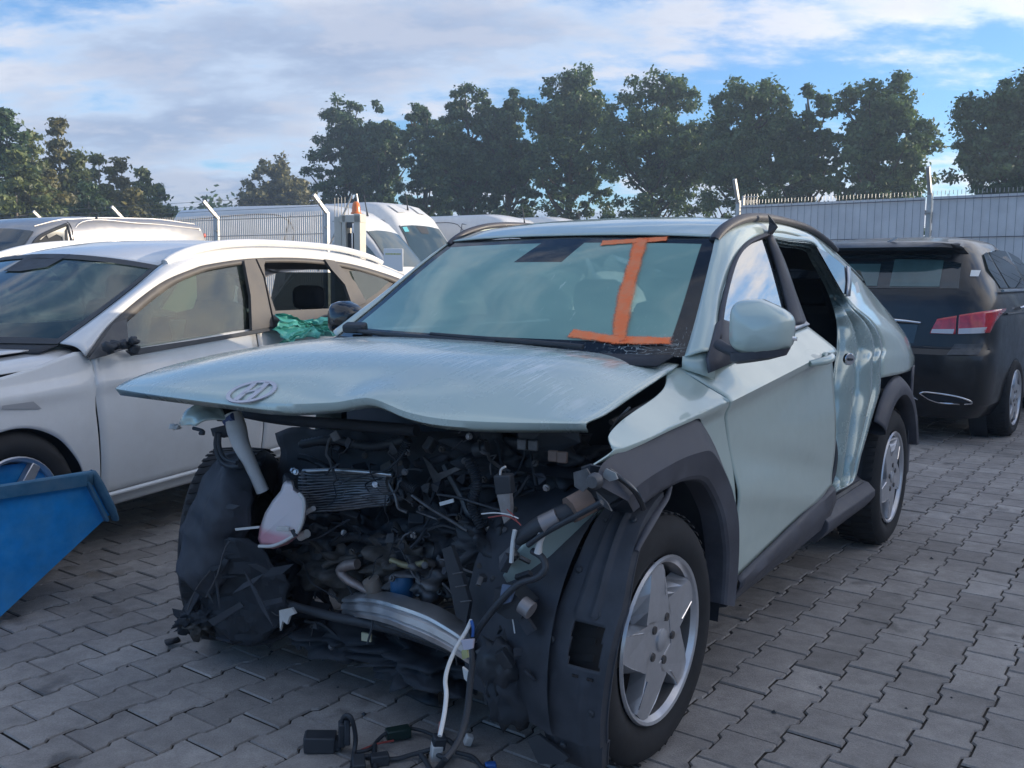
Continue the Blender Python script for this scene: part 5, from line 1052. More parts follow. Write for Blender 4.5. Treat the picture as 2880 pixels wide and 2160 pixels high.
    for x in (.03, -2.65):
        for sgn in (1, -1):
            w_ = bpy.data.objects.new('wheel', None); COL.objects.link(w_); w_.parent = E; w_.location = (x, sgn*.79, .335); w_.rotation_euler = (0, R(20), 0 if sgn > 0 else math.pi)
            v, f = tyre_geo(.335, .222, .21, 48); obj('tyre', v, f, M_RUB, w_, ang=50); h = .105
            v, f = lathe_geo([(.226, h-.004), (.220, h+.002), (.205, h-.012), (.196, h-.06)], 40); obj('rim', v, f, M_RIM, w_); v, f = lathe_geo([(0, h-.07), (.2, h-.07)], 30); obj('wheel_barrel', v, f, M_RIMIN, w_)
            for k in range(5):
                a = 2*math.pi*k/5; vs = []
                for r_, wd, y in ((.04, .030, h-.012), (.21, .022, h-.006)):
                    for s_ in (-1, 1): vs.append((r_*math.cos(a)-s_*wd*math.sin(a), y, r_*math.sin(a)+s_*wd*math.cos(a)))
                vs += [(p[0], p[1]-.03, p[2]) for p in vs]; obj('spoke', vs, [(0, 1, 3, 2), (0, 2, 6, 4), (1, 5, 7, 3), (2, 3, 7, 6), (0, 4, 5, 1)], M_RIM, w_, bevel=.004)
            v, f = lathe_geo([(0, h), (.03, h-.002), (.045, h-.012), (.05, h-.04)], 20); obj('hub_cap', v, f, M_RIM, w_)
    # green bag caught in the smashed window
    bg = [sg(*p, .03) for p in [(592, 676), (620, 684), (660, 692), (700, 682), (745, 670), (752, 690), (730, 712), (700, 724), (660, 728), (620, 732), (604, 745), (588, 712)]]
    cpt = sum(bg)/len(bg); rows = [[cpt+(p-cpt)*t+np.array((0, .018*math.sin(math.pi*t)+.03+.020*t*math.sin(i*.9)+.012*math.sin(i*2.3+5*t), 0)) for t in np.linspace(.05, 1, 14)] for i, p in enumerate([np.array(q) for q in cri([np.array(b) for b in bg]+[np.array(bg[0])], 90)])]
    m_ = mat('bag_turquoise', (.10, .42, .37), .35, var=.2, vscale=10); o = grid('plastic_bag', crumple(crumple(rows, .016, 4, 12), .010, 7, 34), m_, None, solid=.002, ang=20)
    o.matrix_world = Matrix.Translation((*loc, 0)) @ Matrix.Rotation(rz, 4, 'Z'); tag(o, 'crumpled turquoise plastic bag hanging from the smashed rear window of the white car', 'bag')
white_estate()

# ------------------------------------------------------------------ lofted bodies
class Loft:
    def __init__(s, st): s.st = st; s.rings = [s.ring(*q) for q in st]
    def ring(s, x, z0, zt, wb, wt, rt=.12, crown=.03):
        zm = z0+(zt-z0)*.5; wm = wb*.5+wt*.5+.02
        half = [(wb*.97, z0), (wb, z0+.06), (wb, z0+(zt-z0)*.25), (wm, zm), (wt+.01, zt-rt-.1*(zt-z0)), (wt, zt-rt), (wt-.08*rt, zt-.55*rt), (wt-.3*rt, zt-.2*rt), (wt-.62*rt, zt-.04*rt), (wt-rt, zt+.0), ((wt-rt)*.5, zt+crown*.8)]
        pts = [(x, -y, z) for y, z in half]+[(x, 0, zt+crown)]+[(x, y, z) for y, z in half[::-1]]
        return [np.array(p) for p in pts]
    def P(s, a, v):
        i = min(int(a), len(s.rings)-2); t = a-i; k = len(s.rings[0])-1; j = min(int(v*k), k-1); u = v*k-j
        q = lambda r_: r_[j]*(1-u)+r_[j+1]*u
        return q(s.rings[i])*(1-t)+q(s.rings[i+1])*t
    def N(s, a, v):
        e = 1e-3; d1 = s.P(min(a+e, len(s.rings)-1), v)-s.P(max(a-e, 0), v); d2 = s.P(a, min(v+e, 1))-s.P(a, max(v-e, 0)); n = np.cross(d1, d2); n /= np.linalg.norm(n)+1e-9
        return n
    def body(s, name, m, parent, sub=1, ang=35):
        n = len(s.rings[0]); rows = s.rings; vs = [p for r_ in rows for p in r_]; fs = gridfaces(len(rows), n)+[tuple(range(n)), tuple((len(rows)-1)*n+i for i in range(n))[::-1]]
        return obj(name, vs, fs, m, parent, ang=ang)
    def patch(s, name, quad, m, parent, off=.006, n=10, mm=10, sgn=None, **k):
        """quad: four (a, v) corners"""
        rows = []
        for i in np.linspace(0, 1, n):
            r_ = []
            for j in np.linspace(0, 1, mm):
                a = (quad[0][0]*(1-i)+quad[1][0]*i)*(1-j)+(quad[3][0]*(1-i)+quad[2][0]*i)*j; v = (quad[0][1]*(1-i)+quad[1][1]*i)*(1-j)+(quad[3][1]*(1-i)+quad[2][1]*i)*j
                p = s.P(a, v); c = np.array((p[0], 0, p[2]*.6+.3)); nn = s.N(a, v); out = p-np.array((p[0]-.4, 0, 1.0)); nn = nn if nn@out > 0 else -nn; r_.append(p+nn*off)
            rows.append(r_)
        return grid(name, rows, m, parent, ang=60, **k)

def van(name, root, L, st, glass, mt, label, cat, group=None, wheels=(.9, None), nose=True):
    pass

def silver_van():
    c = W(470, 600, 'y', 13.0); rz = R(246); E = empty('silver_van', (c[0], 13.0, 0), rz, 'silver panel van with a smashed cab side window, parked behind the white estate', 'van')
    st = [(0, .30, 1.90, .93, .80, .16), (.10, .26, 2.0, .95, .82, .18), (.9, .26, 2.03, .96, .83, .2), (2.0, .26, 1.99, .96, .82, .2), (2.7, .26, 1.93, .96, .80, .2), (3.05, .26, 1.84, .96, .76, .2), (3.35, .26, 1.60, .96, .79, .16), (3.75, .26, 1.22, .95, .84, .12), (4.2, .28, 1.08, .92, .80, .12), (4.55, .32, .92, .84, .70, .14), (4.7, .36, .74, .70, .58, .12)]
    ox = .98
    for i, q in enumerate(st): pass
    lf = Loft([(q[0]*.84, *q[1:]) for q in st]); b = lf.body('body', M_SILVER, E)
    for o in (b,): o.location = (0, -ox, 0)
    def pp(*a, **k): o = lf.patch(*a, **k); o.location = (0, -ox, 0); return o
    v1 = 1-.145; v2 = 1-.235
    pp('windscreen', [(5.2, .36), (7.0, .345), (7.0, .655), (5.2, .64)], M_DKGLASS, E)
    win = pp('cab_window_opening', [(4.02, .70), (6.5, .735), (6.6, .805), (4.05, .835)], M_INT, E, off=.004)
    # frame of the smashed cab window, shards still standing
    fr = [lf.P(a, v)+np.array((0, .012, 0)) for a, v in ((3.98, .69), (5.2, .705), (5.9, .72), (6.6, .738), (6.75, .80), (5.6, .835), (3.98, .84), (3.98, .69))]
    o = tube('window_frame', fr, .022, M_BLK2, E, n=60, seg=6); o.location = (0, -ox, 0)
    sh = [lf.P(a, v)+np.array((0, .012, 0)) for a, v in ((4.0, .70), (4.9, .705), (5.3, .712), (5.2, .725), (4.9, .722), (4.85, .745), (4.5, .735), (4.3, .76), (4.25, .80), (4.0, .81))]; o = obj('glass_shard', sh, [tuple(range(len(sh)))], mat('frosted_shard', (.66, .64, .58), .6), E, solid=.004); o.location = (0, -ox, 0)
    for a0, a1, va, vb in ((1.05, 3.75, .70, .86),):
        edge = [lf.P(a, v)+np.array((0, .008, 0)) for a, v in ((a0, va), ((a0+a1)/2, va-.006), (a1, va), (a1, vb), ((a0+a1)/2, vb+.01), (a0, vb), (a0, va))]; o = tube('panel_swage', edge, .006, M_SILVER, E, n=60, seg=5); o.location = (0, -ox, 0)
    o = tube('door_gap', [lf.P(3.9, v)+np.array((0, .002, 0)) for v in np.linspace(.66, .95, 12)], .007, M_BLK2, E, seg=5); o.location = (0, -ox, 0)
    o = tube('roof_seam', [lf.P(a, .615)+np.array((0, .0, .01)) for a in np.linspace(.3, 5, 14)], .008, M_SILVER, E, seg=5); o.location = (0, -ox, 0)
    p = lf.P(.35, .72)+np.array((0, .01, 0)); o = blob('marker_lamp', p, (.03, .012, .03), mat('lamp_red_dull', (.45, .08, .06), .4), E, sub=2, amp=0); o.location = (0, -ox, 0)
    pp('white_label', [(.45, .775), (.75, .775), (.75, .80), (.45, .80)], mat('paper_white', (.75, .75, .72)), E, off=.008)
    o = tube('aerial_clip', [lf.P(3.1, .62)+np.array((0, 0, .0)), lf.P(3.1, .62)+np.array((0, .02, .05)), lf.P(3.2, .62)+np.array((0, -.02, .07))], .012, M_BLK, E, seg=6); o.location = (0, -ox, 0)
    for x in (.67, 3.23):
        for y in (-.16, -1.8):
            v, f = tyre_geo(.33, .21, .2, 32); o = obj('tyre', v, f, M_RUB, E); o.location = (x, y, .33); v, f = lathe_geo([(0, .09), (.19, .1), (.21, .09)], 24); w_ = obj('wheel_cover', v, f, M_RIM, o)
silver_van()

def white_vans():
    base = [(0, .42, 2.45, .98, .86, .22), (.12, .40, 2.60, 1.0, .88, .25), (1.5, .40, 2.66, 1.0, .88, .25), (3.3, .40, 2.66, 1.0, .88, .25), (3.75, .40, 2.58, 1.0, .84, .28), (4.15, .40, 2.36, 1.0, .80, .28), (4.50, .40, 2.00, 1.0, .80, .22), (4.95, .40, 1.46, .99, .86, .14), (5.30, .42, 1.22, .95, .82, .14), (5.55, .45, 1.02, .88, .72, .14), (5.68, .5, .82, .75, .6, .1)]
    specs = [('low white panel van with a long shaded side standing behind the fence', (365, 19.2), -19, 1.0, 2.72, 0, 'panel'), ('tall white high-roof van with an open cab door window behind the fence', (None, (-6.35, 23.1)), -34, 1.02, 3.02, 1, 'high'), ('white van roof and nose just showing right of the tall high-roof van', (None, (-3.6, 24.4)), -34, 1.0, 2.86, 2, 'far'), ('farthest white van, only a sliver of roof showing above the wrecked car', (None, (-2.1, 26.6)), -34, 1.0, 2.96, 3, 'farthest')]
    for label, pos, ang, sc, H, i, kind in specs:
        if pos[0] is not None: w_ = W(pos[0], 600, 'y', pos[1]); loc = (w_[0], pos[1])
        else: loc = pos[1]
        E = empty('white_van', (*loc, 0), R(ang), label, 'van', 'white vans parked behind the fence'); E.scale = (sc, sc, sc); k = H/sc/2.69
        st = []
        for q in base:
            zt = q[2]; zt = .4+(zt-.4)*((H/sc-.4-.03)/2.26) if zt > 1.5 else zt
            if kind == 'high' and q[0] in (3.75, 4.15): zt *= {3.75: 1.015, 4.15: 1.02}[q[0]]
            st.append((q[0], q[1], zt, *q[3:]))
        lf = Loft(st); b = lf.body('body', M_WHITE2, E); b.location = (0, 1.0, 0)
        def pp(*a, **kk): o = lf.patch(*a, **kk); o.location = (0, 1.0, 0); return o
        pp('windscreen', [(5.55, .355), (6.95, .335), (6.95, .665), (5.55, .645)], M_VANGLASS, E)
        pp('cab_window', [(5.0, .232), (6.35, .225), (6.75, .165), (5.0, .15)], M_INT if kind == 'high' else M_DKGLASS, E)
        pp('lower_cladding', [(.1, .02), (8.5, .02), (8.5, .055), (.1, .055)], M_GRYPL, E)
        for a0, a1 in ((1.02, 2.6), (2.7, 4.7)):
            edge = [lf.P(a, v)+np.array((0, -.006, 0)) for a, v in ((a0, .24), (a1, .24), (a1, .15), (a0, .15), (a0, .24))]; o = tube('panel_seam', edge, .009, M_GRYPL, E, n=40, seg=4); o.location = (0, 1.0, 0)
        ant = lf.P(4.6, .5); o = tube('aerial', [ant, ant+np.array((-.02, .0, .12)), ant+np.array((-.10, .03, .42))], [.025, .012, .008], M_BLK, E, seg=6); o.location = (0, 1.0, 0)
        pp('screen_pillar_seal', [(5.5, .332), (6.95, .318), (6.95, .336), (5.5, .352)], M_BLK, E, off=.008)
        m = lf.P(6.6, .17)+np.array((.05, -.16, .05)); o = box('door_mirror', m, (.10, .16, .34), M_BLK, E, bevel=.04); o.location = (0, 1.0, 0)
        for kx in (2.0, 4.2) if kind == 'high' else ():
            pass
        if kind == 'high':
            pp('roof_dimple', [(4.2, .42), (4.9, .42), (4.9, .46), (4.2, .46)], M_WHITE2, E, off=.02); pp('roof_dimple', [(4.2, .54), (4.9, .54), (4.9, .58), (4.2, .58)], M_WHITE2, E, off=.02); pp('toll_sticker', [(5.62, .37), (5.85, .37), (5.85, .42), (5.62, .42)], mat('sticker_cyan', (.12, .45, .52), .5), E, off=.012); pp('camera_patch', [(5.6, .47), (5.95, .48), (5.95, .52), (5.6, .53)], M_BLK, E, off=.010)
        for x in (.95, 4.55):
            for y in (.12, 1.88):
                v, f = tyre_geo(.34, .22, .22, 32); o = obj('tyre', v, f, M_RUB, E); o.location = (x, y, .34); v, f = lathe_geo([(0, -.10), (.2, -.11), (.22, -.10)], 24); obj('wheel_cover', v, f, M_GRYPL, o)
white_vans()

def black_car():
    rz = R(52); rn = np.array([math.sin(rz), -math.cos(rz)]); c = np.array([4.25, 8.05])-rn*.86; S = survey(c, rz)
    E = empty('black_car', (*c, 0), rz, 'black tall hatchback seen from behind with red tail lamp and chrome handle', 'car')
    Z = [.22, .34, .46, .60, .74, .775, .80, .90, 1.0, 1.10, 1.20, 1.28, 1.36, 1.45, 1.54, 1.60, 1.645, 1.675, 1.70, 1.715]
    wz = lambda z: np.interp(z, [.22, .34, .6, .95, 1.12, 1.25, 1.4, 1.55, 1.645, 1.675, 1.70, 1.715], [.82, .90, .925, .925, .905, .86, .775, .69, .62, .55, .44, .24])
    xr = lambda z: np.interp(z, [.22, .34, .46, .60, .74, .775, .80, 1.0, 1.20, 1.30, 1.5, 1.545, 1.56, 1.62, 1.645, 1.675, 1.70, 1.715], [-.92, -1.03, -1.08, -1.10, -1.09, -1.06, -1.03, -1.0, -.96, -.90, -.74, -.72, -.84, -.80, -.66, -.46, -.2, .1])
    xf = lambda z: np.interp(z, [.22, .6, .9, 1.0, 1.1, 1.25, 1.45, 1.60, 1.675], [3.05, 3.15, 3.05, 2.7, 2.2, 1.95, 1.55, 1.2, .9])
    def ringp(z):
        w_, x0, x1 = wz(z), xr(z), xf(z); r_ = []
        half = [(x1, 0), (x1-.1, w_*.6), (x1-.35, w_*.92), (x1-.7, w_), ((x1+x0)/2+.2, w_), (.3, w_), (x0+.40, w_*.995), (x0+.24, w_*.97), (x0+.13, w_*.915), (x0+.06, w_*.82), (x0+.02, w_*.6), (x0+.004, w_*.3)]
        return [np.array((x, -y, z)) for x, y in half]+[np.array((x0, 0, z))]+[np.array((x, y, z)) for x, y in half[:0:-1]]
    rows = [ringp(z) for z in Z]; n = len(rows[0]); vs = [p for r_ in rows for p in r_]; fs = []
    arch = lambda p: (p[0]**2+(p[2]-.34)**2 < .40**2 or (p[0]-2.35)**2+(p[2]-.34)**2 < .40**2) and abs(p[1]) > .8
    for i in range(len(rows)-1):
        for j in range(n): fs.append((i*n+j, i*n+(j+1) % n, (i+1)*n+(j+1) % n, (i+1)*n+j))
    fs.append(tuple((len(rows)-1)*n+j for j in range(n)))
    body = obj('body', vs, fs, M_BLACKP, E, ang=28)
    rr = lambda y, z, off=.006: (lambda x: (x, y, z))(np.interp(abs(y)/wz(z), [0, .3, .6, .82, .915, .97, .995, 1.0], [xr(z), xr(z)+.004, xr(z)+.02, xr(z)+.06, xr(z)+.13, xr(z)+.24, xr(z)+.40, xr(z)+.5])-off)
    def rp(name, A, B, m, off=.006, n_=14, m_=8, par=None, **k):
        a = lin(A, n_); b = lin(B, n_); return grid(name, [[rr(*(a[i]+(b[i]-a[i])*t), off) for t in np.linspace(0, 1, m_)] for i in range(n_)], m, par or E, ang=50, **k)
    rp('tailgate_glass', [(-.64, 1.262), (-.2, 1.258), (.2, 1.258), (.64, 1.262)], [(-.60, 1.525), (-.2, 1.535), (.2, 1.535), (.60, 1.525)], mat('rear_glass', (.014, .022, .026), .06, coat=1.), .005)
    gl = mat('rear_glass_daylight', (.062, .115, .112), .08, coat=1., var=.25, vscale=3); rp('painted_daylight_pane', [(-.50, 1.275), (-.12, 1.272)], [(-.48, 1.49), (-.10, 1.50)], gl, .009); rp('painted_daylight_pane', [(-.02, 1.275), (.48, 1.275)], [(0, 1.46), (.46, 1.46)], gl, .009)  # opaque teal panes: daylight seen through the car, put into the colour
    # roof spoiler
    rows = [[(xr(1.56)-.0+.12*abs(t)**3, .62*t, 1.575), (xr(1.56)-.03+.14*abs(t)**3, .625*t, 1.592), (xr(1.62)+.03, .60*t, 1.63-.03*abs(t)**3), (-.45, .54*t, 1.675-.03*abs(t)**3)] for t in np.linspace(-1, 1, 18)]; grid('roof_spoiler', rows, M_BLACKP, E, solid=.02, ang=40)
    for q in ([(1888, 532), (1893, 524), (1896, 526), (1891, 535)], [(1915, 522), (1935, 512), (1940, 514), (1920, 525)]): obj('tape_mark', [S(*p, (1, 0, 0), -.74) for p in q], [(0, 1, 2, 3)], mat('tape_clear', (.42, .42, .43), .3), E)
    # tail lamps
    lr = mat('lamp_red', (.52, .02, .03), .12, coat=1., var=.25, vscale=22); lw = mat('lamp_clear', (.55, .50, .50), .15, coat=1.)
    for s_ in (-1, 1):
        a = rp('tail_lamp', [(s_*.475, .905), (s_*.66, .905)], [(s_*.52, 1.02), (s_*.655, 1.05)], lr, .014, solid=.008); rp('reversing_lens', [(s_*.485, .908), (s_*.645, .908)], [(s_*.492, .94), (s_*.65, .945)], lw, .024, par=a)
        a = rp('tail_lamp', [(s_*.675, .905), (s_*.875, .92)], [(s_*.67, 1.055), (s_*.915, 1.105)], lr, .014, 20, 10, solid=.008); rp('reversing_lens', [(s_*.68, .908), (s_*.85, .918)], [(s_*.682, .95), (s_*.86, .965)], lw, .024, par=a)
    tube('tailgate_handle', [rr(-.40, .985, .012), rr(-.2, 1.0, .03), rr(.2, 1.0, .03), rr(.40, .985, .012)], [.012, .022, .022, .012], M_CHROME, E, n=20, flat=.8)
    rp('plate_recess', [(-.36, .82), (.36, .82)], [(-.38, .97), (.38, .97)], M_GLOSSBLK, .004); tube('bumper_chrome', [rr(-.36, .76, .008), rr(0, .762, .008), rr(.36, .76, .008)], .007, M_CHROME, E, n=12)
    for s_ in (-1, 1):
        pts = [(s_*.44, .425), (s_*.50, .44), (s_*.72, .415), (s_*.80, .365), (s_*.62, .355), (s_*.52, .375), (s_*.44, .425)]; tube('exhaust_trim', [rr(y, z, .012) for y, z in pts], .008, M_CHROME, E, n=40, seg=6); tube('lower_chrome', [rr(s_*y, z, .01) for y, z in ((.10, .43), (.25, .43), (.34, .41), (.42, .37))], .006, M_CHROME, E, n=14, seg=6)
    rp('exhaust_insert', [(-.50, .375), (-.78, .37)], [(-.48, .425), (-.72, .41)], M_BLK2, .006); tube('bumper_seam', [rr(y, .79, .003) for y in np.linspace(-.88, .88, 20)], .006, M_BLK2, E, seg=5)
    rp('dull_patch', [(-.62, .745), (-.83, .752)], [(-.66, .83), (-.85, .835)], mat('dust_patch', (.075, .077, .08), .55, var=.4, vscale=12), .009)
    rp('white_label', [(-.74, 1.36), (-.69, 1.36)], [(-.735, 1.41), (-.685, 1.41)], mat('paper_white', (.75, .75, .72)), .010)
    # side windows (right flank)
    def sp(name, pts, m, off=.005): return obj(name, [(x, -(wz(z)+off), z) for x, z in pts], [tuple(range(len(pts)))], m, E, smooth=False)
    sp('rear_side_glass', [(-.42, 1.27), (-.50, 1.42), (-.36, 1.545), (-.16, 1.57), (-.12, 1.27)], M_DKGLASS); sp('rear_door_glass', [(-.06, 1.27), (-.10, 1.57), (.30, 1.60), (.72, 1.60), (.72, 1.27)], M_DKGLASS); sp('front_door_glass', [(.80, 1.27), (.80, 1.60), (1.15, 1.55), (1.65, 1.27)], M_DKGLASS)
    tube('belt_chrome', [(-.52, -.885, 1.245), (.2, -.885, 1.25), (1.6, -.885, 1.25)], .014, M_CHROME, E, n=12); tube('door_handle', [(.02, -.93, 1.10), (.05, -.955, 1.11), (.2, -.955, 1.11), (.23, -.93, 1.10)], .012, M_CHROME, E, n=10)
    tube('flank_crease', [(-.5, -.925, 1.06), (.5, -.928, 1.05), (2.0, -.92, .98)], .01, M_BLACKP, E, n=12)
    for x in (0, 2.35):
        for s_ in (-1, 1):
            v, f = lathe_geo([(.40, -.0), (.40, .14), (.37, .15)], 40); o = obj('wheel_housing', v, f, M_BLK2, E); o.location = (x, s_*.80 if s_ < 0 else .66, .34)
            w_ = make_wheel(E, (x, s_*.845, .335), math.pi if s_ < 0 else 0, rim=.235, rad=.335, w=.2)
black_car()

# ------------------------------------------------------------------ blue skip
def blue_skip():
    a = R(54.5); ux, uy = math.cos(a), math.sin(a); o = np.array([-1.655, 3.72]); rz = a; S = survey(o, rz); M_B = mat('skip_blue', (.016, .25, .62), .36, var=.18, vscale=9, dust=.5, dustcol=(.10, .36, .62), rvar=.1); M_BE = mat('skip_blue_worn', (.035, .15, .27), .5, var=.35, vscale=14, dust=.7, dustcol=(.11, .14, .16))
    E = empty('blue_skip', (o[0], o[1], 0), rz, 'blue steel tipping skip with a folded rim in front of the white car wheel', 'skip')
    f_ = lambda px, py: S(px, py, (0, 1, 0), 0.)
    A = f_(0, 1050); B = f_(193, 1022); C = f_(238, 1110); Dd = f_(0, 1332)
    back = .40
    P = [(-1.35, A[2]+.005), (A[0], A[2]), (B[0], B[2]), (C[0], C[2]), (Dd[0], max(.02, Dd[2])), (-1.30, -.0+.02)]
    P = [(-1.0, A[2]), (A[0], A[2]), (B[0], B[2]), (C[0], C[2]), (Dd[0], Dd[2])]
    sl = (C[2]-Dd[2])/(C[0]-Dd[0]); zb = Dd[2]-sl*(Dd[0]+1.0); P.append((-.62, max(.03, Dd[2]-sl*(Dd[0]+.62)))); P.append((-1.0, .03))
    n = len(P); wall = lambda y: [(x, y, z) for x, z in P]
    obj('side_wall', wall(0), [tuple(range(n))], M_B, E, solid=.006, smooth=False); obj('side_wall', wall(back), [tuple(range(n))], M_B, E, solid=.006, smooth=False)
    obj('floor_plate', [(P[i][0], y, P[i][1]) for y in (.004, back-.004) for i in (3, 4, 5, 6)], [(0, 1, 5, 4), (1, 2, 6, 5), (2, 3, 7, 6)], M_B, E, solid=.006)
    def rim(pts, w_, name):
        rows = []
        for i, p in enumerate(pts):
            x, z, nx, nz = p; rows.append([(x, .004, z), (x, -.016, z+.0), (x+nx*.0, -.022, z-nz*.0), (x+nx*w_, -.022, z+nz*w_), (x+nx*w_, .0, z+nz*w_), (x+nx*w_*.9, .02, z+nz*w_*.9)])
        return grid(name, rows, M_BE, E, solid=.006, ang=40)
    rim([(-1.0, A[2], 0, -.042), (A[0], A[2], 0, -.042), (B[0]-.03, B[2], 0, -.042), (B[0], B[2], -.0, -.042)], 1., 'rim_top'); ln = math.hypot(C[0]-B[0], C[2]-B[2]); tx, tz = (C[0]-B[0])/ln, (C[2]-B[2])/ln
    tube('rim_end', [(B[0], -.004, B[2]), (B[0]+.012, -.006, B[2]-.004), (C[0]+.012, -.004, C[2]-.0), (C[0]+.02, -.002, C[2]-.03)], [.016, .020, .020, .014], M_BE, E, n=16, seg=8); bar('rim_web', (B[0]-.02, -.002, B[2]-.03), (C[0]-.025, -.002, C[2]-.02), .012, .05, M_BE, E, up=(0, 1, 0)); tube('rim_roll', [(-1.0, -.01, A[2]), (B[0], -.01, B[2])], .013, M_BE, E, n=8)
blue_skip()

# ------------------------------------------------------------------ loom and debris lying on the pavers
def ground_bits():
    g = lambda px, py, z=0.: W(px, py, 'z', z)
    E = empty('wiring_harness', tuple(g(880, 1620)), 0, 'tangled black wiring harness with plugs lying on the pavers below the wreck', 'wiring harness'); o = np.array(g(880, 1620))
    T = lambda nm, pts, r_, m: tube(nm, [np.array(g(px, py, z))-o for px, py, z in pts], r_, m, E, n=30, seg=8)
    T('cable', [(735, 1590, .05), (742, 1550, .11), (758, 1550, .12), (768, 1590, .06), (765, 1625, .02), (760, 1659, .015)], 0.0066, M_BLK); T('cable', [(770, 1625, .02), (800, 1618, .02), (815, 1600, .02), (840, 1580, .03), (870, 1572, .02), (910, 1578, .02), (940, 1590, .03)], 0.0053, M_BLK); T('cable', [(765, 1635, .012), (800, 1634, .012), (850, 1640, .012), (890, 1630, .015), (920, 1622, .02), (950, 1612, .03)], 0.0066, M_BLK)
    T('cable', [(810, 1610, .02), (808, 1640, .012), (815, 1670, .012)], 0.0073, M_BLK); T('cable', [(905, 1625, .015), (920, 1645, .012), (935, 1672, .012)], 0.0073, M_BLK); T('cable', [(985, 1605, .03), (975, 1625, .02), (955, 1650, .015), (940, 1668, .012)], 0.0092, M_BLK); T('cable', [(955, 1595, .05), (970, 1600, .05), (980, 1615, .03), (960, 1635, .02), (945, 1630, .02)], 0.0066, M_BLK); T('cable', [(985, 1625, .015), (1020, 1635, .012), (1040, 1655, .012), (1060, 1668, .012)], 0.0059, M_BLK); T('red_wire', [(780, 1620, .015), (815, 1607, .02), (850, 1600, .015)], .003, mat('wire_red', (.35, .07, .06)))
    T('red_wire', [(952, 1560, .10), (950, 1580, .07), (945, 1595, .05)], .005, mat('wire_salmon', (.55, .22, .18), .5))
    def bx(nm, px, py, z, s, m, rot): return box(nm, np.array(g(px, py, z))-o, s, m, E, rot=rot, bevel=.004)
    bx('plug_block', 692, 1602, .025, (.085, .055, .045), M_BLK, (0, .05, .1)); bx('plug_block', 722, 1605, .02, (.04, .04, .032), M_BLK2, (0, .05, .1)); bx('plug_block', 665, 1600, .025, (.02, .05, .04), M_BLK, (0, 0, .1)); bx('cable_clamp', 738, 1585, .06, (.018, .03, .07), M_BLK, (.1, 0, .2)); bx('cable_clamp', 750, 1580, .07, (.016, .03, .07), M_BLK2, (-.1, 0, .2)); bx('tape_wrap', 860, 1583, .02, (.07, .035, .03), mat('tape_green_black', (.010, .028, .024), .5), (0, 0, .4)); bx('grey_plug', 942, 1625, .02, (.03, .03, .055), M_WHITEPL, (.2, .1, .3)); bx('grey_plug', 948, 1603, .05, (.035, .03, .04), M_BLK, (.2, .1, .3)); bx('grey_plug', 1012, 1598, .02, (.022, .022, .03), M_WHITEPL, (.2, .3, .3)); bx('blue_plug', 1060, 1655, .012, (.03, .02, .02), mat('wire_blue', (.04, .13, .40)), (0, 0, .2)); bx('black_boot', 775, 1650, .02, (.035, .05, .03), M_BLK, (.2, 0, .2)); bx('plug_block', 820, 1640, .018, (.05, .03, .03), M_BLK, (0, 0, .3))
    # torn trim pieces
    specs = [((880, 1500), (925, 1480), (945, 1495), (948, 1525), (920, 1520)), ((355, 1385), (385, 1378), (390, 1384), (360, 1392))]
    labels = ['ragged black plastic trim piece lying under the torn front of the wreck', 'thin black plastic sliver on the pavers beside the crushed right wheel']
    for q, lb in zip(specs, labels):
        pts = [np.array(g(*p, .012+.012*(i % 2))) for i, p in enumerate(q)]; c = sum(pts)/len(pts); ob = obj('trim_fragment', [p-c for p in pts], [tuple(range(len(pts)))], M_BLK, None, solid=.010); ob.location = c; tag(ob, lb, 'debris', 'torn trim pieces on the ground')
    rnd = random.Random(5)
    for i in range(22):
        px, py = (rnd.uniform(1540, 2210), rnd.uniform(1180, 1655)) if i < 13 else (rnd.uniform(250, 1150), rnd.uniform(1400, 1655)); p = g(px, py); s_ = rnd.uniform(.003, .009)
        vs = [np.array((rnd.uniform(-1, 1)*s_*1.6, rnd.uniform(-1, 1)*s_*1.3, z)) for z in (0, 0, 0, s_*.8, s_*.9)]; vs = [np.array((-s_, -s_*.7, 0)), np.array((s_*1.2, -s_*.5, 0)), np.array((s_*.3, s_, 0)), np.array((0, 0, s_*.9)), np.array((-s_*.6, s_*.5, s_*.3))]
        ob = obj('plastic_crumb', vs, [(0, 1, 3), (1, 2, 3), (2, 4, 3), (4, 0, 3), (0, 4, 2, 1)], M_BLK, None, smooth=False, rot=(0, 0, rnd.uniform(0, 6))); ob.location = (p[0], p[1], .001); tag(ob, 'tiny dark crumb of broken plastic on the grey pavers', 'debris', 'crumbs of broken plastic on the pavers')
ground_bits()
# ================================================================== fences, gate, building, trees
M_GALV = mat('galvanised', (.46, .455, .44), .42, metal=.45, var=.12, vscale=10, dust=.25)
M_SCREEN = mat('screen_strip_grey', (.72, .69, .67), .6, var=.10, vscale=3, dust=.25, dustcol=(.62, .58, .54))
M_WIREDK = mat('wire_grey', (.16, .165, .175), .5, metal=.4)

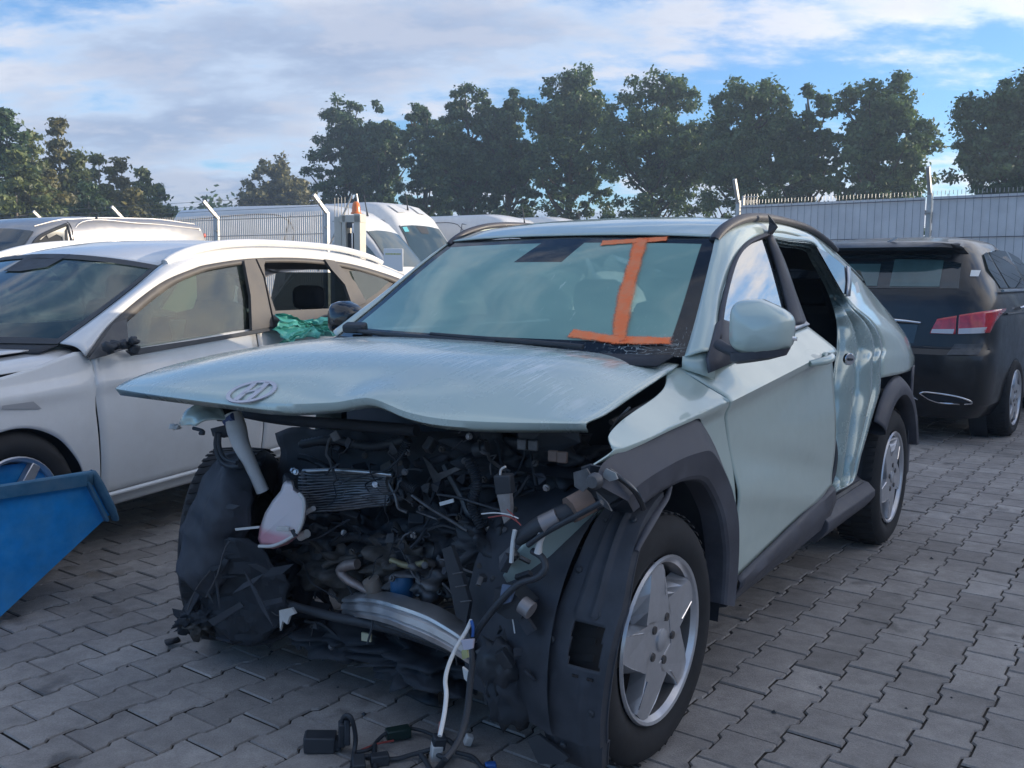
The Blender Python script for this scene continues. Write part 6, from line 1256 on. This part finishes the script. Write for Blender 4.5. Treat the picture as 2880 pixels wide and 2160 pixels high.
def fence(P, H, arm, screen, label, dark_low=False, barbed=True):
    P = [np.array((*p, 0.)) for p in P]; T = (P[-1]-P[0])/np.linalg.norm(P[-1]-P[0]); Nn = np.array((T[1], -T[0], 0)); Nn = Nn if Nn[1] < 0 else -Nn
    E = empty('mesh_fence', tuple(P[0]), 0, label, 'fence', 'perimeter fence of the yard'); o = P[0]
    tips = []
    for p in P:
        q = p-o; post = bar('post', q, q+np.array((0, 0, H)), .06, .06, M_GALV, E, up=tuple(Nn), bevel=.004); tip = q+np.array((0, 0, H-.01))+Nn*arm[0]+np.array((0, 0, arm[1])); tips.append(tip)
        bar('post_arm', q+np.array((0, 0, H-.02)), tip, .06, .045, M_GALV, post, up=tuple(T), bevel=.004)
        for z in (.4, 1.2, H-.25): v, f = box_geo(q+np.array((0, 0, z))+Nn*.045, (.05, .05, .03)); obj('clamp', v, f, M_GALV, post)
    for a, b in zip(P[:-1], P[1:]):
        a_, b_ = a-o+T*.05, b-o-T*.05; n = int(np.linalg.norm(b_-a_)/.05); off = Nn*.04
        if screen:
            v, f = bar_geo(a_+np.array((0, 0, (H-.06)/2+.02))+off*.2, b_+np.array((0, 0, (H-.06)/2+.02))+off*.2, .006, H-.08); s_ = obj('privacy_screen', v, f, M_SCREEN, E)
        for z in [.12, .55, 1.0, 1.45, 1.9, H-.09] if screen else [.12, .8, 1.5, H-.06, H-.35]:
            tube('rail_wire', [a_+off+np.array((0, 0, z)), b_+off+np.array((0, 0, z))], .006 if screen else .008, M_WIREDK if screen else M_GALV, E, seg=5)
        vs = []; m_ = M_WIREDK if screen else M_GALV
        for k in range(0, n+1, 2 if screen else 1):
            p = a_+(b_-a_)*k/n+off*.8; r_ = .0024 if screen else .0065
            vs.append(tube_geo([p+np.array((0, 0, .06)), p+np.array((0, 0, H-.03))], r_, 4))
        v, f = join(vs); obj('upright_wires', v, f, m_, E, kind='stuff')
        vs = [tube_geo([a_+(b_-a_)*k/n+off*.8+np.array((0, 0, H-.03)), a_+(b_-a_)*k/n+off*.8+np.array((0, 0, H+.024))], .004, 4) for k in range(n+1)]; v, f = join(vs); obj('spike_tips', v, f, M_GALV, E, kind='stuff')
    if barbed:
        for t in (.35, .65, .95):
            pts = []
            for p, tp in zip(P, tips):
                q = p-o+np.array((0, 0, H)); pts.append(q+(tp-q)*t)
            tube('barbed_wire', pts, .0035, M_WIREDK, E, seg=4)
    return E
fence([(-12.3, 21.9), (-9.95, 20.3), (-7.62, 18.7), (-5.33, 17.13), (-3.05, 15.58)], 2.36, (.30, .27), False, 'bare upright-wire fence with barbed wire running past the white vans')
fence([(3.40, 14.45), (5.53, 12.70), (7.66, 10.95), (9.8, 9.2)], 2.49, (.16, .34), True, 'wire fence backed with grey privacy screen behind the black car', barbed=False)
fr_ = empty('gate_catch', (3.42, 14.55, 0), R(-40), 'small galvanised gate catch frame beside the end post of the screened fence', 'gate')
for x in np.linspace(.06, .26, 5): bar('upright', (x, .1, 1.9), (x, .1, 2.62), .008, .008, M_GALV, fr_, up=(0, 1, 0))
for z in (2.05, 2.4, 2.58): bar('crossbar', (.04, .1, z), (.28, .1, z), .014, .014, M_GALV, fr_)
bar('foot_post', (.03, .1, 0), (.03, .1, 2.6), .03, .03, M_GALV, fr_, up=(0, 1, 0))

def gate_things():
    E = empty('gate_guide', (-2.9, 15.45, 0), R(-34), 'tall galvanised bar panel with diagonal brace next to the gate motor cabinet', 'gate')
    for x in np.linspace(0, .30, 5): bar('upright', (x, 0, .1), (x, 0, 2.58 if x < .25 else 2.5), .009, .009, M_WIREDK, E, up=(0, 1, 0))
    for z in (.3, 1.5, 1.85, 2.2): bar('crossbar', (-.02, -.02, z), (.34, -.02, z), .035, .02, M_GALV, E)
    bar('brace', (-.35, -.05, 1.4), (.40, -.02, 2.6), .022, .022, M_GALV, E); bar('brace', (.55, 0, 2.3), (.48, 0, 2.62), .02, .02, M_GALV, E)
    c = W(757, 600, 'y', 15.15); M_CR = mat('cabinet_cream', (.58, .55, .47), .5, dust=.25)
    B = empty('gate_motor_cabinet', (c[0], 15.15, 0), R(-14), 'cream gate drive cabinet with dark roller slots beneath an orange beacon', 'cabinet')
    box('side_case', (-.17, .08, 1.13), (.13, .34, 2.26), M_CR, B, bevel=.012); box('side_case', (.17, 0, 1.15), (.11, .24, 2.30), M_CR, B, bevel=.012); box('inner_case', (-.055, 0, 1.14), (.07, .24, 2.28), M_CR, B, bevel=.012); box('cap', (.05, .0, 2.22), (.36, .24, .12), M_CR, B, bevel=.01); box('roller', (.02, .02, 1.0), (.10, .12, 2.0), M_BLK, B); box('roller', (.10, .04, 1.0), (.06, .12, 2.0), mat('roller_grey', (.07, .07, .075), .4), B); box('sensor_eye', (.045, -.125, 2.12), (.09, .02, .09), M_BLK, B); bar('chrome_strip', (.065, -.06, .2), (.065, -.06, 2.0), .018, .018, M_CHROME, B, up=(0, 1, 0))
    v, f = lathe_geo([(0, .20), (.03, .195), (.055, .165), (.066, .11), (.07, .03), (.085, .025), (.085, 0), (0, 0)], 20, 'z'); o = obj('warning_beacon', v, f, mat('beacon_orange', (.80, .20, .04), .25, coat=.6), None); p = c; o.location = (p[0]+.10, 15.15, 2.301); tag(o, 'orange warning beacon standing on the cream gate cabinet', 'beacon')
    # notice board
    c = W(850, 600, 'y', 10.2); N_ = empty('notice_board', (c[0], 10.2, 0), R(-8), 'small white notice board with a faded yellow line of print behind the white car', 'sign'); z1 = W(850, 537, 'y', 10.2)[2]; z0 = W(850, 566, 'y', 10.2)[2]-.10
    box('board', (0, 0, (z0+z1)/2), (.215, .012, z1-z0), mat('board_white', (.82, .82, .80), .5), N_, bevel=.01); bar('stake', (0, .012, 0), (0, .012, z0+.1), .03, .02, M_GALV, N_, up=(0, 1, 0)); zz = z1-.065
    x = -.085
    for k in range(11): wd = [.012, .010, .014, .009, .012, .011, .014, .010, .012, .009, .013][k]; obj('print_mark', [(x, -.008, zz), (x+wd, -.008, zz), (x+wd, -.008, zz+.016), (x, -.008, zz+.014)], [(0, 1, 2, 3)], mat('print_yellow', (.50, .50, .12), .6), N_, smooth=False); x += wd+.004
gate_things()

def workshop():
    """the hall to the right of the yard, whose low-sun shadow lies over the foreground"""
    m = mat('hall_cladding', (.30, .30, .30), .6, var=.08, vscale=1); E = empty('workshop_hall', (23.4, 0, 0), 0, 'long grey sheet-metal hall on the far right of the yard, outside the view', 'building')
    vs, fs = prism_geo([(0, 0), (0, 6.2), (9, 7.6), (18, 6.2), (18, 0)], 'y', -32, 21); obj('wall', vs, fs, m, E, smooth=False); r_ = mat('hall_roof', (.12, .12, .13), .5); obj('roof', [(-.3, -32.3, 6.22), (9, -32.3, 7.68), (9, 21.3, 7.68), (-.3, 21.3, 6.22), (18.3, -32.3, 6.22), (18.3, 21.3, 6.22)], [(0, 1, 2, 3), (1, 4, 5, 2)], r_, E, solid=.12)
    for y in (-22, -12, -2, 8): obj('roller_door', [(-.02, y, 0), (-.02, y+4, 0), (-.02, y+4, 4.2), (-.02, y, 4.2)], [(0, 1, 2, 3)], mat('door_pale', (.42, .43, .44), .5), E, solid=.03)
workshop()

# ------------------------------------------------------------------ trees
def leaf_mat(name, col, tr=.35):
    m = bpy.data.materials.new(name); m.use_nodes = True; nt = m.node_tree; N = nt.nodes; L = nt.links; N.remove(N['Principled BSDF']); out = N['Material Output']
    g = N.new('ShaderNodeNewGeometry'); oi = N.new('ShaderNodeObjectInfo'); rp = N.new('ShaderNodeValToRGB'); L.new(g.outputs['Random Per Island'], rp.inputs[0]); e = rp.color_ramp
    e.elements[0].color = (*[c*.62 for c in col], 1); e.elements[1].color = (col[0]*1.55, col[1]*1.35, col[2]*1.0, 1); q = e.elements.new(.5); q.color = (*col, 1)
    d1 = N.new('ShaderNodeBsdfDiffuse'); d2 = N.new('ShaderNodeBsdfTranslucent'); gl = N.new('ShaderNodeBsdfGlossy'); gl.inputs['Roughness'].default_value = .5; gl.inputs[0].default_value = (.5, .5, .5, 1)
    L.new(rp.outputs[0], d1.inputs[0]); L.new(rp.outputs[0], d2.inputs[0]); mx = N.new('ShaderNodeMixShader'); mx.inputs[0].default_value = tr; L.new(d1.outputs[0], mx.inputs[1]); L.new(d2.outputs[0], mx.inputs[2])
    m2 = N.new('ShaderNodeMixShader'); m2.inputs[0].default_value = .06; L.new(mx.outputs[0], m2.inputs[1]); L.new(gl.outputs[0], m2.inputs[2]); L.new(m2.outputs[0], out.inputs[0]); return m
LEAF_DK = leaf_mat('leaf_dark', (.062, .118, .056)); LEAF_MD = leaf_mat('leaf_mid', (.084, .146, .062)); LEAF_PINE = leaf_mat('leaf_pine', (.125, .165, .062)); LEAF_OL = leaf_mat('leaf_olive', (.15, .152, .07)); LEAF_BR = leaf_mat('leaf_brown', (.15, .11, .07))
M_BARK = mat('bark', (.065, .055, .045), .9, var=.3, vscale=6); M_BARKL = mat('bark_pale', (.22, .19, .16), .9, var=.3, vscale=6)
def leaves(centres, radii, per, size, rng, flat=.7):
    C = np.repeat(np.array(centres), per, 0); Rd = np.repeat(np.array(radii), per)[:, None]; n = len(C)
    d_ = rng.normal(size=(n, 3)); d_ /= np.linalg.norm(d_, axis=1)[:, None]; rad = rng.random((n, 1))**.45*np.where(rng.random((n, 1)) < .16, 1.55, 1.0); P = C+d_*rad*Rd*np.array([1, 1, flat])
    nn = d_*.6+rng.normal(size=(n, 3))*.7+np.array([0, 0, .35]); nn /= np.linalg.norm(nn, axis=1)[:, None]; t = np.cross(nn, rng.normal(size=(n, 3))); t /= np.linalg.norm(t, axis=1)[:, None]; b = np.cross(nn, t)
    s = size*(.55+.9*rng.random((n, 1))); V = np.empty((n, 4, 3)); V[:, 0] = P-t*s; V[:, 1] = P-b*s*.55; V[:, 2] = P+t*s; V[:, 3] = P+b*s*.6
    return V.reshape(-1, 3)
def leaf_obj(name, V, m, parent):
    me = bpy.data.meshes.new(name); n = len(V); me.vertices.add(n); me.vertices.foreach_set('co', V.astype(np.float32).ravel()); me.loops.add(n); me.loops.foreach_set('vertex_index', np.arange(n, dtype=np.int32)); k = n//4; me.polygons.add(k); me.polygons.foreach_set('loop_start', np.arange(0, n, 4, dtype=np.int32)); me.update(calc_edges=True); me.materials.append(m)
    o = bpy.data.objects.new(name, me); COL.objects.link(o); o.parent = parent; return o
def tree(loc, H, Wd, label, seed, m, base=.22, clumps=120, per=75, leaf=.17, kind='oak', group=None, bark=None, name='oak_tree', peaks=None):
    rng = np.random.default_rng(seed); E = empty(name, (loc[0], loc[1], 0), 0, label, 'tree', group); cs = []; rs = []
    nl = 7; lobes = [(rng.uniform(-.28, .28)*Wd, rng.uniform(-.2, .2)*Wd, rng.uniform(.55, .84)*H, rng.uniform(.26, .36)*Wd) for _ in range(nl)]+[(0, 0, H-.25*Wd, .27*Wd), (.05*Wd, 0, H*.55, .42*Wd), (0, 0, H*.36, .44*Wd), (-.2*Wd, 0, H*.62, .30*Wd), (.22*Wd, 0, H*.66, .28*Wd)]
    if peaks: lobes += [(px*Wd, 0, pz*H-.05*Wd, .20*Wd) for px, pz in peaks]
    wts = np.array([l[3]**2.2 for l in lobes]); wts /= wts.sum()
    while len(cs) < clumps:
        l = lobes[rng.choice(len(lobes), p=wts)]; d_ = rng.normal(size=3); d_ /= np.linalg.norm(d_); r_ = l[3]*rng.random()**.4
        p = np.array(l[:3])+d_*r_*np.array([1, 1, 1.05])
        if p[2] < base*H or p[2] > H: continue
        lim = .5*Wd*math.sin(math.pi*min(1, max(.04, ((p[2]/H-base)/(1-base))*.80+.20)))**.55
        if math.hypot(p[0], p[1]) > lim*1.06: continue
        cs.append(p); rs.append(rng.uniform(.045, .095)*Wd)
    A_ = np.array(cs); D_ = np.linalg.norm(A_[:, None]-A_[None], axis=2); keep = ((D_ < .15*Wd).sum(1) > 3) | (A_[:, 2] < .72*H); cs = [c for c, k in zip(cs, keep) if k]; rs = [r_ for r_, k in zip(rs, keep) if k]
    leaf_obj('crown', leaves(cs, rs, per, leaf, rng), m, E)
    parts = [tube_geo([(0, 0, -.1), (rng.uniform(-.1, .1), 0, H*.3), (rng.uniform(-.2, .2), 0, H*.6), (rng.uniform(-.3, .3), 0, H*.86)], [.022*H, .018*H, .011*H, .003*H], 8, 14)]
    for i in rng.choice(len(cs), min(38, len(cs)), replace=False):
        c = cs[i]; z0 = max(H*.16, c[2]-rng.uniform(.25, .6)*math.hypot(c[0], c[1])-rng.uniform(.5, 1.6)); a = np.array([0, 0, min(z0, H*.8)]); mid = a*.45+c*.55+np.array([0, 0, -.35]); parts.append(tube_geo([a, mid, c], [.0075*H, .005*H, .0015*H], 5, 8))
    v, f = join(parts); obj('trunk', v, f, bark or M_BARK, E); return E
def pine(loc, H, Wd, label, seed, m, group=None, bark=None, tiers=9, name='pine_tree', lean=0.):
    rng = np.random.default_rng(seed); E = empty(name, (loc[0], loc[1], 0), 0, label, 'tree', group); cs = []; rs = []
    for k in range(tiers):
        t = k/(tiers-1); z = H*(.16+.80*t); w_ = Wd*.5*(1-t)**.7*(.7+.5*rng.random())+.18
        for _ in range(max(4, int(15*(1-t)+3))): a = rng.random()*6.28; r_ = w_*rng.random()**.6; t_ = t; cs.append((r_*math.cos(a)+lean*t, r_*math.sin(a), z+rng.uniform(-.04, .04)*H)); rs.append(rng.uniform(.40, .85)*(1.15-.55*t))
    leaf_obj('crown', leaves(cs, rs, 90, .12, rng, .5), m, E)
    parts = [tube_geo([(0, 0, -.1), (lean*.5, 0, H*.5), (lean, 0, H*.97)], [.014*H, .010*H, .002*H], 7, 10)]
    for i in range(0, len(cs), 3): c = np.array(cs[i]); parts.append(tube_geo([(lean*c[2]/H, 0, c[2]-.3), c], [.035, .012], 5))
    v, f = join(parts); obj('trunk', v, f, bark or M_BARKL, E); return E
def plant_trees():
    def at(px, top, dep): p = W(px, top, 'y', dep); return (p[0], p[1]), p[2]
    row = [(745, 222, 150, 66, LEAF_DK, 'tall dark oak with a twin peak at the far end of the tree row'), (822, 226, 105, 65, LEAF_DK, 'slim dark oak crowded against the twin-peaked oak'), (915, 226, 125, 62, LEAF_DK, 'dark oak with a low rounded top behind the tall van'), (1010, 178, 150, 58, LEAF_DK, 'broad oak with sky showing between its forked limbs'), (1098, 176, 130, 57, LEAF_DK, 'dense oak growing into the neighbouring forked oak'), (1232, 150, 180, 55, LEAF_MD, 'tall oak with yellowing leaves and a bare trunk above the wreck roof'), (1415, 154, 215, 52, LEAF_MD, 'full round oak standing free in the middle of the row'), (1625, 152, 190, 48, LEAF_MD, 'broad oak behind the end post of the screened fence'), (1757, 162, 120, 47, LEAF_DK, 'narrow oak squeezed between two broad oaks above the screen'), (1895, 148, 200, 45, LEAF_MD, 'large spreading oak at the open end of the row'), (2228, 100, 250, 39, LEAF_DK, 'big dark oak standing alone beyond the gap in the row')]
    for i, (px, top, w_, dep, m, lb) in enumerate(row):
        loc, H = at(px, top-12, dep); Wd = w_*dep/2030*1.26; tree(loc, H, Wd, lb, 100+i, m, base=.20, clumps=int(190+Wd*16), per=115, leaf=.07+.0008*dep, group='row of oaks behind the yard', peaks=[(-.16, .86), (.18, .88)] if i % 2 else [(.14, .90), (-.22, .80)])
    loc, H = at(590, 335, 82); tree(loc, H, 175*82/2030, 'distant round olive-green tree left of the oak row', 140, LEAF_OL, base=.08, clumps=260, per=70, leaf=.17, name='round_tree')
    loc, H = at(655, 345, 84); tree(loc, H, 100*84/2030, 'distant olive tree half hidden by the twin-peaked oak', 141, LEAF_OL, base=.08, clumps=180, per=60, leaf=.17, name='round_tree')
    loc, H = at(2048, 380, 70); tree(loc, H, 95*70/2030, 'small brownish tree seen through the gap in the oak row', 142, LEAF_BR, base=.1, clumps=50, per=50, leaf=.2, name='small_tree')
    pines = [(12, 240, 120, 44, 'leftmost dark pine with a dense broad top', LEAF_DK, 11), (62, 285, 100, 45, 'broad sunlit pine beside the dense dark pine', LEAF_PINE, 9), (125, 262, 90, 47, 'tallest thin pine with a wispy bare top', LEAF_OL, 8), (165, 330, 90, 47, 'short pine between the wispy one and the pale pair', LEAF_PINE, 8), (213, 338, 95, 50, 'pale pine with a white trunk, taller of two', LEAF_PINE, 9), (262, 345, 90, 51, 'second pale pine with a feathered top', LEAF_OL, 9), (308, 368, 95, 53, 'low rounded pine sloping down to the hedge', LEAF_PINE, 8), (342, 398, 80, 56, 'last small pine at the end of the wood', LEAF_DK, 7), (30, 330, 150, 40, 'bushy green young birch in front of the pines', LEAF_PINE, 8), (100, 370, 170, 42, 'olive scrub tree below the wispy pine', LEAF_OL, 7), (190, 400, 170, 44, 'dark scrub tree behind the silver van roof', LEAF_DK, 7), (280, 410, 150, 46, 'reddish olive scrub tree beside the low pine', LEAF_OL, 7)]
    for i, (px, top, w_, dep, lb, m, ti) in enumerate(pines):
        loc, H = at(px, top, dep); pine(loc, H, w_*dep/2030*(1.55 if i < 8 else 1.9), lb, 200+i, m, 'trees of the wood on the left', tiers=ti+2, name='pine_tree' if i < 8 else 'scrub_tree')
    # low far hedge masses, closing the horizon
    rng = np.random.default_rng(9); cs = []; rs = []
    for k in range(420):
        x = rng.uniform(-70, 75); y = 92+rng.uniform(-4, 4); cs.append((x, y, abs(rng.normal())*1.6+.8+(5.5 if -45 < x < -25 else 0)*rng.random())); rs.append(rng.uniform(1.0, 2.0))
    h = leaf_obj('hedge', leaves(cs, rs, 45, .34, rng), LEAF_DK, None); h['kind'] = 'stuff'; h['label'] = 'far hedge line along the horizon'; h['category'] = 'hedge'
plant_trees()
# ------------------------------------------------------------------ evening haze over the yard
def haze():
    m = bpy.data.materials.new('haze_air'); m.use_nodes = True; N = m.node_tree.nodes; L = m.node_tree.links; N.remove(N['Principled BSDF'])
    v = N.new('ShaderNodeVolumePrincipled'); v.inputs['Color'].default_value = (.62, .80, 1.0, 1); v.inputs['Density'].default_value = HAZE; v.inputs['Anisotropy'].default_value = .2; L.new(v.outputs[0], N['Material Output'].inputs['Volume'])
    vs, fs = box_geo((0, 43, 7.2), (240, 130, 17.0)); o = obj('haze', vs, fs, m, None, smooth=False); o['kind'] = 'stuff'; o['label'] = 'thin bluish evening haze over the yard and trees'
HAZE = .0020
haze()
